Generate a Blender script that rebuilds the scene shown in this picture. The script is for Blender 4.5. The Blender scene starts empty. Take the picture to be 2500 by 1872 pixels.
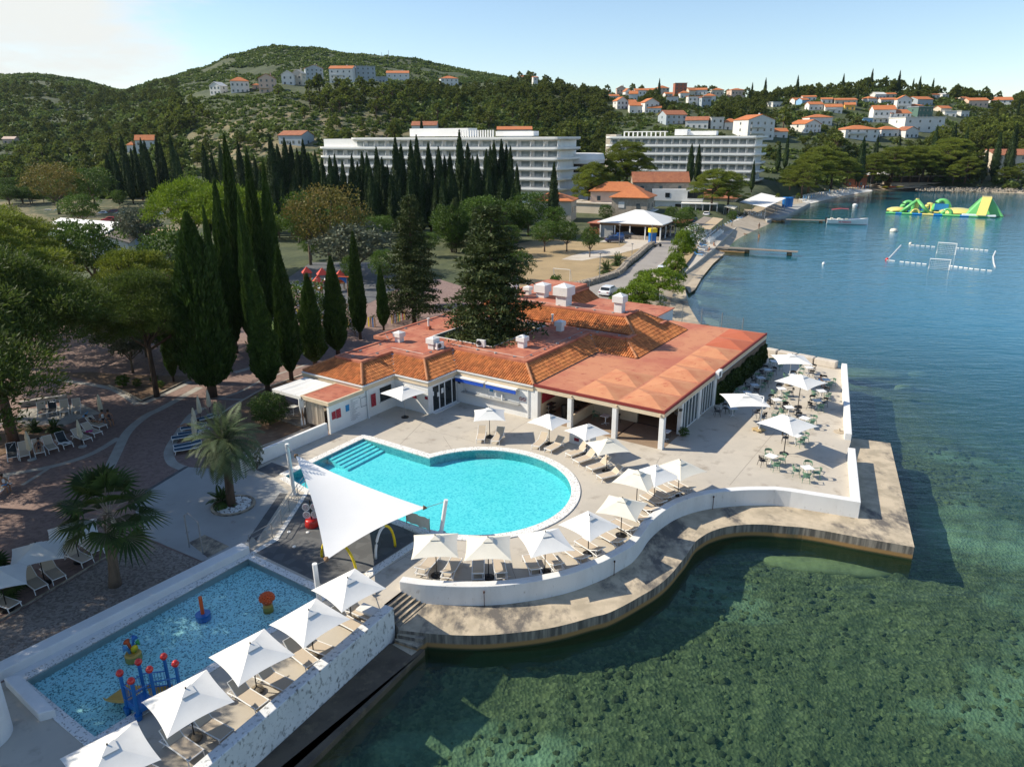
import bpy, math, random
import numpy as np
from mathutils import Matrix, Vector
rnd = random.Random(7)
sc = bpy.context.scene
# ---------------------------------------------------------------- camera
FPX, PITCH, ROLL, CAMZ = 1762.0, math.radians(18.864), math.radians(-0.278), 24.0
_f = np.array([0, math.cos(PITCH), -math.sin(PITCH)]); _x = np.array([1.0, 0, 0]); _u = np.cross(_x, _f)
AX = math.cos(ROLL)*_x + math.sin(ROLL)*_u
AU = -math.sin(ROLL)*_x + math.cos(ROLL)*_u
cam = bpy.data.objects.new('camera', bpy.data.cameras.new('camera'))
sc.collection.objects.link(cam)
m3 = Matrix((AX, AU, -_f)).transposed()
cam.matrix_world = Matrix.Translation((0, 0, CAMZ)) @ m3.to_4x4()
cam.data.sensor_width = 36.0; cam.data.lens = 36.0*FPX/2500.0
cam.data.clip_start = 0.5; cam.data.clip_end = 6000
sc.camera = cam
# ---------------------------------------------------------------- sky, sun, exposure
SUN_EL, SUN_AZ = math.radians(38.0), math.radians(173.0)     # azimuth counted from +X
sun_dir = Vector((math.cos(SUN_AZ)*math.cos(SUN_EL), math.sin(SUN_AZ)*math.cos(SUN_EL), math.sin(SUN_EL)))
sl = bpy.data.lights.new('sun', 'SUN'); sl.energy = 4.2; sl.angle = math.radians(0.5); sl.color = (1.0, 0.91, 0.75)
so = bpy.data.objects.new('sun', sl); sc.collection.objects.link(so)
so.rotation_euler = sun_dir.to_track_quat('Z', 'Y').to_euler()
w = bpy.data.worlds.new('World'); sc.world = w; w.use_nodes = True
nt = w.node_tree; bg = nt.nodes['Background']
sky = nt.nodes.new('ShaderNodeTexSky'); sky.sky_type = 'NISHITA'; sky.sun_disc = False
sky.sun_elevation = SUN_EL; sky.sun_rotation = math.radians(90) - SUN_AZ
sky.altitude = 0; sky.air_density = 1.0; sky.dust_density = .25; sky.ozone_density = 2.6
# thin cloud veil low in the west (left): part of the sky itself
tc = nt.nodes.new('ShaderNodeTexCoord')
mp = nt.nodes.new('ShaderNodeMapping'); mp.inputs['Scale'].default_value = (3.0, 3.0, 12.0); mp.inputs['Rotation'].default_value = (0, 0.10, 0.3)
nz = nt.nodes.new('ShaderNodeTexNoise'); nz.inputs['Scale'].default_value = 1.6; nz.inputs['Detail'].default_value = 7; nz.inputs['Roughness'].default_value = 0.62
dt = nt.nodes.new('ShaderNodeVectorMath'); dt.operation = 'DOT_PRODUCT'; dt.inputs[1].default_value = Vector((-0.72, 0.68, 0.20)).normalized()
rp = nt.nodes.new('ShaderNodeMapRange'); rp.inputs['From Min'].default_value = 0.82; rp.inputs['From Max'].default_value = 0.985; rp.interpolation_type = 'SMOOTHSTEP'
ad = nt.nodes.new('ShaderNodeMath'); ad.operation = 'MULTIPLY_ADD'; ad.inputs[1].default_value = 1.3; ad.inputs[2].default_value = -0.72
ad2 = nt.nodes.new('ShaderNodeMath'); ad2.operation = 'ADD'
cl = nt.nodes.new('ShaderNodeMapRange'); cl.inputs['From Min'].default_value = 0.40; cl.inputs['From Max'].default_value = 0.95; cl.interpolation_type = 'SMOOTHSTEP'
mx = nt.nodes.new('ShaderNodeMix'); mx.data_type = 'RGBA'; mx.inputs['B'].default_value = (5.2, 5.35, 5.2, 1)
L = nt.links.new
L(tc.outputs['Generated'], mp.inputs['Vector']); L(mp.outputs[0], nz.inputs['Vector'])
L(tc.outputs['Generated'], dt.inputs[0]); L(dt.outputs['Value'], rp.inputs['Value'])
L(nz.outputs[0], ad.inputs[0]); L(ad.outputs[0], ad2.inputs[0]); L(rp.outputs[0], ad2.inputs[1]); L(ad2.outputs[0], cl.inputs['Value'])
L(cl.outputs[0], mx.inputs['Factor']); L(sky.outputs[0], mx.inputs['A']); L(mx.outputs['Result'], bg.inputs['Color'])
bg.inputs['Strength'].default_value = 0.112
sc.view_settings.view_transform = 'Standard'; sc.view_settings.look = 'None'
sc.view_settings.exposure = 0.62; sc.view_settings.gamma = 1.0
sc.render.engine = 'CYCLES'
sc.cycles.max_bounces = 6; sc.cycles.transparent_max_bounces = 12; sc.cycles.diffuse_bounces = 2; sc.cycles.glossy_bounces = 2
sc.cycles.caustics_reflective = False; sc.cycles.caustics_refractive = False
# ---------------------------------------------------------------- survey: photo point -> place on a level at height z
REG = dict(R1=(0,1200,2.464),R2=(600,1050,2.014),R3=(700,750,3.16),R4=(1200,750,3.16),R5=(1100,1100,3.16),
 S1=(1700,800,3.68),S2=(0,850,3.16),S3=(0,400,3.16),S4=(650,600,3.403),S5=(1200,400,3.16),
 T1=(700,250,3.16),T2=(1300,150,3.403),T3=(1850,180,3.403),T4=(0,100,3.16),T5=(450,100,3.16),T6=(1700,1200,2.464),
 V1=(1300,900,5.52),V2=(1550,720,5.52),V3=(680,860,5.52),V4=(1000,860,5.52),V5=(1100,660,5.52),V6=(1900,1000,5.52),
 U1=(950,1300,4.0218),U2=(1400,1150,4.0218),U3=(1800,1150,4.0218),U4=(550,1380,3.3655),U5=(0,1450,3.9236),U6=(550,1040,2.3127),U7=(1350,1100,3.1725),
 W1=(1720,840,3.1725),W2=(0,920,3.1725),W3=(380,880,3.1725),W4=(680,620,3.1725),W5=(0,440,2.8),W6=(1400,440,3.634),W7=(1700,400,2.544),N=(0,0,1.0))
def _ray(r, x, y):
 o = REG[r]; px, py = o[0]+x/o[2], o[1]+y/o[2]
 return AX*(px-1250.0) - AU*(py-936.0) + _f*FPX
def at(r, x, y, z=1.5):
 d = _ray(r, x, y); t = (z-CAMZ)/d[2]
 return Vector((d[0]*t, d[1]*t, z))
def atd(r, x, y, dep):
 d = _ray(r, x, y); t = dep/d[1]
 return Vector((d[0]*t, d[1]*t, CAMZ+d[2]*t))
def at2(r, x, y, z=1.5):
 v = at(r, x, y, z); return (v.x, v.y)
# ---------------------------------------------------------------- mesh and object helpers
COL = sc.collection
class MB:
 def __init__(s): s.v = []; s.f = []
 def add(s, vs, fs):
  n = len(s.v); s.v += [tuple(q) for q in vs]; s.f += [tuple(i+n for i in f) for f in fs]; return s
 def box(s, c, d, rz=0.0, taper=1.0):
  x, y, z = d[0]/2, d[1]/2, d[2]/2; co, si = math.cos(rz), math.sin(rz); vs = []
  for sz in (-1, 1):
   k = taper if sz > 0 else 1.0
   for sx, sy in ((-1,-1),(1,-1),(1,1),(-1,1)):
    a, b = sx*x*k, sy*y*k
    vs.append((c[0]+a*co-b*si, c[1]+a*si+b*co, c[2]+sz*z))
  return s.add(vs, [(3,2,1,0),(4,5,6,7),(0,1,5,4),(1,2,6,5),(2,3,7,6),(3,0,4,7)])
 def bb(s, x0, x1, y0, y1, z0, z1):
  return s.box(((x0+x1)/2, (y0+y1)/2, (z0+z1)/2), (abs(x1-x0), abs(y1-y0), abs(z1-z0)))
 def prism(s, poly, z0, z1, cap_bottom=True):
  a = sum(poly[i][0]*poly[(i+1) % len(poly)][1]-poly[(i+1) % len(poly)][0]*poly[i][1] for i in range(len(poly)))
  if a < 0: poly = poly[::-1]
  n = len(poly)
  vs = [(p[0], p[1], z0) for p in poly]+[(p[0], p[1], z1) for p in poly]
  fs = [tuple(range(n, 2*n))]+[(i, (i+1) % n, n+(i+1) % n, n+i) for i in range(n)]
  if cap_bottom: fs.append(tuple(range(n))[::-1])
  return s.add(vs, fs)
 def sheet(s, poly, z):
  a = sum(poly[i][0]*poly[(i+1) % len(poly)][1]-poly[(i+1) % len(poly)][0]*poly[i][1] for i in range(len(poly)))
  if a < 0: poly = poly[::-1]
  return s.add([(p[0], p[1], z) for p in poly], [tuple(range(len(poly)))])
 def quad(s, *p): return s.add(p, [tuple(range(len(p)))])
 def tube(s, path, r, n=8, cap=True):
  path = [Vector(p) for p in path]; m = len(path); rs = r if isinstance(r, (list, tuple)) else [r]*m
  vs = []; fs = []
  for i, p in enumerate(path):
   t = (path[min(i+1, m-1)]-path[max(i-1, 0)]).normalized()
   a = Vector((0,0,1)) if abs(t.z) < 0.95 else Vector((1,0,0))
   e1 = t.cross(a).normalized(); e2 = t.cross(e1)
   for k in range(n):
    th = 2*math.pi*k/n; vs.append(p+(e1*math.cos(th)+e2*math.sin(th))*rs[i])
  for i in range(m-1):
   for k in range(n):
    fs.append((i*n+k, (i+1)*n+k, (i+1)*n+(k+1) % n, i*n+(k+1) % n))
  if cap: fs += [tuple(range(n)), tuple(range((m-1)*n, m*n))[::-1]]
  return s.add(vs, fs)
 def lathe(s, prof, n=16, c=(0,0,0)):
  vs = []; fs = []
  for r, z in prof:
   for k in range(n):
    th = 2*math.pi*k/n; vs.append((c[0]+r*math.cos(th), c[1]+r*math.sin(th), c[2]+z))
  m = len(prof)
  for i in range(m-1):
   for k in range(n): fs.append((i*n+k, i*n+(k+1) % n, (i+1)*n+(k+1) % n, (i+1)*n+k))
  fs += [tuple(range(n))[::-1], tuple(range((m-1)*n, m*n))]
  return s.add(vs, fs)
 def ribbon(s, pa, pb, z0, z1):
  "solid wall between two plan polylines of the same length"
  n = len(pa); vs = [(p[0],p[1],z0) for p in pa]+[(p[0],p[1],z1) for p in pa]+[(p[0],p[1],z1) for p in pb]+[(p[0],p[1],z0) for p in pb]
  fs = []
  for i in range(n-1):
   for k in range(3): fs.append((k*n+i, k*n+i+1, (k+1)*n+i+1, (k+1)*n+i))
  fs += [(0, n, 2*n, 3*n), (n-1, 4*n-1, 3*n-1, 2*n-1)]
  return s.add(vs, fs)
 def mesh(s, name, smooth=False):
  me = bpy.data.meshes.new(name); me.from_pydata(s.v, [], s.f); me.validate()
  if smooth: me.polygons.foreach_set('use_smooth', [True]*len(me.polygons))
  me.update(); return me
def link(o, parent=None):
 COL.objects.link(o)
 if parent is not None: o.parent = parent
 return o
def obj(name, mb, mat, parent=None, smooth=False, bevel=0.0):
 me = mb.mesh(name, smooth) if isinstance(mb, MB) else mb
 o = bpy.data.objects.new(name, me)
 if mat is not None and len(me.materials) == 0: me.materials.append(mat)
 link(o, parent)
 if bevel:
  b = o.modifiers.new('bevel', 'BEVEL'); b.width = bevel; b.segments = 2; b.limit_method = 'ANGLE'; b.angle_limit = 0.7
 return o
def tag(o, label=None, cat=None, group=None, kind=None):
 if label: o['label'] = label
 if cat: o['category'] = cat
 if group: o['group'] = group
 if kind: o['kind'] = kind
 return o
def thing(name, label, cat, loc=(0,0,0), rz=0.0, group=None):
 o = bpy.data.objects.new(name, None); o.empty_display_size = 0.2; link(o)
 o.location = loc; o.rotation_euler = (0,0,rz)
 return tag(o, label, cat, group)
def solo(name, mb, mat, label, cat, group=None, smooth=False, bevel=0.0):
 return tag(obj(name, mb, mat, None, smooth, bevel), label, cat, group)
def setting(name, mb, mat, smooth=False, bevel=0.0, kind='structure'):
 return tag(obj(name, mb, mat, None, smooth, bevel), kind=kind)
KIDS = {}
def kids(o):
 return [c for c in o.children]
def dup(root, loc, rz=0.0, label=None, group=None, scale=None):
 r = root.copy(); COL.objects.link(r); r.location = loc; r.rotation_euler = (0,0,rz)
 if scale is not None: r.scale = scale if isinstance(scale, (tuple, list)) else (scale,)*3
 if label: r['label'] = label
 if group: r['group'] = group
 for ch in list(root.children):
  c = ch.copy(); COL.objects.link(c); c.parent = r
  for g in list(ch.children):
   d = g.copy(); COL.objects.link(d); d.parent = c
 return r
def place(root, loc, rz=0.0, label=None, group=None, scale=None, _used=set()):
 "first call moves the built thing itself, later calls copy it"
 if root.name in _used: return dup(root, loc, rz, label, group, scale)
 _used.add(root.name); root.location = loc; root.rotation_euler = (0,0,rz)
 if scale is not None: root.scale = scale if isinstance(scale, (tuple, list)) else (scale,)*3
 if label: root['label'] = label
 if group: root['group'] = group
 return root
# ---------------------------------------------------------------- materials
def _nodes(name):
 m = bpy.data.materials.new(name); m.use_nodes = True
 return m, m.node_tree, m.node_tree.nodes['Principled BSDF'], m.node_tree.links.new
def mat(name, c, rough=0.7, c2=None, scale=2.0, lo=0.35, hi=0.7, bump=0.0, bscale=None, c3=None, scale3=20.0, lo3=0.55, hi3=0.7,
  metal=0.0, stretch=(1,1,1), emit=None, spec=0.4, coat=0.0, rnd_v=0.0, fine=0.0):
 m, t, b, L = _nodes(name); n = t.nodes.new
 b.inputs['Roughness'].default_value = rough; b.inputs['Metallic'].default_value = metal
 b.inputs['Specular IOR Level'].default_value = spec; b.inputs['Coat Weight'].default_value = coat
 b.inputs['Base Color'].default_value = (*c, 1)
 if c2 is None and not bump and c3 is None and not rnd_v and not fine: return m
 tcn = n('ShaderNodeTexCoord'); mp = n('ShaderNodeMapping'); mp.inputs['Scale'].default_value = stretch
 L(tcn.outputs['Object'], mp.inputs['Vector']); out = None
 def noise(sc_, det=5):
  z = n('ShaderNodeTexNoise'); z.inputs['Scale'].default_value = sc_; z.inputs['Detail'].default_value = det; z.inputs['Roughness'].default_value = 0.6
  L(mp.outputs[0], z.inputs['Vector']); return z
 def mixc(fac, A, B):
  x = n('ShaderNodeMix'); x.data_type = 'RGBA'
  L(fac, x.inputs['Factor'])
  for k, val in (('A', A), ('B', B)):
   if isinstance(val, tuple): x.inputs[k].default_value = (*val, 1)
   else: L(val, x.inputs[k])
  return x.outputs['Result']
 def ramp(sock, a, b_):
  r = n('ShaderNodeMapRange'); r.inputs['From Min'].default_value = a; r.inputs['From Max'].default_value = b_; L(sock, r.inputs['Value']); return r.outputs[0]
 out = c
 if c2 is not None: out = mixc(ramp(noise(scale).outputs[0], lo, hi), out, c2)
 if c3 is not None: out = mixc(ramp(noise(scale3, 8).outputs[0], lo3, hi3), out, c3)
 if fine or rnd_v:
  hs = n('ShaderNodeHueSaturation')
  if isinstance(out, tuple): hs.inputs['Color'].default_value = (*out, 1)
  else: L(out, hs.inputs['Color'])
  if rnd_v:
   g = n('ShaderNodeNewGeometry'); r = n('ShaderNodeMapRange'); r.inputs['To Min'].default_value = 1-rnd_v; r.inputs['To Max'].default_value = 1+rnd_v
   L(g.outputs['Random Per Island'], r.inputs['Value']); L(r.outputs[0], hs.inputs['Value'])
  else:
   r = n('ShaderNodeMapRange'); r.inputs['To Min'].default_value = 1-fine; r.inputs['To Max'].default_value = 1+fine
   r.inputs['From Min'].default_value = 0.3; r.inputs['From Max'].default_value = 0.7
   L(noise(60 if bscale is None else bscale, 3).outputs[0], r.inputs['Value']); L(r.outputs[0], hs.inputs['Value'])
  out = hs.outputs[0]
 if not isinstance(out, tuple): L(out, b.inputs['Base Color'])
 if bump:
  bp = n('ShaderNodeBump'); bp.inputs['Strength'].default_value = bump; bp.inputs['Distance'].default_value = 0.05
  L(noise(bscale or 30).outputs[0], bp.inputs['Height']); L(bp.outputs[0], b.inputs['Normal'])
 return m
def leafmat(name, c, c2, trans=0.25, var=0.35, clump=0.5):
 m, t, b, L = _nodes(name); n = t.nodes.new
 g = n('ShaderNodeNewGeometry'); oi = n('ShaderNodeObjectInfo')
 tcn = n('ShaderNodeTexCoord'); nz = n('ShaderNodeTexNoise'); nz.inputs['Scale'].default_value = clump; nz.inputs['Detail'].default_value = 3
 L(tcn.outputs['Object'], nz.inputs['Vector'])
 a = n('ShaderNodeMath'); a.operation = 'MULTIPLY_ADD'; a.inputs[1].default_value = 0.55
 L(g.outputs['Random Per Island'], a.inputs[0])
 r0 = n('ShaderNodeMapRange'); r0.inputs['From Min'].default_value = 0.35; r0.inputs['From Max'].default_value = 0.65; r0.inputs['To Max'].default_value = 0.5
 L(nz.outputs[0], r0.inputs['Value']); L(r0.outputs[0], a.inputs[2])
 x = n('ShaderNodeMix'); x.data_type = 'RGBA'; x.inputs['A'].default_value = (*c, 1); x.inputs['B'].default_value = (*c2, 1); L(a.outputs[0], x.inputs['Factor'])
 hs = n('ShaderNodeHueSaturation'); L(x.outputs['Result'], hs.inputs['Color'])
 r = n('ShaderNodeMapRange'); r.inputs['To Min'].default_value = 1-var; r.inputs['To Max'].default_value = 1+var; L(oi.outputs['Random'], r.inputs['Value']); L(r.outputs[0], hs.inputs['Value'])
 L(hs.outputs[0], b.inputs['Base Color']); b.inputs['Roughness'].default_value = 0.6; b.inputs['Specular IOR Level'].default_value = 0.25
 tr = n('ShaderNodeBsdfTranslucent'); L(hs.outputs[0], tr.inputs['Color'])
 ms = n('ShaderNodeMixShader'); ms.inputs[0].default_value = trans
 L(b.outputs[0], ms.inputs[1]); L(tr.outputs[0], ms.inputs[2]); L(ms.outputs[0], t.nodes['Material Output'].inputs['Surface'])
 return m
M = {}
M['concrete'] = mat('deck_concrete', (.53,.475,.395), .8, (.45,.405,.34), .35, .35, .7, .15, 25, (.31,.265,.215), 1.1, .56, .76)
M['concrete2'] = mat('shade_toned_concrete', (.40,.40,.385), .8, (.33,.325,.31), .3, .35, .7, .15, 25, (.24,.22,.2), 1.5, .62, .8)  # darker, greyer copy of the deck concrete, the pad's shade put into its colour
M['quay'] = mat('quay_concrete', (.44,.36,.27), .85, (.26,.215,.165), .8, .40, .68, .3, 14, (.14,.12,.10), 2.2, .56, .72)
M['quay_dark'] = mat('quay_wet', (.13,.10,.07), .85, (.07,.056,.042), .8, .4, .7, .3, 14, (.21,.16,.10), 1.2, .58, .75)
M['white'] = mat('white_render', (.74,.735,.72), .75, (.66,.65,.63), .9, .45, .75, .08, 30)
M['white_worn'] = mat('white_worn', (.72,.715,.70), .75, (.60,.59,.57), .7, .45, .75, .1, 30, (.33,.30,.26), 5.0, .62, .76, stretch=(1,1,.35))
M['white_peel'] = mat('white_peeling', (.74,.74,.73), .8, (.62,.63,.63), .8, .4, .7, .2, 30, (.16,.16,.15), 5.0, .53, .68, stretch=(1,1,.7))
M['cream'] = mat('cream_fascia', (.64,.52,.37), .75, (.56,.45,.32), 1.2, .4, .7)
M['roof_red'] = mat('roof_paint', (.41,.125,.072), .8, (.51,.21,.125), .5, .40, .66, .06, 30, (.27,.075,.05), 1.5, .53, .68, fine=.05, stretch=(1,1,1))
M['roof_orange'] = mat('terrace_roof_paint', (.53,.225,.12), .8, (.43,.14,.085), .22, .42, .62, .06, 30, (.36,.10,.06), 1.3, .56, .72)
M['roof_pyr'] = mat('skylight_paint', (.56,.25,.125), .8, (.50,.19,.095), .6, .42, .62, 0.05, 30, (.40,.10,.06), 1.6, .60, .72)
M['roof_pyr_red'] = mat('skylight_red', (.46,.125,.06), .8, (.43,.11,.055), .6, .42, .62)
M['tile'] = mat('terracotta', (.52,.19,.058), .8, (.40,.125,.04), 1.1, .4, .7, rnd_v=.30)
M['ridge'] = mat('ridge_tile', (.42,.19,.09), .85, (.33,.13,.06), 3, .4, .7)
M['lead'] = mat('zinc_gutter', (.36,.38,.40), .5, metal=.3)
M['glass'] = mat('dark_glass', (.015,.02,.022), .08, spec=.6)
M['glass_blue'] = mat('window_glass', (.05,.075,.085), .12, spec=.6)
M['black'] = mat('black_metal', (.012,.012,.013), .45)
M['dark'] = mat('dark_interior', (.06,.045,.035), .8)
M['wood'] = mat('weathered_wood', (.26,.15,.075), .7, (.17,.095,.05), 3, .4, .7, stretch=(1,1,8))
M['wood_grey'] = mat('grey_wood', (.30,.25,.20), .85, (.18,.15,.12), 2, .4, .7, stretch=(1,6,1))
M['canvas'] = mat('white_canvas', (.73,.72,.69), .85, (.68,.67,.64), 1.5, .4, .7)
M['canvas_cream'] = mat('cream_canvas', (.71,.67,.57), .85, (.66,.62,.52), 1.5, .4, .7)
M['canvas_old'] = mat('beige_canvas', (.60,.54,.40), .9, (.50,.44,.32), 4, .4, .7)
M['drape'] = mat('drape', (.62,.55,.45), .9, (.52,.45,.36), 3, .4, .7, stretch=(4,4,.4))
M['frame_white'] = mat('white_frame', (.78,.77,.75), .45)
M['sling'] = mat('beige_sling', (.52,.43,.33), .8, fine=.06, bscale=80)
M['sling_dark'] = mat('charcoal_sling', (.035,.04,.045), .8)
M['sling_blue'] = mat('navy_sling', (.03,.075,.12), .8)
M['steel'] = mat('steel', (.35,.35,.35), .35, metal=.8)
M['galv'] = mat('galvanised', (.30,.30,.30), .55, metal=.4)
M['green_plastic'] = mat('green_plastic', (.10,.20,.13), .5)
M['black_plastic'] = mat('black_plastic', (.018,.016,.017), .45)
M['table_white'] = mat('table_white', (.80,.79,.77), .35)
M['table_grey'] = mat('table_grey', (.42,.48,.52), .4)
M['blue'] = mat('blue_paint', (.012,.14,.42), .35, coat=.3)
M['red'] = mat('red_paint', (.55,.02,.015), .3, coat=.4)
M['orange'] = mat('orange_paint', (.62,.10,.02), .4)
M['yellow'] = mat('yellow_paint', (.80,.58,.02), .4)
M['green_paint'] = mat('green_paint', (.05,.35,.08), .4)
M['sand_yellow'] = mat('sand_yellow', (.62,.38,.08), .5, (.5,.3,.07), 2)
M['awning'] = mat('blue_awning', (.01,.07,.42), .7)
M['sign_red'] = mat('sign_red', (.32,.012,.03), .6, (.55,.25,.25), 14, .58, .62)
M['sign_darkred'] = mat('sign_darkred', (.25,.012,.03), .6)
M['ink'] = mat('sign_ink', (.16,.17,.20), .8)
M['sign_blue'] = mat('sign_blue', (.02,.22,.45), .6)
M['bark'] = mat('bark', (.10,.065,.045), .95, (.05,.035,.027), 4, .4, .7, .5, 12, stretch=(1,1,.3))
M['bark_grey'] = mat('bark_grey', (.17,.125,.09), .95, (.09,.07,.05), 4, .4, .7, .5, 12, stretch=(1,1,.3))
M['stone'] = mat('stone_wall', (.40,.34,.27), .9, (.28,.235,.185), 1.6, .4, .65, .4, 5, (.2,.17,.14), 4, .58, .7)
M['skin'] = mat('skin', (.50,.27,.17), .6)
M['skin_tan'] = mat('tanned_skin', (.33,.16,.09), .6)
M['hair'] = mat('dark_hair', (.025,.017,.012), .6)
M['shirt_blue'] = mat('blue_shirt', (.16,.35,.62), .8)
M['cloth_dark'] = mat('dark_cloth', (.03,.03,.04), .8)
M['cloth_pink'] = mat('pink_cloth', (.55,.06,.25), .8)
M['cloth_white'] = mat('white_cloth', (.72,.72,.70), .9)
M['cloth_blue'] = mat('blue_cloth', (.10,.30,.55), .9)
M['asphalt'] = mat('road_surface', (.33,.30,.27), .9, (.27,.245,.22), .25, .4, .7, .1, 30, (.22,.2,.18), 1.1, .6, .8)
M['soil'] = mat('soil', (.20,.125,.075), .95, (.13,.08,.05), .8, .4, .7, .3, 12, (.27,.18,.11), 3, .55, .7)
M['drygrass'] = mat('dry_grass', (.40,.29,.155), .95, (.30,.22,.12), .15, .35, .65, .3, 10, (.20,.16,.075), .35, .58, .75)
M['dust'] = mat('white_gravel', (.56,.50,.42), .9, (.47,.40,.32), .4, .4, .7, .2, 12)
M['beach'] = mat('beach_pebble', (.46,.385,.29), .95, (.36,.295,.215), .5, .4, .7, .35, 9)
import bmesh
def spec_mat(name, builder):
 m, t, b, L = _nodes(name); builder(m, t, b, L, t.nodes.new); M[name] = m; return m
def _coords(n, L, stretch=(1,1,1)):
 a = n('ShaderNodeTexCoord'); mp = n('ShaderNodeMapping'); mp.inputs['Scale'].default_value = stretch; L(a.outputs['Object'], mp.inputs['Vector']); return mp.outputs[0]
def _noise(n, L, vec, s, d=5, r=.6):
 z = n('ShaderNodeTexNoise'); z.inputs['Scale'].default_value = s; z.inputs['Detail'].default_value = d; z.inputs['Roughness'].default_value = r; L(vec, z.inputs['Vector']); return z.outputs[0]
def _rng(n, L, sock, a, b, c=0.0, d=1.0):
 r = n('ShaderNodeMapRange'); r.inputs['From Min'].default_value = a; r.inputs['From Max'].default_value = b; r.inputs['To Min'].default_value = c; r.inputs['To Max'].default_value = d; L(sock, r.inputs['Value']); return r.outputs[0]
def _mix(n, L, fac, A, B):
 x = n('ShaderNodeMix'); x.data_type = 'RGBA'
 if isinstance(fac, float): x.inputs['Factor'].default_value = fac
 else: L(fac, x.inputs['Factor'])
 for k, v in (('A', A), ('B', B)):
  if isinstance(v, tuple): x.inputs[k].default_value = (*v, 1)
  else: L(v, x.inputs[k])
 return x.outputs['Result']
def _bump(n, L, b, h, s, dist):
 bp = n('ShaderNodeBump'); bp.inputs['Strength'].default_value = s; bp.inputs['Distance'].default_value = dist; L(h, bp.inputs['Height']); L(bp.outputs[0], b.inputs['Normal'])
def _vor(n, L, vec, s, out='Color', feat='F1'):
 v = n('ShaderNodeTexVoronoi'); v.feature = feat; v.inputs['Scale'].default_value = s; L(vec, v.inputs['Vector']); return v.outputs[out]
def _sep(n, L, col):
 s = n('ShaderNodeSeparateColor'); L(col, s.inputs[0]); return s.outputs[0]
def _schlick(n, L, nrm=None):
 g = n('ShaderNodeNewGeometry'); d = n('ShaderNodeVectorMath'); d.operation = 'DOT_PRODUCT'
 L(g.outputs['Incoming'], d.inputs[0]); L(nrm if nrm is not None else g.outputs['Normal'], d.inputs[1])
 def mth(op, a, b=None):
  q = n('ShaderNodeMath'); q.operation = op
  for i, v in enumerate((a, b)):
   if v is None: continue
   if isinstance(v, float): q.inputs[i].default_value = v
   else: L(v, q.inputs[i])
  q.use_clamp = op == 'SUBTRACT'; return q.outputs[0]
 return mth('ADD', mth('MULTIPLY', mth('POWER', mth('SUBTRACT', 1.0, mth('ABSOLUTE', d.outputs['Value'])), 5.0), 0.98), 0.02)
def speck(name, base, dark, sc_, thr, soft=.05, rough=.6, bump=.2, base2=None):
 def f(m, t, b, L, n):
  v = _coords(n, L); c = _sep(n, L, _vor(n, L, v, sc_)); A = base
  if base2: A = _mix(n, L, _rng(n, L, _noise(n, L, v, .5), .4, .65), base, base2)
  L(_mix(n, L, _rng(n, L, c, thr-soft, thr+soft), dark, A), b.inputs['Base Color']); b.inputs['Roughness'].default_value = rough
  if bump: _bump(n, L, b, _vor(n, L, v, sc_, 'Distance'), bump, .02)
 return spec_mat(name, f)
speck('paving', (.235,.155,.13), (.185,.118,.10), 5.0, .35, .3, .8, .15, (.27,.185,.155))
speck('gravel', (.30,.25,.21), (.17,.135,.11), 9.0, .45, .35, .9, .6, (.34,.29,.25))
speck('pebble_white', (.76,.74,.70), (.34,.32,.29), 16.0, .13, .08, .7, .5)
speck('pool_floor', (.36,.74,.74), (.16,.56,.62), 10.0, .3, .25, .5, 0.0, (.44,.78,.77))
speck('toddler_pool_floor', (.72,.88,.86), (.16,.27,.30), 16.0, .26, .12, .5, .3, (.70,.86,.90))
speck('splash_tile', (.12,.122,.125), (.09,.092,.096), 1.7, .4, .2, .85, .1)
def _sea(m, t, b, L, n):
 v = _coords(n, L, (1, 1.0, 1)); out = t.nodes['Material Output']
 tr = n('ShaderNodeBsdfTransparent'); tr.inputs['Color'].default_value = (.62,.79,.68,1)
 df = n('ShaderNodeBsdfDiffuse')
 gl = n('ShaderNodeBsdfGlossy'); gl.inputs['Roughness'].default_value = .06; gl.inputs['Color'].default_value = (.9,.95,1,1)
 # depth of the water: shallow by the quay, deeper offshore (read from the mesh)
 at_ = n('ShaderNodeAttribute'); at_.attribute_name = 'depth'
 L(_mix(n, L, _rng(n, L, at_.outputs['Fac'], 0, 1), (.008,.062,.052), (.004,.135,.20)), df.inputs['Color'])
 wv = _coords(n, L, (.35, 1.0, 1)); n1 = _noise(n, L, wv, 1.3, 4, .55); wv2 = _coords(n, L, (.5, 1.0, 1)); n2 = _noise(n, L, wv2, .28, 3, .5)
 ma = n('ShaderNodeMath'); ma.operation = 'MULTIPLY_ADD'; ma.inputs[1].default_value = 1.6; L(n2, ma.inputs[0]); L(n1, ma.inputs[2])
 bp = n('ShaderNodeBump'); bp.inputs['Strength'].default_value = .30; bp.inputs['Distance'].default_value = .22; L(ma.outputs[0], bp.inputs['Height'])
 L(bp.outputs[0], gl.inputs['Normal'])
 fr = _schlick(n, L, bp.outputs[0])
 m1 = n('ShaderNodeMixShader'); L(_rng(n, L, at_.outputs['Fac'], 0, 1, .06, .90), m1.inputs[0]); L(tr.outputs[0], m1.inputs[1]); L(df.outputs[0], m1.inputs[2])
 m2 = n('ShaderNodeMixShader'); L(fr, m2.inputs[0]); L(m1.outputs[0], m2.inputs[1]); L(gl.outputs[0], m2.inputs[2]); L(m2.outputs[0], out.inputs['Surface'])
spec_mat('sea', _sea)
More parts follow.
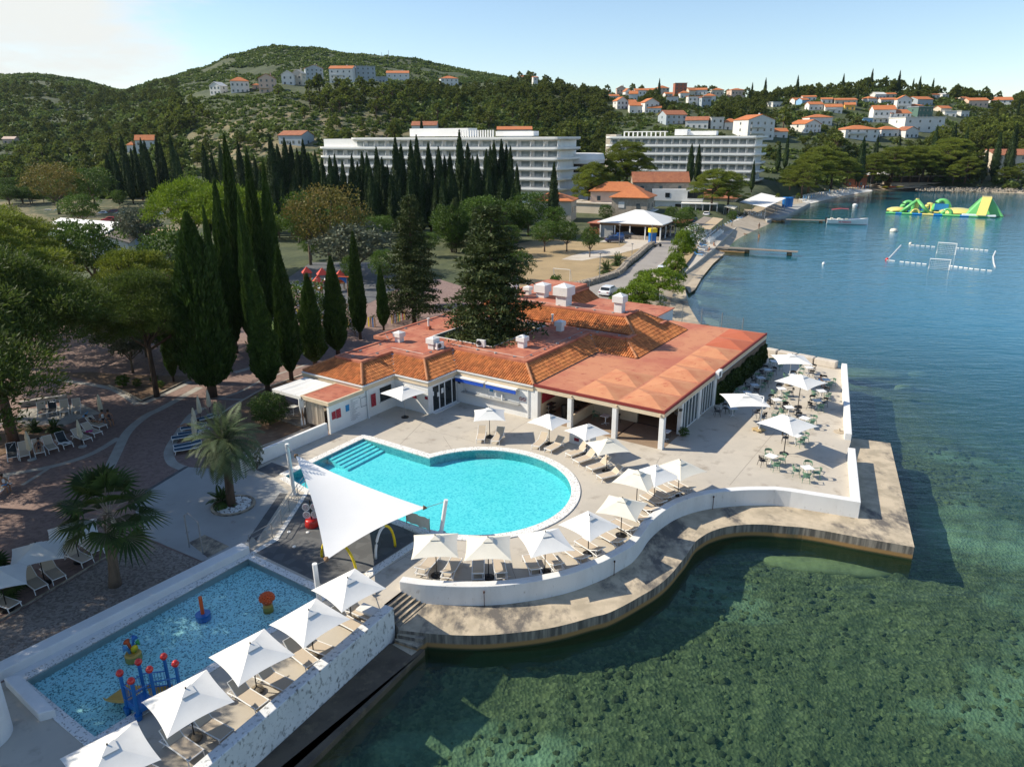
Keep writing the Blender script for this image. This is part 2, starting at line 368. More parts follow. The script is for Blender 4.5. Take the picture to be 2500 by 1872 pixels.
def poolwater(name, tint):
 def f(m, t, b, L, n):
  v = _coords(n, L); out = t.nodes['Material Output']
  tr = n('ShaderNodeBsdfTransparent'); tr.inputs['Color'].default_value = (*tint, 1)
  gl = n('ShaderNodeBsdfGlossy'); gl.inputs['Roughness'].default_value = .01
  bp = n('ShaderNodeBump'); bp.inputs['Strength'].default_value = .06; bp.inputs['Distance'].default_value = .04; L(_noise(n, L, v, 2.5, 3), bp.inputs['Height']); L(bp.outputs[0], gl.inputs['Normal'])
  fr = _schlick(n, L)
  m2 = n('ShaderNodeMixShader'); L(fr, m2.inputs[0]); L(tr.outputs[0], m2.inputs[1]); L(gl.outputs[0], m2.inputs[2]); L(m2.outputs[0], out.inputs['Surface'])
 return spec_mat(name, f)
poolwater('pool_water', (.52,.95,.98)); poolwater('toddler_water', (.74,.95,.95))
def _bed(m, t, b, L, n):
 v = _coords(n, L); vs = _coords(n, L, (.55, 1.0, 1.0))
 c = _sep(n, L, _vor(n, L, v, 5.5)); c2 = _sep(n, L, _vor(n, L, v, 1.9))
 rock = _mix(n, L, c, (.055,.06,.032), (.22,.21,.115)); rock = _mix(n, L, _rng(n, L, _noise(n, L, v, .7, 6, .7), .45, .65), rock, (.055,.065,.035)); rock = _mix(n, L, _rng(n, L, c2, .3, .9), rock, _mix(n, L, c, (.07,.08,.04), (.20,.195,.11)))
 sand = _mix(n, L, _rng(n, L, _noise(n, L, v, 1.2), .4, .6), (.36,.42,.32), (.27,.34,.26))
 L(_mix(n, L, _rng(n, L, _noise(n, L, vs, .075, 6, .62), .53, .64), rock, sand), b.inputs['Base Color']); b.inputs['Roughness'].default_value = .9
 _bump(n, L, b, _vor(n, L, v, 5.5, 'Distance'), .6, .12)
spec_mat('seabed', _bed)
def _hill(m, t, b, L, n):
 v = _coords(n, L)
 da = n('ShaderNodeAttribute'); da.attribute_name = 'dry'
 g = _mix(n, L, _rng(n, L, _noise(n, L, v, .02, 6), .42, .6), (.085,.095,.038), (.055,.075,.026))
 g = _mix(n, L, da.outputs['Fac'], g, _mix(n, L, _rng(n, L, _noise(n, L, v, .05, 6), .42, .6), (.30,.225,.125), (.19,.155,.075)))
 g = _mix(n, L, _rng(n, L, _noise(n, L, v, .11, 6, .7), .46, .56), g, (.045,.06,.022))
 g = _mix(n, L, _rng(n, L, _noise(n, L, v, .25, 6, .7), .66, .72), g, (.36,.30,.22))
 sa = n('ShaderNodeAttribute'); sa.attribute_name = 'sand'; g = _mix(n, L, sa.outputs['Fac'], g, _mix(n, L, _rng(n, L, _noise(n, L, v, 1.5), .4, .65), (.50,.43,.34), (.40,.33,.25)))
 L(g, b.inputs['Base Color']); b.inputs['Roughness'].default_value = .95
 _bump(n, L, b, _noise(n, L, v, .3, 6), .6, 1.0)
spec_mat('hill', _hill)
# ---------------------------------------------------------------- building frame (terrace corner is its origin)
YAW = math.radians(-34.05); BA = (math.cos(YAW), math.sin(YAW)); BB = (-math.sin(YAW), math.cos(YAW))
C0 = at2('V1', 1780, 585, 4.6); DZ = 1.5
def bw(a, b): return (C0[0]+BA[0]*a+BB[0]*b, C0[1]+BA[1]*a+BB[1]*b)
def offset_path(path, d):
 out = []
 for i, p in enumerate(path):
  a = Vector(path[max(i-1, 0)]); b = Vector(path[min(i+1, len(path)-1)]); t = (b-a).normalized()
  out.append((p[0]-t.y*d, p[1]+t.x*d))
 return out
def smooth_path(pts, sub=4):
 pts = [Vector(p) for p in pts]; out = []
 for i in range(len(pts)-1):
  p0, p1, p2, p3 = pts[max(i-1, 0)], pts[i], pts[i+1], pts[min(i+2, len(pts)-1)]
  for k in range(sub):
   t = k/sub
   out.append(tuple(0.5*((2*p1)+(p2-p0)*t+(2*p0-5*p1+4*p2-p3)*t*t+(3*p1-p0-3*p2+p3)*t**3)))
 out.append(tuple(pts[-1])); return out
ZT = 2.05
wall_curve = smooth_path([at2(*a, ZT) for a in [('U1',100,478),('U1',300,507),('U1',500,521),('U1',720,530),('U1',1000,526),('U1',1250,504),('U1',1540,458),('U1',1800,397),('U1',2060,302),
 ('U2',365,852),('U2',480,790),('U2',590,722),('U2',680,618),('U2',745,522),('U2',840,430),('U2',960,345),('U2',1080,287),('U2',1210,246),('U2',1340,218),('U2',1480,200),('U2',1720,183),('U2',1960,181),('U3',400,183),('U3',530,196)]])
wall_s1 = wall_curve + [at2('U3',1215,305,ZT)]
quay_curve = smooth_path([at2(*a, .9) for a in [('U1',400,990),('U1',620,1003),('U1',900,1007),('U1',1200,985),('U1',1500,948),('U1',1750,897),('U1',2000,826),
 ('U2',330,1395),('U2',500,1315),('U2',660,1225),('U2',795,1145),('U2',900,1065),('U2',975,990),('U2',1040,910),('U2',1110,825),('U2',1160,745),('U2',1205,685),('U2',1265,640),('U2',1350,592),('U2',1500,545),('U2',1700,522),('U2',1900,524),('U2',2100,540),
 ('U3',650,552),('U3',870,587)]]) + [at2('U3',1200,650,.9), at2('U3',1740,745,.9)]
quay_end = at2('V6',1510,450,.9); wall_qe = at2('V6',1000,380,.9)
par_r0 = at2('V6',1040,520,ZT); par_r1 = at2('V6',995,330,ZT); par_r2 = at2('S1',1355,325,ZT)
back_w0 = at2('S1',1290,310,ZT); back_w1 = at2('S1',615,180,ZT)
low_a = at2('U4',1385,345,ZT); low_b = at2('U4',0,1535,ZT)
ldir = (Vector(low_b)-Vector(low_a)).normalized(); low_c = tuple(Vector(low_a)+ldir*34)
lq_a = at2('U4',1640,690,.3); lq_b = tuple(Vector(lq_a)+ldir*34)
# coast line on the water, from the near left round the bay to the far right
sea_wall = [at2('V2',920,375,.9), at2('V2',820,290,.9), at2('V2',720,140,.9), at2('V2',690,0,.9), at2('S5',1470,905,.9)]
shore = [lq_b, lq_a] + quay_curve[::3] + [quay_curve[-1], quay_end, wall_qe, par_r2, back_w1] + sea_wall + \
 [at2(*a, 0) for a in [('S5',1500,960),('S5',1530,1010),('S5',1575,960),('S5',1610,880),('S5',1680,780),('S5',1760,715),('S5',1830,640),('W7',190,510),('W7',240,470),('W7',330,425),('W7',420,385),('W7',470,362),('W7',440,348),
 ('W7',530,335),('W7',620,290),('W7',705,245),('W7',850,222),('W7',1000,195),('W7',1110,165),('W7',1250,150),('T3',1060,970),('T3',1200,962),('T3',1350,972),('T3',1500,972),('T3',1800,980),('T3',2212,995),('N',2800,480),('N',3500,505)]]
shore_np = np.array(shore)
sea_poly = np.array(shore + [(900, 330), (900, -60), (lq_b[0], -60)])
def inside(poly, X, Y):
 r = np.zeros(X.shape, bool); n = len(poly)
 for i in range(n):
  x0, y0 = poly[i]; x1, y1 = poly[(i+1) % n]
  if y0 == y1: continue
  c = ((y0 > Y) != (y1 > Y)) & (X < (x1-x0)*(Y-y0)/(y1-y0)+x0); r ^= c
 return r
def dist_shore(X, Y, line=shore_np):
 d = np.full(X.shape, 1e9)
 for i in range(len(line)-1):
  a, b = line[i], line[i+1]; ab = b-a; L2 = (ab**2).sum()+1e-9
  t = np.clip(((X-a[0])*ab[0]+(Y-a[1])*ab[1])/L2, 0, 1)
  d = np.minimum(d, np.hypot(X-a[0]-t*ab[0], Y-a[1]-t*ab[1]))
 return d
TAB = {-1600: [(300,440),(450,400),(700,300),(1000,250),(1500,300)],
 0: [(240,508),(300,452),(350,425),(450,370),(600,285),(800,215),(950,182),(1200,200),(1700,260)],
 110: [(240,508),(300,455),(350,425),(450,368),(600,285),(800,210),(950,178),(1200,200),(1700,260)],
 230: [(240,508),(300,455),(350,425),(450,365),(600,290),(800,222),(950,198),(1200,215),(1700,270)],
 330: [(240,508),(300,450),(350,415),(430,345),(600,270),(800,232),(950,222),(1200,225),(1700,270)],
 430: [(240,508),(300,445),(350,405),(430,310),(520,262),(600,252),(800,212),(950,197),(1200,215),(1700,270)],
 520: [(240,508),(300,445),(350,395),(420,300),(480,232),(540,232),(640,232),(800,190),(950,167),(1200,190),(1700,250)],
 600: [(240,508),(300,440),(350,365),(420,270),(480,222),(540,228),(640,215),(800,160),(950,130),(1200,165),(1700,240)],
 700: [(240,508),(300,440),(350,350),(420,262),(480,203),(540,212),(640,205),(800,148),(950,116),(1200,150),(1700,240)],
 800: [(240,508),(300,440),(350,350),(420,268),(480,203),(540,212),(640,200),(800,150),(950,121),(1200,155),(1700,240)],
 900: [(240,508),(300,440),(350,350),(420,275),(480,206),(540,215),(640,205),(800,155),(950,130),(1200,165),(1700,240)],
 1000: [(240,508),(300,440),(350,365),(420,290),(480,225),(540,228),(640,218),(800,170),(950,143),(1200,175),(1700,240)],
 1100: [(240,508),(300,440),(350,375),(420,300),(480,242),(560,232),(640,222),(800,185),(950,163),(1200,185),(1700,240)],
 1280: [(240,505),(300,440),(350,390),(420,310),(500,245),(600,218),(700,205),(850,200),(1000,200),(1700,240)],
 1450: [(240,500),(300,438),(350,385),(420,330),(500,270),(580,242),(700,236),(900,232),(1700,260)],
 1650: [(240,497),(295,437),(350,375),(420,310),(500,262),(600,236),(700,238),(900,245),(1700,270)],
 1850: [(240,500),(295,445),(350,395),(420,325),(500,272),(600,246),(700,248),(900,260),(1700,280)],
 2000: [(240,500),(300,460),(350,400),(420,325),(500,265),(600,232),(700,236),(900,250),(1700,280)],
 2150: [(240,500),(327,458),(360,425),(420,345),(500,272),(600,222),(700,228),(900,245),(1700,280)],
 2300: [(240,500),(327,458),(360,425),(420,345),(500,280),(600,240),(700,243),(900,255),(1700,280)],
 2450: [(240,500),(327,458),(360,428),(420,355),(500,292),(600,254),(700,255),(900,260),(1700,280)],
 4200: [(240,500),(327,458),(360,428),(420,360),(500,300),(600,264),(700,262),(900,265),(1700,290)]}
_cols = sorted(TAB); _tx = np.array([(c-1250)/1850.0 for c in _cols]); _DD = np.arange(0, 1800, 5.0)
_Z = []
for c in _cols:
 dd = [0, 110, 160, 205]; zz = [1.40, 1.40, 1.40, 1.40]
 for d_, py in TAB[c]: dd.append(d_); zz.append(max(2.0, atd('N', c, py, d_).z))
 zz_ = np.interp(_DD, dd, zz); k = np.ones(9)/9; zs = np.convolve(np.pad(zz_, 4, mode='edge'), k, 'valid'); _Z.append(np.where(_DD < 195, zz_, zs))
_Z = np.array(_Z)
def zland(X, Y):
 X = np.asarray(X, float); Y = np.maximum(np.asarray(Y, float), 1.0)
 u = np.interp(np.clip(X/Y, _tx[0], _tx[-1]), _tx, np.arange(len(_tx))); v = np.clip(Y/5.0, 0, len(_DD)-1.001)
 i = np.minimum(u.astype(int), len(_tx)-2); j = v.astype(int); fu = u-i; fv = v-j; fu = fu*fu*(3-2*fu)*.5+fu*.5
 z = (_Z[i, j]*(1-fu)+_Z[i+1, j]*fu)*(1-fv)+(_Z[i, j+1]*(1-fu)+_Z[i+1, j+1]*fu)*fv
 a = np.clip((Y-320)/200, 0, 1)
 return z + a*(1.3*np.sin(X*.045+Y*.021)+.9*np.sin(X*.09-Y*.07)+1.0*np.sin(Y*.05+1.3*np.sin(X*.03)))
def ground(x, y): return float(zland(np.array([x]), np.array([y]))[0])
def zshore(x, y):
 ds = float(dist_shore(np.array([x]), np.array([y]))[0]); return .08+.108*ds
resort = np.array([low_c, low_b, low_a, wall_s1[0]] + wall_curve[::6] + [par_r0, par_r2, back_w1, bw(2,29), bw(-28,34), bw(-31,2), bw(-26,-22), (-16,44), (-16,37), (-25,24), (-36,4)])
def build_terrain():
 dd = np.concatenate([np.arange(4, 80, 1.6), np.arange(80, 200, 3.0), np.arange(200, 420, 3.6), np.arange(420, 760, 7), np.arange(760, 1700, 16)])
 tt = np.linspace(-1.55, 1.55, 250)
 D, T = np.meshgrid(dd, tt, indexing='ij'); X = T*D; Y = D.copy()
 sea = inside(sea_poly, X, Y); ds = dist_shore(X, Y); Z = zland(X, Y)
 Z = np.where(Y > 90, np.minimum(Z, -.35+.13*ds+np.maximum(ds-12, 0)*.8), Z)
 rs = np.random.RandomState(3)
 Z = np.where(sea, -np.minimum(np.where(Y > 84, .1+.1*ds, 1.25+.10*ds), 4.2) + rs.uniform(-.12, .12, Z.shape), Z)
 Z = np.where(inside(resort, X, Y) | (~sea & (Y < 80) & (X > -14) & (ds < 7)), -1.0, Z)
 n0, n1 = X.shape; V = np.stack([X, Y, Z], -1).reshape(-1, 3)
 idx = np.arange(n0*n1).reshape(n0, n1)
 F = np.stack([idx[:-1,:-1], idx[:-1,1:], idx[1:,1:], idx[1:,:-1]], -1).reshape(-1, 4)
 zc = Z.reshape(-1)[F].mean(1); issea = (sea.reshape(-1)[F].sum(1) >= 2)
 for nm, sel, mt in (('ground', ~issea, M['hill']), ('seabed', issea, M['seabed'])):
  fs = F[sel]; used = np.unique(fs); mp = np.zeros(len(V), int); mp[used] = np.arange(len(used))
  me = bpy.data.meshes.new(nm); me.from_pydata(V[used].tolist(), [], mp[fs].tolist())
  me.polygons.foreach_set('use_smooth', [True]*len(me.polygons)); me.update()
  setting(nm, me, mt)
  if nm == 'ground':
   xy = V[used]; pxu = 1250+1880*xy[:,0]/xy[:,1]; dr = .7*np.clip(1-np.abs((pxu-720)/340), 0, .35)/.35*np.clip((xy[:,1]-312)/15, 0, 1)*np.clip((445-xy[:,1])/40, 0, 1)
   dr = np.maximum(dr, .55*((xy[:,1] > 190) & (xy[:,1] < 262) & (pxu < 450))); a = me.attributes.new('dry', 'FLOAT', 'POINT'); a.data.foreach_set('value', dr.astype(np.float32))
   dsu = ds.reshape(-1)[used]; sd = ((xy[:,1] > 95) & (dsu < 3)).astype(np.float32); a = me.attributes.new('sand', 'FLOAT', 'POINT'); a.data.foreach_set('value', sd)
build_terrain()
def build_sea():
 xs = np.concatenate([np.arange(-60, 60, 2.0), np.arange(60, 300, 6.0), [300, 420, 600, 900]]); ys = np.concatenate([np.arange(-60, 120, 3.0), np.arange(120, 345, 5.0)])
 X, Y = np.meshgrid(xs, ys, indexing='ij'); ds = dist_shore(X, Y); dep = np.where(inside(sea_poly, X, Y), ds, 0)
 fac = np.clip((Y-34)/60, 0, 1)*.35 + np.clip((X-22)/40, 0, 1)*.35 + np.clip(dep/60, 0, 1)*.30
 fac = np.clip(fac*1.15, 0, 1)*np.clip(dep/9, 0, 1)
 n0, n1 = X.shape; idx = np.arange(n0*n1).reshape(n0, n1)
 F = np.stack([idx[:-1,:-1], idx[1:,:-1], idx[1:,1:], idx[:-1,1:]], -1).reshape(-1, 4)
 me = bpy.data.meshes.new('sea'); me.from_pydata(np.stack([X, Y, 0*X], -1).reshape(-1, 3).tolist(), [], F.tolist())
 a = me.attributes.new('depth', 'FLOAT', 'POINT'); a.data.foreach_set('value', fac.reshape(-1).astype(np.float32)); me.update()
 setting('sea_water', me, M['sea'])
build_sea()
def build_beach():
 i0 = len(shore)-32; pts = []
 for a, b in zip(shore[i0:-1], shore[i0+1:]):
  n = max(1, int((Vector(b)-Vector(a)).length/3)); pts += [tuple(Vector(a).lerp(Vector(b), k/n)) for k in range(n)]
 for _ in range(4): pts = [pts[0]]+[tuple((Vector(pts[i-1])+Vector(pts[i])*2+Vector(pts[i+1]))/4) for i in range(1, len(pts)-1)]+[pts[-1]]
 nrm = [Vector(q)-Vector(p_) for p_, q in zip(pts, offset_path(pts, 1.0))]; mb = MB(); m = len(pts)
 for d_, z in ((-9,-1.3),(-3,-.45),(-.6,-.05),(.6,.10),(4,.5),(9,1.0),(15,1.7)):
  for p_, q in zip(pts, nrm):
   far = p_[1] > 226; k = min(1, max(.42, (p_[1]-205)/30)) if d_ > 0 else 1; mb.v.append((p_[0]+q.x*d_*k, p_[1]+q.y*d_*k, z))
 mb.f = [(r*m+i, r*m+i+1, (r+1)*m+i+1, (r+1)*m+i) for r in range(6) for i in range(m-1)]
 setting('beach', mb, M['beach'], smooth=True)
build_beach()
def bed_rocks():
 rs = np.random.RandomState(4); mb = MB(); k = 0
 while k < 5200:
  x, y = rs.uniform(-14, 52), rs.uniform(9, 58); X, Y = np.array([x]), np.array([y])
  if not inside(sea_poly, X, Y)[0] or math.sin(x*.21+1.3*math.sin(y*.13))+math.sin(y*.27-x*.09+2) < -.35: continue
  ds = float(dist_shore(X, Y)[0])
  if ds < .4: continue
  s = rs.uniform(.10, .26)*(1.4 if rs.rand() < .03 else .8); z = -min(1.25+.10*ds, 4.2)-.05; n0 = len(mb.v); k += 1
  for r, h in ((1,0),(.85,.5),(.45,.8)):
   for j in range(6): a = j*1.047+r; q = s*r*rs.uniform(.75,1.25); mb.v.append((x+q*math.cos(a), y+q*math.sin(a), z+h*s*rs.uniform(.7,1.1)))
  mb.f += [(n0+i*6+j, n0+i*6+(j+1)%6, n0+i*6+6+(j+1)%6, n0+i*6+6+j) for i in range(2) for j in range(6)]+[tuple(range(n0+12, n0+18))]
 setting('seabed_rocks', mb, mat('bed_rock', (.13,.13,.07), .9, (.07,.075,.04), .25, .4, .62, rnd_v=.55), smooth=False, kind='stuff')
bed_rocks()
def holed(outer, holes, z):
 bm = bmesh.new()
 for ring in [outer]+holes:
  vs = [bm.verts.new((p[0], p[1], z)) for p in ring]
  for i in range(len(vs)): bm.edges.new((vs[i], vs[(i+1) % len(vs)]))
 bmesh.ops.triangle_fill(bm, edges=bm.edges[:], use_beauty=True, use_dissolve=False)
 for f in bm.faces:
  if f.normal.z < 0: f.normal_flip()
 mb = MB(); bm.verts.index_update()
 mb.add([v.co[:] for v in bm.verts], [[v.index for v in f.verts] for f in bm.faces]); bm.free(); return mb
def _quay(m, t, b, L, n):
 v = _coords(n, L); vs = _coords(n, L, (1.6, 1.6, .12)); g = n('ShaderNodeNewGeometry')
 s = n('ShaderNodeSeparateXYZ'); L(g.outputs['Position'], s.inputs[0]); z = s.outputs['Z']
 nn = n('ShaderNodeSeparateXYZ'); L(g.outputs['True Normal'], nn.inputs[0])
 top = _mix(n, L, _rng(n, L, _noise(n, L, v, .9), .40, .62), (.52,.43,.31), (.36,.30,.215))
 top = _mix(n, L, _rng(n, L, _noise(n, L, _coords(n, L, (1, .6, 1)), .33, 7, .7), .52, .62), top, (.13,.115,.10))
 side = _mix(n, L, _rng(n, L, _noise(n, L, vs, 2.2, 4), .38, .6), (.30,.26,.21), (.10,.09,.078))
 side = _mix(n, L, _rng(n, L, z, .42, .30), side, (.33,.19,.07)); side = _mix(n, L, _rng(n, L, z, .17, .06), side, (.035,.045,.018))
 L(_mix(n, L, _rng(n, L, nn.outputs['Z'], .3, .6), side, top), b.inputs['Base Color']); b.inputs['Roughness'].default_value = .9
 _bump(n, L, b, _noise(n, L, v, 9, 6), .35, .05)
spec_mat('quay', _quay)
def offset_path(path, d):
 out = []
 for i, p in enumerate(path):
  q = Vector(p); a = Vector(path[max(i-1, 0)]); b = Vector(path[min(i+1, len(path)-1)])
  t0 = (q-a).normalized() if i else (b-q).normalized(); t1 = (b-q).normalized() if i < len(path)-1 else t0
  nn = Vector((-t0.y-t1.y, t0.x+t1.x)).normalized(); c = max(.4, nn.dot(Vector((-t0.y, t0.x))))
  out.append((p[0]+nn.x*d/c, p[1]+nn.y*d/c))
 return out
# ---- pool outlines
PT, PJ, PR, PL2, PL = at2('V3',1150,1165), at2('V4',260,1425), at2('R2',900,497), at2('R2',300,287), at2('U6',340,285)
PC, PRAD = (-2.20, 43.98), 6.17
a0 = math.atan2(PJ[1]-PC[1], PJ[0]-PC[0]); a1 = math.atan2(PR[1]-PC[1], PR[0]-PC[0])
while a1 > a0: a1 -= 2*math.pi
arc = [(PC[0]+PRAD*math.cos(a0+(a1-a0)*k/44), PC[1]+PRAD*math.sin(a0+(a1-a0)*k/44)) for k in range(45)]
pool_path = [PT]+arc+[PL2, PL]
KPL, KPT, KPR, KPB = at2('U5',250,825), at2('R1',1490,405), at2('U4',800,240), at2('U5',910,1370)
kid_path = [KPL, KPT, KPR, KPB]
# ---- deck
inner_wall = offset_path(wall_curve, .25)
par_path = wall_s1+[par_r0]
par_in = offset_path(par_path, .5)
step_e0 = [at2('U1',-50,705), at2('U1',135,562)]; step_e5 = [at2('U1',88,930,.9), at2('U1',378,682,.9)]
low_in = offset_path([low_c, low_b, low_a], .25)
deck_poly = [low_in[0], low_in[2], step_e0[0], step_e0[1]] + inner_wall[2:] + [par_in[-2], par_in[-1], par_r1, par_r2, back_w0, back_w1, bw(-.2,27), bw(-31,30), bw(-31,-8), bw(-23.5,-8), bw(-23.3,-20.2),
 at2('R2',140,243), at2('R2',210,300), at2('R2',20,600), at2('R1',1500,375), at2('R1',60,1130), at2('R1',-900,1500), (low_in[0][0]-14, low_in[0][1]+4)]
setting('pool_deck', holed(deck_poly, [pool_path, kid_path], 1.5), M['concrete'])
ddb = MB(); ddb.ribbon([par_r2, back_w1, bw(-.2,27.6)], offset_path([par_r2, back_w1, bw(-.2,27.6)], 1.2), -2.5, 1.49); setting('quay_wall', ddb, M['quay'])
qpoly = [quay_curve[0]] + quay_curve[1:] + [quay_end, wall_qe] + [par_in[-1], par_in[-2]] + inner_wall[::-1] + [step_e5[0], at2('U4',1425,530,.9)]
setting('quay', MB().prism(qpoly, -2.6, .9), M['quay'])
setting('lower_quay', MB().prism([lq_a, lq_b, (lq_b[0]-3, lq_b[1]+2), low_c, at2('U4',1350,640,.3)], -2.6, .3), M['quay_dark'])
# ---- parapets (each a wall of its own)
solo('parapet_wall', MB().ribbon(par_path, par_in, .5, ZT), M['white_worn'], 'white rendered parapet curving in an S along the pool deck above the quay', 'wall', bevel=.03)
solo('parapet_wall', MB().ribbon([par_r1, par_r2], offset_path([par_r1, par_r2], .5), -2, ZT+.02), M['white'], 'straight white parapet beside the restaurant tables, rising straight from the sea', 'wall', bevel=.03)
solo('parapet_wall', MB().ribbon([low_c, low_a], offset_path([low_c, low_a], .55), .1, ZT), M['white_peel'], 'long straight wall with black peeling stains below the toddler pool loungers', 'wall', bevel=.04)
lo2 = Vector(low_a)+Vector((-ldir.y, ldir.x))*-1.0
e = Vector((ldir.y, -ldir.x)); e = e if e.dot(Vector((-1, 1))) > 0 else -e
nb = Vector(low_a)+ldir*.62+e*.57
solo('low_bench_wall', MB().box((nb.x+e.x*.55, nb.y+e.y*.55, 1.72), (1.1, .62, .5), math.atan2(e.y, e.x)), M['white'], 'short low white bench wall at the corner beside the concrete stairs', 'wall', bevel=.03)
bd = (Vector(back_w0)-Vector(back_w1)); bl = bd.length; bd.normalize(); bp_ = Vector((-bd.y, bd.x))*-1
for k, (s0, s1) in enumerate(((.4,.205*bl),(.225*bl,.46*bl),(.475*bl,.70*bl),(.715*bl,.985*bl))):
 c = Vector(back_w1)+bd*((s0+s1)/2)+Vector((bd.y, -bd.x))*.45
 solo('seawall_block', MB().box((c.x, c.y, 1.85), (s1-s0, .85, .72), math.atan2(bd.y, bd.x)), mat('pale_block', (.60,.54,.46), .85, (.5,.44,.37), 1.5) if k == 0 else M_block, ['low cream concrete block on the sea edge against the ivy wall','low cream concrete block behind the farthest white parasol','low cream concrete block behind the back row of terrace tables','low cream concrete block in the outer corner by the white parapet'][k], 'wall', 'concrete blocks along the sea edge of the terrace', bevel=.08)
 M_block = bpy.data.materials['pale_block']
# ---- stairs
def stairs(name, ea, eb, z0, z1, n, m, label):
 a0_, a1_, b0_, b1_ = Vector(ea[0]), Vector(ea[1]), Vector(eb[0]), Vector(eb[1]); mb = MB()
 for k in range(n):
  t0, t1 = k/n, (k+1)/n; h = z0+(z1-z0)*(k+1)/(n+.0)
  mb.prism([tuple(a0_.lerp(b0_, t0)), tuple(a1_.lerp(b1_, t0)), tuple(a1_.lerp(b1_, t1)), tuple(a0_.lerp(b0_, t1))], -1.0, h+.002*k)
 return solo(name, mb, m, label, 'stairs')
stairs('concrete_stairs', step_e0, step_e5, 1.5, .93, 5, M['quay'], 'worn concrete stairs from the pool deck down to the quay')
stairs('concrete_stairs', [at2('U4',1425,530,.9), at2('U4',1668,545,.9)], [at2('U4',1372,648,.3), at2('U4',1530,738,.3)], .92, .3, 3, M['quay'], 'three dark lower steps from the quay to the wet ledge')
gs = [Vector(par_r0), Vector(par_r1)]
gi = [Vector(par_in[-1]), Vector(par_r1)+(Vector(par_in[-1])-Vector(par_r0))]
st = MB()
for k in range(2):
 t0, t1 = k/2, (k+1)/2
 st.prism([tuple(gi[0].lerp(gs[0], t0)), tuple(gi[1].lerp(gs[1], t0)), tuple(gi[1].lerp(gs[1], t1)), tuple(gi[0].lerp(gs[0], t1))], .5, 1.32-.2*k)
solo('concrete_stairs', st, M['concrete'], 'two short steps through the gap in the terrace parapet', 'stairs')
for r, x, y0, y1, lab in (('U1',935,605,725,'nearest the stairs'),('U2',1365,275,370,'by the far bend of the wall'),('U2',397,925,1020,'in the middle of the curved wall')):
 p = at(r, x, y1, .9); q = offset_path(par_path, -.03)
 t = MB().tube([(p.x, p.y-.03, .9), (p.x, p.y-.03, 1.75)], .02, 6).tube([(p.x, p.y-.03, 1.75), (p.x, p.y-.03, 1.85)], .05, 6)
 solo('rusty_pipe', t, mat('rust', (.10,.035,.015), .9, (.03,.02,.015), 6) if 'rust' not in bpy.data.materials else bpy.data.materials['rust'], 'short rusty pipe on the white wall, '+lab, 'pipe', 'rusty pipes along the curved wall')
# ---- expansion joints in the deck
jt = mat('joint', (.20,.17,.14), .9)
for a_, b_ in ((('S1',300,1415),('S1',705,935)),(('V3',1640,1240),('V3',2030,850)),(('V4',1010,1285),('V4',1600,925)),(('V4',160,1020),('V4',870,1205)),(('R4',1250,1250),('R4',1300,1160)),(('S1',830,1150),('S1',1340,1225)),(('V4',450,1130),('V4',555,1290)),(('U1',0,330),('U1',250,180)),(('U1',150,235),('U1',480,330)),(('U1',1180,280),('U1',1250,470))):
 pp = [at2(*a_), at2(*b_)]; q_ = offset_path(pp, .022); setting('deck_joint', MB().sheet([pp[0], pp[1], q_[1], q_[0]], 1.504), jt)
# ---- main pool
setting('pool_floor', MB().sheet(pool_path, .86), M['pool_floor'])
setting('pool_wall', MB().ribbon(pool_path+[pool_path[0]], offset_path(pool_path+[pool_path[0]], -.02) if False else [(p[0]*1.0, p[1]*1.0) for p in pool_path+[pool_path[0]]], .2, 1.5), M['pool_floor'])
setting('pool_water', MB().sheet(pool_path, 1.475), M['pool_water'])
cop = pool_path[:46]
setting('pool_coping', MB().ribbon([PL]+cop, offset_path([PL]+cop, .62), 1.42, 1.57), M['pebble_white'], bevel=.02)
setting('pool_coping', MB().ribbon([PR, PL2, PL], offset_path([PR, PL2, PL], .5), 1.42, 1.545), M['pebble_white'])
ed = (Vector(PL)-Vector(PT)); el = ed.length; ed.normalize(); ad_ = Vector((BA[0], BA[1]))
tr_ = MB()
for k in range(5):
 a_ = Vector(PT)+ed*.02+ad_*(.02+.42*k); b_ = Vector(PT)+ed*(el*.50)+ad_*(.02+.42*k)
 tr_.prism([tuple(a_), tuple(b_), tuple(b_+ad_*.42), tuple(a_+ad_*.42)], .87, 1.36-.09*k)
setting('pool_steps', tr_, M['pool_floor'])
# ---- toddler pool
setting('toddler_pool_floor', MB().sheet(kid_path, 1.12), M['toddler_pool_floor'])
setting('toddler_pool_wall', MB().ribbon(kid_path+[KPL], kid_path+[KPL], 1.0, 1.5), M['white'])
setting('toddler_pool_water', MB().sheet(kid_path, 1.44), M['toddler_water'])
kp_out = offset_path([KPB, KPL, KPT, KPR, KPB, KPL], .45)[1:5]; kp_in = [KPL, KPT, KPR, KPB]
setting('pool_coping', MB().ribbon(kp_in+[kp_in[0]], kp_out+[kp_out[0]], 1.4, 1.535), M['pebble_white'])
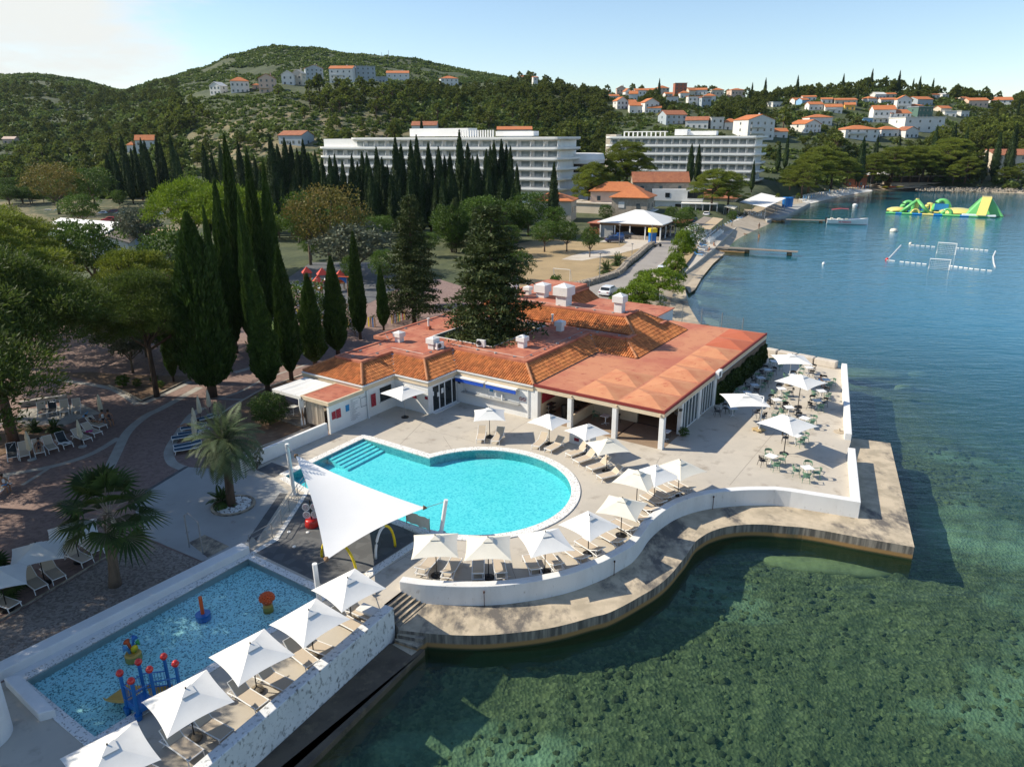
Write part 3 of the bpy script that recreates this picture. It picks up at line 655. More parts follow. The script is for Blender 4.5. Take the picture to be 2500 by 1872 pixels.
# white gutter strip and back wall
g0, g1 = at2('R1',100,1130), at2('R1',1512,360)
setting('gutter', MB().ribbon([kp_out[0], kp_out[1]], offset_path([kp_out[0], kp_out[1]], .55), 1.4, 1.512), M['white'])
bwall = [at2('R1',-140,1150,1.95), at2('R1',1500,330,1.95)]
solo('pool_wall', MB().ribbon(bwall, offset_path(bwall, .75), 1.0, 1.95), M['white'], 'long low white wall between the gravel bed and the toddler pool', 'wall', bevel=.04)
ew = [at2('R1',20,1120,1.9), at2('R1',228,1335,1.9)]
solo('pool_wall', MB().ribbon(ew, offset_path(ew, .85) if False else [tuple(Vector(q)+(Vector(g1)-Vector(g0)).normalized()*-.0+Vector((.55,.25))) for q in ew], 1.0, 1.9), M['white'], 'short white bench wall at the near left corner of the toddler pool', 'wall', bevel=.05)
p = at('R1',48,1490,1.5)
solo('round_kiosk', MB().lathe([(1.1,0),(1.1,2.3),(1.0,2.4)], 40, (p.x-1.1, p.y, 1.5)), M['white'], 'round white drum at the left edge beside the toddler pool', 'kiosk', smooth=False)
setting('drain_grate', MB().sheet([at2('R1',150,1150), at2('R1',270,1340), at2('R1',560,1560), at2('R1',500,1480)], 1.508), M['lead']) if False else None
# ---- splash pad and paving sheets around
setting('splash_pad', MB().sheet([at2('R2',300,306), at2('R2',262,365), at2('R2',150,545), at2('R2',45,600), at2('R2',400,768), at2('R2',590,694), at2('R2',862,520), at2('R2',760,474)], 1.504), M['splash_tile'])
setting('splash_border', MB().ribbon([at2('R2',862,528), at2('R2',585,705)], [at2('R2',872,548), at2('R2',600,733)], 1.4, 1.56), M['pebble_white'])
setting('splash_border', MB().ribbon([at2('R2',20,605), at2('R2',140,530), at2('R2',248,370), at2('R2',296,296)], [at2('R2',36,612), at2('R2',160,540), at2('R2',262,378), at2('R2',312,302)], 1.4, 1.52), M['pebble_white'])
setting('drain_strip', MB().sheet([at2('R2',5,545), at2('R2',45,552), at2('R2',205,312), at2('R2',168,308)], 1.506), M['splash_tile'])
setting('foot_mat', MB().sheet([at2('R2',52,195), at2('R2',128,158), at2('R2',222,190), at2('R2',142,232)], 1.506), M['splash_tile'])
# ---- left plaza
plaza = [at2('S2',1880,950), bw(-23.3,-20.2), bw(-23.5,-8), bw(-31,-8), bw(-31,34), (-12,120), (-95,120), (-75,30), (-40,2), at2('R1',-900,1500), at2('R1',60,1130), at2('R1',1500,375), at2('R2',20,600), at2('R2',210,300), at2('R2',140,243)]
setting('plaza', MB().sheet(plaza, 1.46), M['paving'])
pad = [at2('S2',1885,942), at2('S2',1450,915), at2('S2',1130,1110), at2('S2',1030,1215), at2('S2',1120,1440), at2('R1',890,275), at2('R1',1215,415), at2('R1',1500,340), at2('R2',20,600), at2('R2',210,300), at2('R2',140,240)]
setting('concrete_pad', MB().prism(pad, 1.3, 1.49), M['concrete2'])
setting('pad_edge', MB().ribbon([at2('S2',1450,912), at2('S2',1128,1112)], [at2('S2',1425,912), at2('S2',1112,1104)], 1.4, 1.50), M['splash_tile'])
gravel = [at2('R1',-300,1130), at2('R1',-300,960), at2('R1',0,790), at2('R1',600,428), at2('R1',880,290), at2('R1',1210,420), at2('R1',900,620), at2('R1',0,1060)]
setting('gravel_bed', MB().sheet(gravel, 1.475), M['gravel'])
kb = [at2('R1',-100,825), at2('R1',0,765), at2('R1',300,590), at2('R1',600,412), at2('R1',800,300)]
setting('kerb', MB().ribbon(kb, offset_path(kb, -.12), 1.4, 1.54), M['quay'])
M['stripe'] = mat('paving_stripe', (.40,.38,.34), .85, (.32,.30,.27), 1.2)
def stripe(pts, wd, z=1.468, m=None):
 p_ = smooth_path(pts, 5); a_ = offset_path(p_, wd/2); b_ = offset_path(p_, -wd/2); mb = MB(); n = len(p_)
 mb.add([(q[0],q[1],z) for q in a_]+[(q[0],q[1],z) for q in b_], [(i, i+1, n+i+1, n+i) for i in range(n-1)])
 setting('paving_stripe', mb, m or M['stripe'])
stripe([at2('W2',-100,775), at2('W2',0,760), at2('W2',400,690), at2('W2',700,595), at2('W2',920,468)], .55)
stripe([at2('W2',780,790), at2('W2',850,690), at2('W2',905,580), at2('W2',990,420), at2('W2',1130,300), at2('W3',60,360), at2('W3',340,205)], .75, 1.472)
stripe([at2('W2',170,835), at2('W2',290,760), at2('W2',380,700)], .3, 1.474)
stripe([at2('W3',480,295), at2('W3',660,235), at2('W3',820,150), at2('W3',1000,85), at2('W3',1180,25)], .3)
stripe([at2('W3',490,290), at2('W3',580,298), at2('W3',680,300)], .3, 1.476)
stripe([at2('W3',610,90), at2('W3',720,60), at2('W3',800,30)], .7)
stripe([at2('S2',1060,430), at2('S2',960,360), at2('S2',840,305), at2('S2',600,262), at2('S2',380,242), at2('S2',250,250)], .6)
stripe([at2('S2',1090,430), at2('S2',1250,360), at2('S2',1470,255)], .6, 1.476)
stripe([at2('W3',210,830), at2('W3',130,790), at2('W3',100,720), at2('W3',120,650), at2('W3',180,560), at2('W3',270,430), at2('W3',370,360)], .7)
bed1 = [at2('W3',*p_) for p_ in ((300,700),(430,745),(560,735),(700,705),(850,650),(1000,600),(1190,515),(1250,430),(1000,290),(945,215),(1135,110),(1050,125),(940,180),(830,225),(700,295),(560,385),(490,440),(430,560))]
setting('planting_bed', MB().sheet(bed1, 1.482), M['soil'])
kb = smooth_path([at2('W3',*p_) for p_ in ((1190,515),(1000,600),(850,655),(700,710),(560,738),(430,745))], 4)
setting('kerb', MB().ribbon(kb, offset_path(kb, .16), 1.4, 1.58), M['concrete'])
kb = smooth_path([at2('W3',*p_) for p_ in ((470,455),(540,385),(700,290),(830,220),(940,178),(1135,108))], 4)
setting('kerb', MB().ribbon(kb, offset_path(kb, -.16), 1.4, 1.56), M['concrete'])
bed2 = [at2('S2',*p_) for p_ in ((1085,412),(960,345),(830,290),(450,190),(700,180),(900,200),(1450,212),(1470,238),(1250,345))]
setting('planting_bed', MB().sheet(bed2, 1.482), M['soil'])
kb = [at2('S2',*p_) for p_ in ((1470,240),(1250,345),(1085,414),(960,347),(830,292))]
setting('kerb', MB().ribbon(kb, offset_path(kb, -.2), 1.4, 1.6), M['quay'])
bed3 = [at2('S2',*p_) for p_ in ((-60,700),(0,655),(180,605),(380,590),(480,615),(545,645),(400,700),(180,745),(0,830))]
setting('planting_bed', MB().sheet(bed3, 1.482), M['soil'])
setting('lounger_terrace', MB().sheet([at2('S2',*p_) for p_ in ((120,560),(160,470),(640,430),(780,500),(620,540),(480,605),(380,585),(200,595))], 1.478), M['stripe'])
kb = [at2('S2',160,455), at2('S2',300,430), at2('S2',520,400)]
solo('low_bench_wall', MB().ribbon(kb, offset_path(kb, .4), 1.4, 1.95), M['stripe'], 'low grey stone bench wall behind the row of loungers under the pine', 'wall')
lw0, lw1, lw2 = bw(-23.45,-19.8), bw(-23.45,-11.8), bw(-23.45,-11.5)
mb = MB(); wlp = [lw0, lw1]; mb.ribbon(wlp, offset_path(wlp, .3), 1.2, 2.5)
solo('garden_wall', mb, M['white'], 'low white wall running from the pergola to the palm beside the pool', 'wall', bevel=.02)
BLD = thing('pool_restaurant', 'low white pool restaurant with terracotta tile skirts and flat red roofs beside the pool', 'building', (C0[0], C0[1], DZ), YAW)
SPLIT = {'hip_tiles','valley_flashing','facade_pier','courtyard_window','roof_kerb','courtyard_beam','inner_wall','inner_glass','downpipe','notice','sign','floodlight','bar_shutter','annex_wall','cable_block','inner_frame','arm','back_block','terrace_roof','gutter'}
def islands(mb):
 par = list(range(len(mb.v)))
 def fd(i):
  while par[i] != i: par[i] = par[par[i]]; i = par[i]
  return i
 for f in mb.f:
  for q in f[1:]: par[fd(q)] = fd(f[0])
 g = {}
 for f in mb.f: g.setdefault(fd(f[0]), []).append(f)
 out = []
 for fs in g.values():
  ix = sorted({i for f in fs for i in f}); mp = {i: k for k, i in enumerate(ix)}; b = MB(); b.add([mb.v[i] for i in ix], [tuple(mp[i] for i in f) for f in fs]); out.append(b)
 return out
def part(name, mb, m, parent=None, **k):
 if name in SPLIT:
  for b in islands(mb): o = obj(name, b, m, parent or BLD, **k)
  return o
 return obj(name, mb, m, parent or BLD, **k)
def tile_slope(mb, P, Q, run, z0, z1, umin, umax, period=.235, course=.40, amp=.075):
 "barrel tiles between the eave P-Q and a top line run metres inside; umin/umax(v) bound them along the eave"
 P = Vector((P[0], P[1], 0)); Q = Vector((Q[0], Q[1], 0)); t = (Q-P); Lg = t.length; t.normalize(); nrm = Vector((-t.y, t.x, 0))
 sl = math.hypot(run, z1-z0); nv = max(2, round(sl/course)); up = Vector((0,0,1)); on = (nrm*-(z1-z0)+up*run).normalized()
 lo = min(umin(0), umin(run)); hi = max(umax(0, Lg), umax(run, Lg)); nu = int((hi-lo)/period)
 prof = [(-.5,-.35),(-.36,.55),(-.14,1.0),(.14,1.0),(.36,.55),(.5,-.35)]
 for i in range(nu+1):
  uc = lo+(i+.5)*period
  for j in range(nv):
   va, vb = run*j/nv, run*(j+1)/nv; vm = (va+vb)/2
   if uc < umin(vm)-.02 or uc > umax(vm, Lg)+.02: continue
   jit = rnd.uniform(-.006, .006); vs = []
   for v, lift in ((va-.03, .035), (vb, .0)):
    zc = z0+(z1-z0)*v/run
    for du, h in prof:
     p = P+t*(uc+du*period)+nrm*v+up*zc+on*(h*amp+lift+jit); vs.append(p)
   mb.add(vs, [(k, k+1, 7+k, 6+k) for k in range(5)]+[(0, 6, 5+0, ) if False else (5, 4, 3, 2, 1, 0)])
def hip0(v): return v
def val0(v): return -v
def str0(v): return 0.0
def hip1(v, L): return L-v
def val1(v, L): return L+v
def str1(v, L): return L
EV = [(-30.7,-7.8),(-23.4,-7.8),(-23.4,-3.95),(-19.6,-3.95),(-19.6,0.0),(-11.5,0.0),(-11.5,11.5),(-7.5,11.5)]
tl = MB()
for k in range(7):
 cvx = lambda i: i in (0, 1, 3, 5, 7)
 tile_slope(tl, EV[k], EV[k+1], 2.0, 3.02, 4.0, hip0 if cvx(k) else val0, hip1 if cvx(k+1) else val1)
def rs_min(v): return v if v < 2 else (2.0+1.55 if v < 2.001 else 3.55+(v-2.0))
tile_slope(tl, (-7.5,11.5), (-7.5,24.0), 3.9, 3.08, 5.25, rs_min, lambda v, L: L-v*.95)
tile_slope(tl, (-28.5,15.0), (-9.45,15.0), 2.0, 4.22, 5.25, str0, hip1)
tile_slope(tl, (-25.7,11.2), (-18.85,11.2), 1.6, 3.1, 3.95, str0, str1)
tile_slope(tl, (-21.2,25.0), (-21.2,30.3), 1.7, 3.7, 4.75, str0, str1)
part('roof_tiles', tl, M['tile'])
base = MB()      # boarding under the tiles
def under(P, Q, run, z0, z1, a, b, d=.045):
 P = Vector((P[0], P[1], 0)); Q = Vector((Q[0], Q[1], 0)); t = (Q-P); Lg = t.length; t.normalize(); n_ = Vector((-t.y, t.x, 0)); u_ = Vector((0,0,1))
 base.quad(P+u_*(z0-d), Q+u_*(z0-d), P+t*b(run, Lg)+n_*run+u_*(z1-d), P+t*a(run)+n_*run+u_*(z1-d))
for k in range(7):
 under(EV[k], EV[k+1], 2.0, 3.02, 4.0, hip0 if cvx(k) else val0, hip1 if cvx(k+1) else val1)
base.quad((-7.5,11.5,3.03),(-7.5,24,3.03),(-11.4,20.3,5.2),(-11.4,17.05,5.2),(-9.5,15.05,4.12),(-9.5,13.5,4.12))
under((-28.5,15.0), (-9.45,15.0), 2.0, 4.22, 5.25, str0, hip1)
under((-25.7,11.2), (-18.85,11.2), 1.6, 3.1, 3.95, str0, str1); under((-21.2,25.0), (-21.2,30.3), 1.7, 3.7, 4.75, str0, str1)
base.quad((-7.5,24,3.03),(-11.5,24,3.03),(-11.4,20.3,5.2))
part('roof_boarding', base, M['ridge'])
hp = MB()
for k in (0, 1, 3, 5):
 e0 = EV[k]; pr = EV[k-1] if k else (-30.7, 10);
 d_ = {0:(1,1),1:(-1,1),3:(-1,1),5:(-1,1)}[k]
 hp.tube([(e0[0], e0[1], 3.09), (e0[0]+d_[0]*2, e0[1]+2, 4.06)], .12, 8)
hp.tube([(-7.5,11.5,3.12),(-9.5,13.5,4.08)], .12, 8).tube([(-9.5,15.1,4.3),(-11.4,17.0,5.32)], .12, 8).tube([(-7.55,24,3.1),(-11.4,20.4,5.3)], .12, 8)
part('hip_tiles', hp, M['ridge'])
vl = MB()
for k, top in ((2,(-25.4,-1.95)),(4,(-21.6,2.0)),(6,(-13.5,13.5))):
 e0 = EV[k]; d_ = Vector((top[0]-e0[0], top[1]-e0[1], 1.0)); s_ = Vector((.13, .13, 0))
 a_ = Vector((e0[0], e0[1], 3.06)); b_ = Vector((top[0], top[1], 4.08))
 vl.quad(a_-s_, a_+s_, b_+s_, b_-s_)
part('valley_flashing', vl, M['lead'])
# ---- flat roofs
flat = [(-28.7,-5.8),(-25.4,-5.8),(-25.4,-1.95),(-21.6,-1.95),(-21.6,2.0),(-13.5,2.0),(-13.5,13.5),(-9.5,13.5),(-9.5,15.4),(-12,17.5),(-30.6,17.5),(-30.6,1.0),(-28.7,1.0)]
court = [(-25.75,4.35),(-18.82,4.35),(-18.82,13.6),(-25.75,13.6)]
part('flat_roof', holed(flat, [court], 4.16), M['roof_red'])
lip = [(-30.6,17.0),(-30.6,1.0),(-28.7,1.0)]+flat[:9]
part('roof_kerb', MB().ribbon(lip, offset_path(lip, .3), 3.93, 4.26), M['roof_red'])
ckb = court+[court[0]]
part('roof_kerb', MB().ribbon(court[::-1]+[court[-1]], offset_path(court[::-1]+[court[-1]], .12), 4.0, 4.21), M['white'])
part('courtyard_wall', MB().ribbon(court+[court[0]], offset_path(court+[court[0]], -.15), 0.0, 4.1), M['cream'])
part('courtyard_floor', MB().sheet(court, .02), M['soil'])
part('courtyard_window', MB().bb(-24, -21, 11.1, 11.16, 1.0, 2.6).bb(-18.95, -18.9, 7, 10, 1.0, 2.6), M['glass'])
part('courtyard_screen', MB().bb(-25.6, -18.9, 11.17, 11.3, 0, 3.0), M['white'])
part('courtyard_beam', MB().bb(-20.6, -18.9, 9.4, 9.6, 2.6, 2.75).bb(-20.0, -19.85, 9.4, 9.55, 0, 3.6).bb(-20.4, -19.45, 9.38, 9.56, 3.55, 3.65), M['cream'])
up = [(-28.5,17.0),(-11.4,17.0),(-11.4,20.3),(-22.9,20.3),(-22.9,30.3),(-28.5,30.3)]
part('upper_flat_roof', MB().prism(up, 4.17, 5.36), M['roof_red'])
ul = up[:3]
part('roof_kerb', MB().ribbon(ul, offset_path(ul, .3), 5.2, 5.50), M['roof_red'])
part('roof_kerb', MB().bb(-9.75, -9.3, 13.5, 15.2, 4.1, 4.32).bb(-9.6, -9.1, 20.9, 22.4, 3.7, 4.22).bb(-23.1, -22.6, 25.0, 30.3, 4.75, 5.0), M['roof_red'])
part('back_block', MB().bb(-30.6, -11.5, 24, 30, 0, 3.7).bb(-11.5, -7.6, 24.1, 26.8, 0, 3.0), M['white'])
part('back_roof', MB().bb(-22.85, -11.4, 20.4, 30.3, 3.7, 3.78), M['roof_red'])
# lightning cable on small concrete blocks along the roof edges
cb = MB(); wr = MB()
def cable(pts, z, step=1.95):
 for i in range(len(pts)-1):
  a_, b_ = Vector(pts[i]), Vector(pts[i+1]); n_ = max(1, int((b_-a_).length/step))
  for k in range(n_):
   q = a_.lerp(b_, (k+.5)/n_); cb.box((q.x, q.y, z+.05), (.2, .2, .12), rnd.random())
  wr.tube([(a_.x, a_.y, z+.13), (b_.x, b_.y, z+.13)], .018, 5)
ci = offset_path([(-28.5,-5.6),(-25.4,-5.8),(-25.4,-1.95),(-21.6,-1.95),(-21.6,2.0),(-13.5,2.0),(-13.5,13.5),(-9.5,13.5)], .75)
cable(ci, 4.16); cable([(-28,-4.6),(-28,0.5),(-30,2),(-30,14)], 4.16); cable([(-27,14.2),(-12,14.2)], 4.16); cable([(-27,17.9),(-12.2,17.9),(-12.2,20)], 5.36)
part('cable_block', cb, M['concrete2']); part('lightning_cable', wr, M['galv'])
# ---- terrace roof and painted skylights
part('terrace_roof', MB().bb(-11.9, -.02, .02, 27.0, 2.98, 3.08).bb(-22, -11.9, 24.1, 27, 2.9, 3.05), M['roof_orange'])
part('terrace_roof_edge', MB().bb(-11.5, .03, -.03, .09, 2.94, 3.16).bb(-.09, .03, .09, 27.0, 2.94, 3.16), mat('roof_edge_red', (.20,.025,.02), .7))
part('fascia', MB().bb(-11.7, .0, 0.0, .22, 2.58, 2.94).bb(-.22, .0, .22, 27.0, 2.58, 2.94), M['cream'])
for k, (pa, pb) in enumerate([(-2.0, 1.98+3.84*i) for i in range(7)]+[(-5.9,1.98),(-5.9,5.82)]):
 h = 1.86
 part('skylight', MB().add([(pa-h,pb-h,3.084),(pa+h-.03,pb-h,3.084),(pa+h-.03,pb+h,3.084),(pa-h,pb+h,3.084),(pa,pb,3.46)], [(0,1,4),(1,2,4),(2,3,4),(3,0,4)]), M['roof_pyr_red'] if k in (5, 6) else M['roof_pyr'])
for a_ in (-8.1, -4.1, -.19): part('column', MB().bb(a_-.19, a_+.19, .03, .41, 0, 2.58), M['white'], bevel=.02)
part('pier', MB().bb(-11.75, -11.1, -.02, .5, 0, 2.58), M['white'])
# porch interior
part('porch_floor', MB().bb(-11.1, -.05, .1, 11.6, -.02, .012), mat('porch_tile', (.30,.215,.15), .6, (.25,.18,.12), 2))
iw = MB().bb(-11.4, -11.2, .5, 11.6, 0, 2.9).bb(-11.2, -.25, 8.0, 8.15, 0, 2.9).bb(-11.2, -8.2, 4.1, 4.25, 2.2, 2.9).bb(-8.15, -8.0, .42, 4.2, 0, .95).bb(-8.0, -4.2, 4.1, 4.25, 0, .95).bb(-4.25, -3.95, 4.05, 4.3, 0, 2.9)
part('inner_wall', iw, M['cream'])
part('inner_glass', MB().bb(-7.9, -4.3, 4.15, 4.19, .95, 2.55).bb(-10.9, -8.4, 8.17-.21, 8.0-.01, .1, 2.2), M['glass'])
part('inner_frame', MB().bb(-8.0, -4.2, 4.08, 4.28, 2.2, 2.3).bb(-9.7, -9.6, 7.93, 8.0, 0, 2.2).bb(-10.95, -10.85, 7.93, 8.0, 0, 2.2).bb(-8.45, -8.35, 7.93, 8.0, 0, 2.2).bb(-6.1,-6.02,4.1,4.27,.95,2.2), M['frame_white'])
part('menu_board', MB().bb(-11.19, -11.15, .8, 2.9, 1.25, 2.1), M['sign_red'])
part('door_track', MB().bb(-4.05, -.2, 4.1, 4.16, .013, .05).bb(-4.1, -4.04, .42, 4.1, .013, .05), M['black'])
# right facade: folding glass doors, pier, ivy wall
fr = MB(); gl = MB()
def glazing(b0, b1, n, a=-.12, z1=2.56):
 gl.bb(a-.02, a, b0, b1, .08, z1)
 for k in range(n+1):
  q = b0+(b1-b0)*k/n; fr.bb(a-.05, a+.05, q-.045, q+.045, 0, z1)
 fr.bb(a-.05, a+.05, b0, b1, 0, .1).bb(a-.05, a+.05, b0, b1, z1-.1, z1)
glazing(3.95, 7.6, 5); glazing(8.1, 11.3, 5)
part('folding_glass', gl, M['glass_blue']); part('folding_frame', fr, M['frame_white'])
part('facade_pier', MB().bb(-.24, 0, 7.6, 8.1, 0, 2.58).bb(-.3, .02, 3.6, 3.95, 0, 2.58).bb(-.24, 0, 11.3, 11.8, 0, 2.58), M['white'])
part('facade_wall', MB().bb(-.24, -.02, 11.8, 26.9, 0, 2.58).bb(-11.5, -.24, 26.6, 26.9, 0, 2.95), M['white'])
# ---- white walls under the tile skirts
wl = MB()
def wallseg(p, q, z0=0, z1=2.55, th=.25):
 wl.ribbon([p, q], offset_path([p, q], th), z0, z1)
wallseg((-30.7,-7.8), (-23.4,-7.8)); wallseg((-23.4,-7.549), (-23.4,-5.95)); wallseg((-23.4,-4.3), (-23.4,-3.7)); wallseg((-23.4,-5.95), (-23.4,-4.3), 0, .95); wallseg((-23.4,-5.95), (-23.4,-4.3), 2.2)
wallseg((-23.65,-3.95), (-19.6,-3.95)); wallseg((-19.6,-3.7), (-19.6,-3.45)); wallseg((-19.6,-3.45), (-19.6,0), 2.3)
wallseg((-19.85,0), (-11.75,0)); wallseg((-30.7, 24), (-30.7,-7.55))
part('wall', wl, M['white'])
fs = MB(); gt = MB()
fp = [(-30.7,-7.8)]+EV[1:6]; fo = offset_path(fp, -.10)
fs.ribbon(fo, fp, 2.53, 2.90); go = offset_path(fp, -.18); gt.ribbon(go, offset_path(fp, .1), 2.90, 3.0)
part('fascia', fs, M['cream']); part('gutter', gt, mat('gutter_white', (.62,.63,.63), .6))
part('gutter', MB().bb(-11.55, -11.38, 0.1, 11.4, 3.0, 3.12).bb(-11.3, -7.5, 11.36, 11.5, 3.0, 3.1).bb(-7.58, -7.36, 11.4, 24, 3.0, 3.1), M['black'])
part('downpipe', MB().tube([(-12.0,-.08,0),(-12.0,-.08,2.55)], .05, 8).tube([(-23.3,-7.4,0),(-23.3,-7.4,2.5)], .09, 8), M['white'])
# doors
dg = part('door_glass', MB().bb(-19.66, -19.62, -3.4, -.15, .12, 2.3), M['glass'])
df = MB().bb(-19.70, -19.55, -3.45, -.1, .05, .12).bb(-19.9, -19.2, -3.5, -.1, 0, .05)
for q in (-3.42, -2.5, -1.75, -.75, -.13): df.bb(-19.69, -19.56, q-.04, q+.04, .1, 2.3)
part('door_frame', df, M['frame_white'])
part('notice', MB().bb(-19.61, -19.595, -3.35, -3.2, 1.5, 1.9).bb(-19.61, -19.595, -2.75, -2.45, 1.25, 1.65).bb(-19.61, -19.595, -2.2, -1.9, 1.4, 1.85), M['table_white'])
part('window', MB().bb(-23.5, -23.46, -5.9, -4.35, 1.0, 2.15), M['glass'])
part('window_frame', MB().bb(-23.5, -23.36, -5.95, -5.88, .95, 2.2).bb(-23.5, -23.36, -4.37, -4.3, .95, 2.2).bb(-23.55, -23.3, -5.95, -4.3, .88, .95), M['frame_white'])
# bar wall: shutters, counter, awnings, signs
part('bar_shutter', MB().bb(-18.9, -16.15, -.03, 0, 1.2, 2.3).bb(-15.55, -12.9, -.03, 0, 1.2, 2.3), mat('shutter', (.60,.61,.61), .6, (.55,.56,.56), 1.5, stretch=(.1,1,12)))
part('bar_counter', MB().bb(-18.9, -12.8, -.38, -.03, 1.08, 1.16), M['concrete2'])
gl_ = MB()
for k in range(26): gl_.lathe([(.03,0),(.035,.11),(.03,.12)], 7, (-16.9+.09*(k % 13)+rnd.uniform(-.02,.02), -.15-.1*(k//13), 1.16))
part('glasses', gl_, M['table_white'])
part('bottle', MB().lathe([(.05,0),(.05,.2),(.02,.26),(.02,.34)], 8, (-18.5,-.2,1.16)), M['galv']); part('bottle', MB().lathe([(.08,0),(.09,.35),(.05,.5),(.03,.55)], 10, (-14.55,-.2,1.16)), M['frame_white'])
for a0_, a1_ in ((-19.4,-16.35),(-16.1,-13.0)):
 aw = part('awning', MB().add([(a0_,-.42,2.42),(a1_,-.42,2.42),(a1_,-.44,2.08),(a0_,-.44,2.08),(a0_,-.46,2.42),(a1_,-.46,2.42),(a1_,-.48,2.08),(a0_,-.48,2.08)], [(0,1,2,3),(7,6,5,4),(0,4,5,1),(3,2,6,7),(0,3,7,4),(1,5,6,2)]), M['awning'])
 part('cassette', MB().bb(a0_-.05, a1_+.05, -.5, -.12, 2.42, 2.54), M['frame_white'], aw)
 part('arm', MB().tube([(a1_-.1,-.1,2.5),(a1_-.1,-.5,2.48)], .03).tube([(a0_+.1,-.1,2.5),(a0_+.1,-.5,2.48)], .03), M['galv'], aw)
part('sign', MB().bb(-16.0, -15.62, -.03, 0, 1.65, 1.95), M['sign_blue'])
part('sign', MB().bb(-19.5, -19.2, -.03, 0, 1.75, 1.95), M['black'])
for a_ in (-12.75, -12.40):
 s_ = part('no_smoking_sign', MB().tube([(a_,-.012,1.62),(a_,-.03,1.62)], .16, 20), M['table_white'])
 rg = MB();
 rg.tube([(a_+.145*math.cos(t_*math.pi/12), -.04, 1.62+.145*math.sin(t_*math.pi/12)) for t_ in range(25)], .022, 5).tube([(a_-.1,-.04,1.72),(a_+.1,-.04,1.52)], .02, 5)
 part('red_ring', rg, M['sign_darkred'], s_); part('cigarette', MB().bb(a_-.08, a_+.08, -.045, -.032, 1.60, 1.635), M['ink'], s_)
part('sign', MB().bb(-23.37, -23.34, -6.95, -6.40, .85, 1.95), M['sign_red'])
part('sign', MB().bb(-19.95, -19.65, -4.0, -3.97, 1.35, 1.6).bb(-21.4, -20.9, -4.0, -3.97, 1.2, 1.5), M['sign_darkred'])
# annex with the wall notices
an = MB().bb(-23.6, -23.38, -11.6, -7.8, 0, 2.42).bb(-26.5, -26.3, -8.2, -7.85, 0, 2.4)
part('annex_wall', an, M['white'])
part('annex_roof', MB().bb(-26.45, -23.45, -11.5, -7.9, 2.55, 2.66), M['roof_red'])
part('annex_fascia', MB().bb(-26.6, -23.3, -11.68, -11.5, 2.38, 2.68).bb(-23.45, -23.28, -11.5, -7.75, 2.38, 2.68).bb(-26.6, -26.45, -11.5, -7.9, 2.4, 2.68), M['cream'])
cu = MB(); n_ = 40
cu.add([(-26.4+2.1*k/n_, -11.35+.06*math.sin(k*1.9)+.03*math.sin(k*.7), z) for z in (.25, 2.38) for k in range(n_+1)], [(k, k+1, n_+2+k, n_+1+k) for k in range(n_)])
part('curtain', cu, M['drape'])
part('sign', MB().bb(-23.37, -23.35, -11.35, -10.95, 1.15, 1.8).bb(-23.37, -23.34, -10.9, -10.4, 1.1, 1.85), M['sign_red'])
part('sign', MB().bb(-23.37, -23.35, -9.85, -9.45, 1.35, 1.9), M['sign_blue'])
tx = MB()
for k in range(22):
 z = 2.15-k*.085; wd = rnd.uniform(.25, 1.0)
 tx.bb(-23.378, -23.372, -9.25, -9.25+wd, z, z+.022)
 if k > 3 and k % 2 == 0: tx.bb(-23.378, -23.372, -9.36, -9.30, z-.02, z+.04)
tx.bb(-23.378, -23.372, -8.35, -8.1, 2.13, 2.16).bb(-23.378, -23.372, -8.35, -8.15, 2.05, 2.075)
part('wall_notice', tx, M['ink'])
part('notice_frame', MB().bb(-23.378, -23.36, -8.15, -8.12, 1.2, 2.0).bb(-23.378, -23.36, -7.32-.0, -7.29, 1.2, 2.0).bb(-23.378, -23.36, -8.15, -7.29, 1.2, 1.23).bb(-23.378, -23.36, -8.15, -7.29, 1.97, 2.0), M['ink'])
# ---- chimneys, vents, air conditioners
def chimney(a_, b_, z, w_, h, k=.55):
 s_ = part('chimney', MB().bb(a_-w_*.36, a_+w_*.36, b_-w_*.36, b_+w_*.36, z-.1, z+h*k), M['white'], bevel=.01)
 part('cap', MB().bb(a_-w_/2, a_+w_/2, b_-w_/2, b_+w_/2, z+h*k, z+h*.84).add([(a_-w_/2,b_-w_/2,z+h*.84+.003),(a_+w_/2,b_-w_/2,z+h*.84+.003),(a_+w_/2,b_+w_/2,z+h*.84+.003),(a_-w_/2,b_+w_/2,z+h*.84+.003),(a_,b_,z+h)], [(0,1,4),(1,2,4),(2,3,4),(3,0,4)]), M['white'], s_)
for q in ((-26.5,18.9,5.36,1.35,2.3,.5),(-25.6,21,5.36,.85,1.05,.5),(-23.5,20.8,5.36,1.45,1.7,.35),(-19.4,18.5,5.36,1.75,2.4,.46),(-12.9,18.7,5.36,1.2,2.05,.52),
 (-16.5,12.8,4.16,.85,1.15,.45),(-16.4,5.8,4.16,.9,1.2,.5),(-27.2,1.0,4.16,.85,1.1,.48),(-23.0,.9,4.16,.9,1.2,.45)): chimney(*q)
for a_, b_ in ((-18.35,14.4),(-27.9,6.1)):
 v_ = part('vent_pipe', MB().bb(a_-.2, a_+.2, b_-.2, b_+.2, 4.16, 4.5), M['roof_red']); part('pipe', MB().tube([(a_,b_,4.5),(a_,b_,5.2)], .1, 10).tube([(a_,b_,5.2),(a_,b_,5.3)], .15, 10), M['white'], v_)
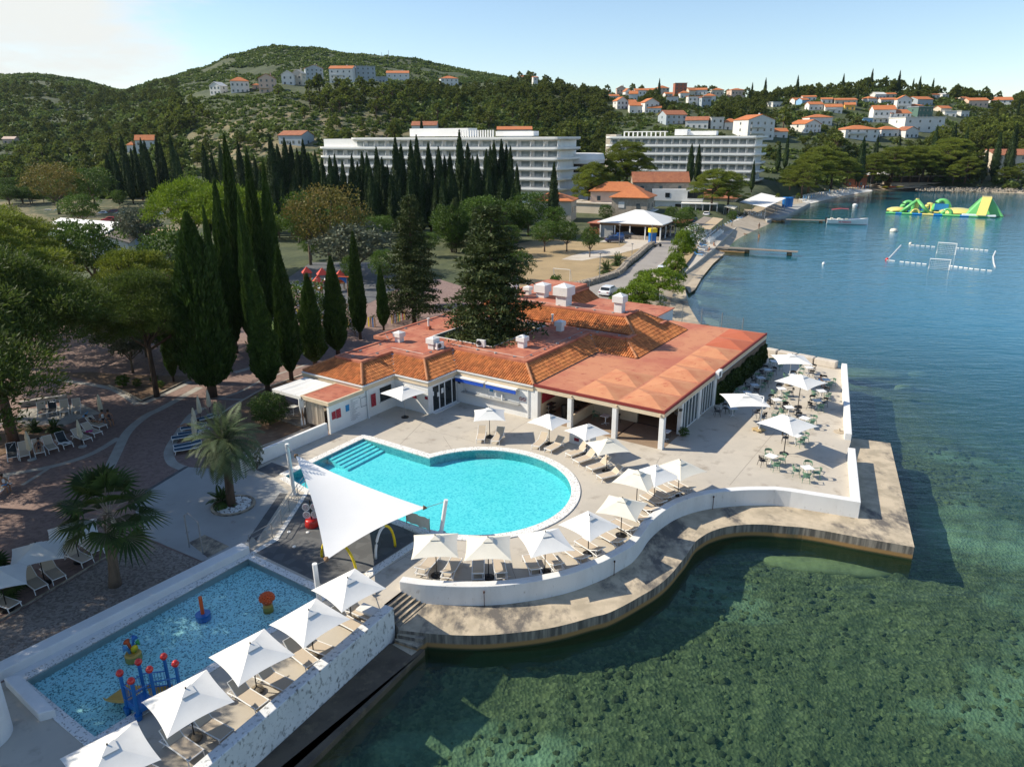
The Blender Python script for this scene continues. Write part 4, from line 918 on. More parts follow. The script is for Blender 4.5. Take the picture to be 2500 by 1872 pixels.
def acunit(a_, b_, z, rz, w_=.85):
 c = part('air_conditioner', MB().box((0,0,.33), (w_,.32,.62)).box((-.3,0,.0), (.08,.34,.08)).box((.3,0,.0), (.08,.34,.08)), M['frame_white'], bevel=.02)
 c.location = (a_, b_, z); c.rotation_euler = (0,0,rz)
 ring = MB()
 for r_ in (.08,.15,.22): ring.tube([(-.12+r_*math.cos(t*math.pi/10), -.17, .34+r_*math.sin(t*math.pi/10)) for t in range(21)], .012, 4)
 part('fan_grille', ring, M['galv'], c); part('fan', MB().tube([(-.12,-.161,.34),(-.12,-.166,.34)], .23, 18), M['black'], c)
acunit(-19.5, 3.6, 4.26, math.radians(10)); acunit(-22.3, 1.0, 4.22, math.radians(80)); acunit(.18, 11.6, 2.62, math.radians(90), .95)
part('floodlight', MB().box((.1,2.2,2.35), (.2,.25,.16)).box((.1,3.1,2.3), (.2,.25,.16)), M['black'])
for a_ in (-7.9,-3.9,-.3): part('wall_lamp', MB().box((a_,-.09,2.8), (.12,.2,.12)), M['cream'])
part('roof_plant', MB(), None) if False else None
# ---- pergola on the left
pg = thing('pergola', 'timber pergola with white canopy and tied white curtains beside the restaurant', 'pergola', (*bw(-28.2,-9.9), DZ), YAW)
pc = MB(); n_ = 10
for j in range(n_+1):
 for i in range(n_+1):
  u_, v_ = i/n_, j/n_; pc.v.append((-1.75+3.5*u_, -1.85+3.6*v_, 2.62+.05*v_-.12*math.sin(math.pi*u_)*math.sin(math.pi*v_)-.02*math.sin(u_*25)))
pc.f = [(j*(n_+1)+i, j*(n_+1)+i+1, (j+1)*(n_+1)+i+1, (j+1)*(n_+1)+i) for j in range(n_) for i in range(n_)]
pc.bb(-1.77, 1.77, -1.87, -1.84, 2.35, 2.62).bb(-1.78, -1.75, -1.84, 1.7, 2.38, 2.63)
obj('canopy', pc, M['canvas'], pg)
for sx in (-1.7, 1.7):
 for sy in (-1.78, 1.7): obj('post', MB().tube([(sx,sy,0),(sx,sy,2.6)], .07, 8), M['wood'], pg)
obj('beam', MB().bb(-1.75,1.75,-1.82,-1.74,2.48,2.6).bb(-1.75,1.75,1.66,1.74,2.48,2.6), M['wood'], pg)
obj('deck', MB().bb(-1.9,1.9,-2.0,1.9,.0,.14), M['wood_grey'], pg)
for sx, sy in ((-1.62,-1.7),(1.6,-1.75),(1.2,-.6)):
 dr = MB(); pr = [(.22,2.45),(.26,1.9),(.17,1.3),(.10,1.0),(.2,.5),(.22,.05)]
 vs = [];
 for r_, z in pr:
  for k in range(14): th = k*math.pi/7; rr = r_*(1+.25*math.sin(3*th)); vs.append((sx+rr*math.cos(th), sy+.7*rr*math.sin(th), z))
 dr.add(vs, [(i*14+k, i*14+(k+1) % 14, (i+1)*14+(k+1) % 14, (i+1)*14+k) for i in range(5) for k in range(14)])
 obj('curtain', dr, M['canvas'], pg, smooth=True)
ORD = ['first','second','third','fourth','fifth','sixth','seventh','eighth','ninth','tenth']
def make_umbrella(name, size, h, drop, cm, base='disc', polem='black', off=None, cat='umbrella'):
 t = thing(name, 'x', cat); s2 = size/2; n = 8; mb = MB()
 for q in range(4):
  a_ = math.pi/4+q*math.pi/2; c1 = Vector((math.cos(a_), math.sin(a_), 0))*s2*math.sqrt(2); c2 = Vector((-math.sin(a_), math.cos(a_), 0))*s2*math.sqrt(2)
  vs = []
  for j in range(n+1):
   f = j/n
   for i in range(n+1):
    u_ = i/n; e_ = c1.lerp(c2, u_); m_ = (c1+c2)/2; k = 4*u_*(1-u_)
    p_ = e_-m_*(.06*k*f); z = h-drop*f*(1-.10*k) - .05*math.sin(math.pi*f)*(.4+.6*k)
    vs.append((p_.x*f, p_.y*f, z))
  mb.add(vs, [((j)*(n+1)+i, (j+1)*(n+1)+i, (j+1)*(n+1)+i+1, j*(n+1)+i+1) for j in range(n) for i in range(n)])
 obj('canopy', mb, cm, t, smooth=True)
 v = MB(); vs = [(0,0,h+.05)]
 for k in range(8):
  r_ = size*.12*(1.35 if k % 2 else .95); vs.append((r_*math.cos(k*math.pi/4), r_*math.sin(k*math.pi/4), h-drop*r_/s2/(1.414 if k % 2 else 1)+.035))
 v.add(vs, [(0, k+1, (k+1) % 8+1) for k in range(8)]); obj('vent', v, cm, t)
 obj('finial', MB().tube([(0,0,h+.04),(0,0,h+.10)], .03, 8), M['black'], t)
 rb = MB()
 for k in range(8):
  a_ = k*math.pi/4; L_ = s2*(math.sqrt(2) if k % 2 else .92)
  rb.tube([(0,0,h-.06),(L_*math.cos(a_), L_*math.sin(a_), h-drop*(1 if k % 2 else .92)-.03)], .012, 4)
 obj('ribs', rb, M['frame_white'], t)
 if off is None:
  obj('pole', MB().tube([(0,0,0),(0,0,h)], .028 if size < 3 else .035, 8), M[polem], t)
  if base == 'disc': obj('base', MB().lathe([(.32,0),(.32,.05),(.12,.09),(.06,.2)], 20), M['black'], t)
  else: obj('base', MB().lathe([(.24,0),(.30,.06),(.28,.15),(.16,.22),(.05,.25)], 16), mat('pebble_concrete', (.26,.21,.15), .9, (.16,.13,.09), 12, bump=.6) if 'pebble_concrete' not in bpy.data.materials else bpy.data.materials['pebble_concrete'], t)
 return t
U_W = make_umbrella('parasol', 2.45, 2.45, .62, M['canvas']); U_C = make_umbrella('parasol', 2.45, 2.45, .62, M['canvas_cream'])
U_S = make_umbrella('parasol', 2.55, 2.45, .60, M['canvas'], base='stone')
U_R = make_umbrella('parasol', 3.15, 2.95, .62, M['canvas']); U_D = make_umbrella('parasol', 2.9, 2.75, .55, M['canvas'], polem='galv')
U_T = make_umbrella('parasol', 3.1, 3.1, .55, M['canvas'], base='stone', polem='frame_white')
GP = 'square parasols around the pool'
for (r, x, y, rz, pr, lab) in [
  ('U1',468,420,4,U_C,'cream square parasol nearest the concrete stairs, over two loungers behind the curved wall'),
  ('U1',977,440,1,U_C,'cream square parasol second from the stairs behind the curved wall'),
  ('U1',1530,385,17,U_W,'white square parasol third from the stairs, its pole against the curved wall'),
  ('U7',272,800,41,U_W,'white square parasol fourth from the stairs, between white and cream neighbours'),
  ('U7',525,655,64,U_C,'cream square parasol at the inward bend of the curved wall'),
  ('U7',645,425,56,U_C,'cream square parasol overlapped by a white one, before the last two'),
  ('U7',782,388,32,U_W,'white square parasol second from the far end of the curved row'),
  ('U7',967,340,34,U_C,'cream square parasol at the far end of the row along the wall'),
  ('V4',1080,1140,2,U_W,'white parasol standing alone before the bar counter above the pool'),
  ('V4',1880,1235,48,U_W,'white parasol above two loungers just left of the porch columns'),
  ('V1',728,1160,34,U_W,'white parasol beside the white box planter in front of the middle column'),
  ('V1',997,1375,16,U_C,'cream parasol on the pool edge in front of the porch corner')]:
 place(pr, at(r, x, y), math.radians(rz), lab, GP)
place(U_D, at('V3',1705,875), math.radians(48), 'large white parasol on a dark disc base in the shaded building corner', GP)
GK = 'white parasols on the toddler pool terrace'
for (r, x, y, rz, lab) in [
  ('U4',1038,460,47,'white parasol nearest the stairs on the toddler pool terrace'),
  ('U4',728,742,51,'white parasol with wrinkled canopy, second from the stairs beside the toddler pool'),
  ('U4',262,1035,47,'white parasol third from the stairs beside the toddler pool'),
  ('U5',1868,1390,45,'white parasol in front of the blue water play structure')]:
 place(U_S, at(r, x, y), math.radians(rz), lab, GK)
p = at('U5',1025,1440, 1.5+2.5); place(U_S, (p.x, p.y, 1.5), math.radians(44), 'white parasol at the bottom edge, nearest the camera', GK)
GR = 'large parasols on the restaurant terrace'
place(U_R, at('V6',75,592), math.radians(35), 'large white parasol nearest the terrace steps, on a dark pole', GR)
place(U_R, at('S1',912,715), math.radians(37), 'large white parasol in the middle of the restaurant tables', GR)
p = at('S1',825,520); place(U_T, p, math.radians(-6), 'large white parasol farthest back beside the ivy wall, on a thick white pole', GR)
# cantilever parasol
cv = make_umbrella('cantilever_parasol', 3.2, 2.75, .5, M['canvas'], off=1); cp = at('S1',440,600, 1.5+2.75)
cb_ = at('S1',560,925); dv = (Vector((cb_.x, cb_.y))-Vector((cp.x, cp.y)))
obj('mast', MB().tube([(dv.x, dv.y, .1), (dv.x+.25, dv.y+.35, 2.75)], .06, 10), M['frame_white'], cv)
obj('arm', MB().tube([(dv.x+.25, dv.y+.35, 2.78), (0, 0, 2.9)], .05, 8), M['frame_white'], cv)
obj('base', MB().box((dv.x, dv.y, .06), (.95,.12,.12)).box((dv.x, dv.y, .06), (.12,.95,.12)).box((dv.x, dv.y, .15), (.8,.8,.06), .4), mat('pallet', (.55,.40,.20), .8, (.42,.30,.15), 3), cv)
cv.location = (cp.x, cp.y, 1.5); cv['label'] = 'white cantilever parasol on a slanted mast beside the folding glass doors'; cv['group'] = GR
solo('umbrella_foot', MB().lathe([(.42,0),(.42,.06),(.1,.1),(.05,.32)], 20, tuple(at('V6',820,300))), M['beach'], 'empty round stone parasol base beside the terrace parapet', 'parasol base')
# ---------------------------------------------------------------- sun loungers
def make_lounger(name, ang, sling, frame='frame_white', flat=False):
 t = thing(name, 'x', 'sun lounger'); ca, sa = math.cos(ang), math.sin(ang)
 obj('seat', MB().bb(-.95, .28, -.29, .29, .325, .345), sling, t)
 bk = MB(); x0, z0, Lb = .30, .335, .72
 bk.add([(x0+ca*Lb*u_-sa*d_, y, z0+sa*Lb*u_+ca*d_) for d_ in (-.01, .01) for u_, y in ((0,-.29),(1,-.29),(1,.29),(0,.29))], [(0,1,2,3),(7,6,5,4),(0,4,5,1),(1,5,6,2),(2,6,7,3),(3,7,4,0)])
 b_ = obj('backrest', bk, sling, t)
 bf = MB()
 bf.tube([(x0, -.31, z0), (x0+ca*Lb, -.31, z0+sa*Lb), (x0+ca*Lb, .31, z0+sa*Lb), (x0, .31, z0)], .024, 6)
 if ang > .1: bf.tube([(x0+ca*Lb*.6, -.25, z0+sa*Lb*.6), (x0+.55, -.25, .18)], .016, 5).tube([(x0+ca*Lb*.6, .25, z0+sa*Lb*.6), (x0+.55, .25, .18)], .016, 5)
 obj('back_frame', bf, M[frame], b_)
 for s in (-1, 1):
  obj('side_rail', MB().tube([(-.97, s*.32, .335), (-.3, s*.32, .32), (.3, s*.32, .33), (.95, s*.32, .25)], .03, 6), M[frame], t)
  obj('leg', MB().tube([(-.85, s*.32, .32), (-.95, s*.33, 0)], [.028,.022], 6), M[frame], t)
  obj('leg', MB().tube([(.55, s*.32, .31), (.80, s*.33, 0)], [.028,.022], 6), M[frame], t)
 obj('crossbar', MB().tube([(-.96, -.32, .335), (-.96, .32, .335)], .026, 6).tube([(.93, -.32, .26), (.93, .32, .26)], .026, 6).tube([(.7, -.32, .12), (.7, .32, .12)], .018, 5), M[frame], t)
 return t
L_low = make_lounger('sun_lounger', math.radians(24), M['sling']); L_up = make_lounger('sun_lounger', math.radians(42), M['sling'])
L_flat = make_lounger('sun_lounger', math.radians(5), M['sling_blue']); L_dk = make_lounger('sun_lounger', math.radians(52), M['sling_dark']); L_tan = make_lounger('sun_lounger', math.radians(55), M['sling'])
def lounger(proto, r, hx, hy, fx, fy, label, group, z=1.5):
 h, f = at(r, hx, hy, z+.25), at(r, fx, fy, z+.25); c = (h+f)/2; d_ = h-f
 return place(proto, (c.x, c.y, z), math.atan2(d_.y, d_.x), label, group)
GL = 'beige loungers along the curved wall'
for k, (r, hx, hy, fx, fy, lab) in enumerate([
  ('U1',318,390,442,248,'beige lounger left of the pole under the first cream parasol by the stairs'),('U1',570,425,652,278,'beige lounger right of the pole under the first cream parasol by the stairs'),
  ('U1',873,440,877,282,'beige lounger left of the pole under the second cream parasol'),('U1',1100,432,1072,278,'beige lounger right of the pole under the second cream parasol'),
  ('U1',1440,395,1372,248,'beige lounger left of the pole under the third parasol, a white one'),('U1',1655,348,1542,210,'beige lounger right of the pole under the third parasol, a white one'),
  ('U1',1920,285,1742,158,'beige lounger left of the pole under the fourth parasol, a white one'),('U1',2060,200,1880,90,'beige lounger right of the pole under the fourth parasol, a white one'),
  ('U7',500,715,395,655,'beige lounger left of the pole under the cream parasol at the wall bend'),('U7',610,628,490,565,'beige lounger right of the pole under the cream parasol at the wall bend'),
  ('U7',700,545,590,480,'beige lounger in the bend of the wall, half under a cream canopy'),('U7',768,475,660,410,'beige lounger behind the bend of the wall, left of a short black pole'),
  ('U7',825,415,730,360,'beige lounger fourth from the far end of the wall row'),('U7',880,375,790,325,'beige lounger third from the far end of the wall row'),
  ('U7',945,345,858,295,'beige lounger left of the pole under the last cream parasol'),('U7',1045,310,950,262,'beige lounger with raised back at the far end of the wall row')]):
 lounger(L_low, r, hx, hy, fx, fy, lab, GL)
GM = 'beige loungers with raised backs between pool and restaurant'
for (r, hx, hy, fx, fy, lab) in [
  ('V4',985,1055,950,1195,'beige lounger left of the lone parasol before the bar'),('V4',1240,1080,1148,1210,'beige lounger right of the lone parasol before the bar, a shadow on its back'),
  ('V4',1835,1150,1690,1280,'beige lounger left of the pole near the porch pier'),('V4',2055,1215,1860,1320,'beige lounger right of the pole near the porch pier, shadow on its back'),
  ('V1',745,1075,470,1170,'beige lounger by the white planter box, left of the pole'),('V1',860,1160,565,1260,'beige lounger by the white planter box, right of the pole'),
  ('V1',1050,1260,750,1355,'beige lounger left of the pole under the cream parasol at the pool edge'),('V1',1210,1390,890,1470,'beige lounger nearest the curved wall, right of the cream parasol by the pool')]:
 lounger(L_up, r, hx, hy, fx, fy, lab, GM)
GKL = 'beige loungers on the toddler pool terrace'
for (r, hx, hy, fx, fy, lab) in [
  ('U4',1015,345,1200,425,'beige lounger right of the first parasol, next to the low bench wall'),('U4',895,410,1095,520,'beige lounger left of the pole under the first toddler terrace parasol'),
  ('U4',650,635,860,715,'beige lounger right of the stone base under the wrinkled parasol'),('U4',520,665,720,820,'beige lounger left of the stone base under the wrinkled parasol'),
  ('U4',300,890,500,990,'beige lounger right of the pole under the third toddler terrace parasol'),('U4',75,1010,300,1150,'beige lounger left of the pole under the third toddler terrace parasol'),
  ('U5',1915,1215,2130,1335,'beige lounger right of the stone base before the play structure, half shaded'),('U5',1620,1370,1860,1540,'beige lounger left of the stone base before the play structure'),
  ('U5',1270,1640,1500,1760,'beige lounger cut by the bottom edge, beside the nearest parasol')]:
 lounger(L_up, r, hx, hy, fx, fy, lab, GKL)
GS = 'loungers in the shade of the plaza'
for (pr, r, hx, hy, fx, fy, lab) in [
  (L_up,'R1',145,500,262,590,'tan lounger left of the parasol pole beside the gravel strip'),(L_up,'R1',265,440,370,535,'tan lounger right of the parasol pole beside the gravel strip'),
  (L_up,'R1',400,360,540,425,'tan lounger left of the fan palm trunk'),(L_up,'R1',490,290,600,370,'tan lounger half hidden behind the fan palm trunk'),(L_up,'R1',-60,640,90,690,'tan lounger cut by the left edge near the gravel strip'),
  (L_tan,'W2',325,230,325,310,'lounger with towels and bags on it, leftmost of the four under the pine'),(L_dk,'W2',412,210,402,300,'charcoal lounger with a striped cushion, second of the four under the pine'),
  (L_tan,'W2',506,205,496,300,'tan lounger, third of the four under the pine'),(L_tan,'W2',602,195,585,290,'tan lounger, rightmost of the four under the pine'),
  (L_dk,'W2',92,545,100,650,'charcoal lounger with a white towel beside the pine trunk'),(L_tan,'W2',182,535,195,640,'tan lounger right of the charcoal one beside the pine trunk'),
  (L_tan,'W2',285,510,318,620,'tan lounger with a sunbather beside the folded parasol'),(L_tan,'W2',355,500,425,575,'tan lounger with a pink cloth, right of the sunbather'),
  (L_dk,'W2',445,470,545,540,'charcoal lounger with a white towel before the folded parasol'),(L_up,'W2',572,445,690,490,'pale lounger beside the folded parasol base'),
  (L_up,'W2',650,400,770,440,'pale lounger with a pink bag on it'),(L_up,'W2',690,355,800,385,'pale lounger with a reclining sunbather'),
  (L_flat,'W3',320,670,178,695,'navy lounger nearest the date palm'),(L_flat,'W3',315,640,175,668,'navy lounger second from the date palm'),(L_flat,'W3',300,580,152,603,'navy lounger third from the date palm'),
  (L_flat,'W3',335,550,210,572,'navy lounger fourth from the date palm'),(L_flat,'W3',350,508,235,527,'navy lounger fifth from the date palm, dark towel on it'),(L_flat,'W3',420,440,325,462,'navy lounger farthest from the date palm, below the big cypress'),
  (L_up,'S2',-20,520,60,600,'pale lounger cut by the left edge behind the pine trunk'),(L_up,'S2',30,1060,-40,1120,'white lounger under the person at the left edge')]:
 lounger(pr, r, hx, hy, fx, fy, lab, GS, 1.47)
# big flat parasols on the left in the shade
for (r, x, y, z, rz, lab) in [('R1',215,320,2.35,30,'white parasol over two loungers beside the gravel strip, in shade'),('R1',430,200,2.35,32,'white parasol half hidden behind the fan palm'),('R1',-20,470,2.35,30,'white parasol cut by the left edge beside the gravel strip')]:
 p = at(r, x, y, 1.47+z); place(U_W, (p.x, p.y, 1.47), math.radians(rz), lab, 'white parasols in the plaza shade')
# folded parasols
fp_ = thing('folded_parasol', 'x', 'umbrella')
prf = MB(); vs = []
for j, (r_, z) in enumerate([(.10,.75),(.17,.95),(.15,1.4),(.12,1.8),(.07,2.1),(.02,2.3)]):
 for k in range(16): th = k*math.pi/8; rr = r_*(1+.28*math.cos(4*th+j*.35)); vs.append((rr*math.cos(th), rr*math.sin(th), z))
prf.add(vs, [(i*16+k, i*16+(k+1) % 16, (i+1)*16+(k+1) % 16, (i+1)*16+k) for i in range(5) for k in range(16)])
obj('canopy', prf, M['canvas_old'], fp_, smooth=True); obj('pole', MB().tube([(0,0,0),(0,0,2.35)], .025, 8), M['black'], fp_); obj('base', MB().lathe([(.3,0),(.3,.06),(.05,.12)], 16), M['concrete2'], fp_)
for (r, x, y, lab) in [('W2',640,540,'folded beige parasol on a round base beside the pale lounger'),('W2',250,640,'folded beige parasol behind the sunbathing woman by the pine'),('W2',795,330,'folded beige parasol between sunbathers at the plaza corner'),
  ('W3',352,470,'folded beige parasol tallest in the row of navy loungers'),('W3',316,570,'folded beige parasol in the middle of the navy loungers'),('W3',314,640,'folded beige parasol nearest the date palm'),('W3',425,420,'folded beige parasol against the big cypress trunk'),('S3',1102,1010,'folded pale parasol far back among the oleanders')]:
 place(fp_, at(r, x, y, 1.47), rnd.random(), lab, 'folded beige parasols')
for (r, x, y, z, lab) in [('S3',995,1005,2.2,'small white parasol far back among the olive trees'),('S3',1245,950,2.4,'large white parasol far back behind the magnolia')]:
 p = at(r, x, y, 1.47+z); place(U_D, (p.x, p.y, 1.47), .3, lab, 'white parasols far back in the garden', .95)
# ---------------------------------------------------------------- restaurant tables and chairs
def make_table(name, m):
 t = thing(name, 'x', 'table')
 obj('tabletop', MB().box((0,0,.735), (.72,.72,.03)), m, t, bevel=.008); obj('pedestal', MB().tube([(0,0,.05),(0,0,.72)], .035, 8), M['frame_white'], t)
 for k in range(4):
  a_ = k*math.pi/2+math.pi/4; obj('foot', MB().tube([(0,0,.07),(.32*math.cos(a_), .32*math.sin(a_), .02)], .022, 6), M['frame_white'], t)
 return t
def make_chair(name, m, legs):
 t = thing(name, 'x', 'chair')
 sp = [(.24*math.cos(k*math.pi/10)*(1 if abs(math.cos(k*math.pi/10)) < .8 else .95), .24*math.sin(k*math.pi/10)) for k in range(20)]
 obj('seat', MB().prism(sp, .43, .455), m, t)
 for sx, sy in ((-1,-1),(1,-1),(-1,1),(1,1)): obj('leg', MB().tube([(sx*.18, sy*.19, .43), (sx*.24, sy*.25, 0)], [.020,.014], 6), legs, t)
 hoop = [(.24, -.27, .66), (.05, -.29, .67)] + [(-.05-.24*math.sin(k*math.pi/8), -.28*math.cos(k*math.pi/8), .69+.12*math.sin(k*math.pi/8)) for k in range(9)] + [(.05, .29, .67), (.24, .27, .66)]
 obj('armrest', MB().tube(hoop, .022, 6), m, t)
 obj('arm_post', MB().tube([(.22,-.26,.66),(.2,-.2,.43)], .018, 6).tube([(.22,.26,.66),(.2,.2,.43)], .018, 6).tube([(-.2,-.2,.77),(-.17,-.17,.43)], .016, 5).tube([(-.2,.2,.77),(-.17,.17,.43)], .016, 5), m, t)
 b_ = MB(); nb_ = 9
 b_.add([(-.05-.245*math.sin(a_), -.285*math.cos(a_), z) for z in (.64, .70+.0, .82) for a_ in [math.pi*(.17+.66*k/(nb_-1)) for k in range(nb_)]], [(j*nb_+k, j*nb_+k+1, (j+1)*nb_+k+1, (j+1)*nb_+k) for j in range(2) for k in range(nb_-1)])
 obj('backrest', b_, m, t, smooth=True); return t
T_W = make_table('bistro_table', M['table_white']); T_G = make_table('bistro_table', M['table_grey'])
C_G = make_chair('plastic_armchair', M['green_plastic'], M['green_plastic']); C_B = make_chair('plastic_armchair', M['black_plastic'], M['black_plastic'])
def where(d_):
 a_ = math.degrees(math.atan2(d_.y, d_.x)) % 360
 return ['right','far right','far','far left','left','near left','near','near right'][int(((a_+22.5) % 360)//45)]
TABLES = [ # top centre, grey?, phrase, chairs
 (675,1150,0,'near table left of the parasol shadow',[('g',645,1130),('b',595,1190),('g',768,1178),('g',715,1235)]),
 (1000,1255,0,'nearest table by the parapet corner',[('g',1003,1225),('g',900,1280),('g',1085,1300),('g',992,1335)]),
 (895,965,0,'table under the nearest big parasol',[('b',800,985),('g',915,1010),('g',975,985)]),
 (975,810,0,'table left of the stone parasol base',[('b',920,795),('g',1050,828),('g',1025,862)]),
 (835,712,0,'table left of the middle parasol pole',[('b',792,690),('b',910,738),('g',772,755)]),
 (722,645,0,'table left of the middle parasol canopy',[('b',660,628),('b',672,680),('g',795,655),('b',790,700)]),
 (765,545,0,'table behind the middle parasol canopy',[('b',738,528),('g',697,585),('g',812,600),('b',848,575)]),
 (1085,652,1,'grey table right of the middle parasol',[('b',1030,632),('b',1030,695),('b',1148,668),('g',1115,712)]),
 (1125,566,0,'parapet table below the man in blue',[('g',1065,596),('g',1180,612),('b',1188,560)]),
 (1165,466,1,'table of the man in blue',[('b',1138,445),('g',1222,490),('g',1190,512),('b',1095,492)]),
 (1012,355,0,'far table before the concrete blocks',[('g',967,372),('b',1055,360),('b',1038,408)]),
 (872,424,0,'far table behind the thick white pole',[('b',872,405),('g',938,430),('g',832,445)]),
 (640,376,1,'rearmost table along the ivy wall',[('b',612,362),('b',592,408),('b',692,388),('g',665,425)]),
 (580,448,1,'second rearmost table along the ivy wall',[('b',528,472),('g',545,438),('g',652,460),('b',618,495)]),
 (525,512,1,'third table along the ivy wall',[('b',462,530),('g',592,530),('b',538,568)]),
 (458,580,1,'table between ivy wall and cantilever canopy',[('g',420,552),('g',378,585)]),
 (330,722,1,'table under the cantilever parasol',[('b',190,748),('b',265,722),('g',318,708)]),
 (700,300,0,'table under the farthest parasol',[('g',690,318),('g',765,352)])]
for k, (x, y, gr, ph, chs) in enumerate(TABLES):
 c = at('S1', x, y, 2.235); place(T_G if gr else T_W, (c.x, c.y, 1.5), math.radians(40 if k in (0,2,3) else 4+rnd.uniform(-6,6)), ('grey ' if gr else 'white ')+'square '+ph+' on the terrace', 'bistro tables on the restaurant terrace')
 seen = set()
 for col_, cx_, cy_ in chs:
  q = at('S1', cx_, cy_, 1.95); d_ = Vector((q.x-c.x, q.y-c.y, 0)); L_ = d_.length
  if L_ < .62: q = Vector((c.x, c.y, 0))+d_.normalized()*.62
  if L_ > 1.0 and k != 16: q = Vector((c.x, c.y, 0))+d_.normalized()*.9
  wh = where(d_); lab = f"{'green' if col_=='g' else 'black'} armchair on the {wh} side of the {ph}"
  if lab in seen: lab = lab.replace('armchair on', 'second armchair on')
  seen.add(lab)
  place(C_G if col_ == 'g' else C_B, (q.x, q.y, 1.5), math.atan2(-d_.y, -d_.x), lab, 'armchairs on the restaurant terrace')
for (cx_, cy_, lab) in [(540,760,'black armchair just behind the cantilever mast'),(602,790,'black armchair right of the cantilever mast')]:
 q = at('S1', cx_, cy_, 1.95); place(C_B, (q.x, q.y, 1.5), 2.2, lab, 'armchairs on the restaurant terrace')
q = at('S1', 705, 785, 1.95); place(C_G, (q.x, q.y, 1.5), 2.6, 'green armchair alone behind the nearest big parasol', 'armchairs on the restaurant terrace')
# inside the porch
q = bw(-6.0, 2.4); t_ = place(T_W, (q[0], q[1], 1.515), YAW, 'wood topped table under the porch between the columns', 'tables under the porch');
for a_, b_, pr, lab in ((-7.0,2.6,C_G,'green armchair in the porch beside the wood topped table'),(-5.4,3.3,C_B,'black armchair in the porch behind the wood topped table'),(-9.1,3.0,C_B,'black armchair in the dark left bay of the porch'),(-.75,2.6,C_B,'black armchair behind the corner column')):
 q = bw(a_, b_); place(pr, (q[0], q[1], 1.515), rnd.uniform(0, 6), lab, 'armchairs under the porch')
q = bw(-.6, 2.0); place(T_W, (q[0], q[1], 1.515), YAW, 'small white table behind the corner column of the porch', 'tables under the porch')
tr = thing('tray_trolley', 'black tray trolley in the left bay of the porch', 'trolley', (*bw(-10.7, 1.5), 1.515), YAW)
for z in (.35,.75,1.1): obj('shelf', MB().box((0,0,z), (.5,.9,.04)), M['black'], tr)
obj('post', MB().tube([(0,-.4,0),(0,-.4,1.15)], .025).tube([(0,.4,0),(0,.4,1.15)], .025), M['galv'], tr)
solo('waste_bin', MB().lathe([(.26,0),(.29,1.0),(.24,1.1)], 18, (*bw(-9.6, 1.9), 1.515)), M['black'], 'tall round black bin in the left bay of the porch', 'bin')
q = at('V1',665,1030); pb = thing('planter_box', 'white box planter with a small red sign before the porch', 'planter', (q.x+.1, q.y+.5, 1.5), YAW)
obj('box', MB().ribbon([(-.9,-.5),(.9,-.5),(.9,.5),(-.9,.5),(-.9,-.5)], [(-.75,-.35),(.75,-.35),(.75,.35),(-.75,.35),(-.75,-.35)], 0, .7), M['white'], pb); obj('lid', MB().box((0,0,.6), (1.5,.7,.04)), M['wood'], pb); obj('sign', MB().box((-.25,-.52,.38), (.42,.02,.26)), M['sign_darkred'], pb)
# pergola furniture
for a_, b_, lab in ((-28.9,-9.6,'pale armchair inside the pergola'),):
 q = bw(a_, b_); ch = make_chair('garden_armchair', M['frame_white'], M['frame_white']); place(ch, (q[0], q[1], 1.66), 3.5, lab)
q = bw(-29.0,-10.6); place(make_table('garden_table', M['table_white']), (q[0], q[1], 1.66), YAW, 'white draped table inside the pergola')
def ztop(r, x, y, dep): return atd(r, x, y, dep).z
# ---- sail shade
pA, pB, pC = at('U6',390,388), at('R2',960,507), at('U4',782,352)
tA, tB, tC = atd('U6',347,100,pA.y), atd('R2',985,342,pB.y), atd('U4',733,-15,pC.y)
poles = []
for b_, t_, lab in ((pA,tA,'leaning white steel mast of the shade sail beside the pool corner'),(pB,tB,'slanted white steel mast of the shade sail at the pool edge'),(pC,tC,'white steel mast of the shade sail at the toddler pool corner')):
 d_ = t_-b_; m_ = thing('sail_mast', lab, 'mast', b_, 0, 'masts of the shade sail')
 obj('pole', MB().tube([(0,0,0), d_], .125, 16), M['frame_white'], m_, smooth=False); obj('base_plate', MB().tube([(0,0,0),(0,0,.04)], .3, 16), M['galv'], m_)
def lerp(a, b, t): return a+(b-a)*t
sa = atd('R2',243,122,pA.y-.9); sb = atd('R2',884,381,pB.y+.15); scn = atd('R2',393,640,pC.y+1.3)
sail = thing('shade_sail', 'big white triangular shade sail stretched over the dark splash pad', 'shade sail', (0,0,0))
n_ = 22; mb = MB(); idx = {}; cen = (sa+sb+scn)/3
for i in range(n_+1):
 for j in range(n_+1-i):
  u_, v_ = i/n_, j/n_; w_ = 1-u_-v_; p_ = sa*w_+sb*u_+scn*v_
  bul = 4*(u_*w_*(1-v_)**2+v_*w_*(1-u_)**2+u_*v_*(1-w_)**2); edge = min(u_, v_, w_)*3
  p_ = p_+(cen-p_)*.10*bul*(1-edge); p_.z -= .5*u_*v_*w_*27*.35
  idx[i, j] = len(mb.v); mb.v.append(tuple(p_))
for i in range(n_):
 for j in range(n_-i):
  mb.f.append((idx[i,j], idx[i+1,j], idx[i,j+1]))
  if j < n_-i-1: mb.f.append((idx[i+1,j], idx[i+1,j+1], idx[i,j+1]))
obj('cloth', mb, mat('sail_cloth', (.80,.79,.77), .9, (.77,.76,.74), .5), sail, smooth=True)
for c_, t_ in ((sa,tA),(sb,tB),(scn,tC)):
 tt_ = lerp(t_, Vector((t_.x, t_.y, c_.z)), .15); obj('cable', MB().tube([c_, tt_], .018, 5), M['steel'], sail)
 k_ = (cen-c_).normalized(); obj('corner_plate', MB().tube([c_-k_*.1, c_+k_*.15], [.03,.16], 6), M['wood'], sail)
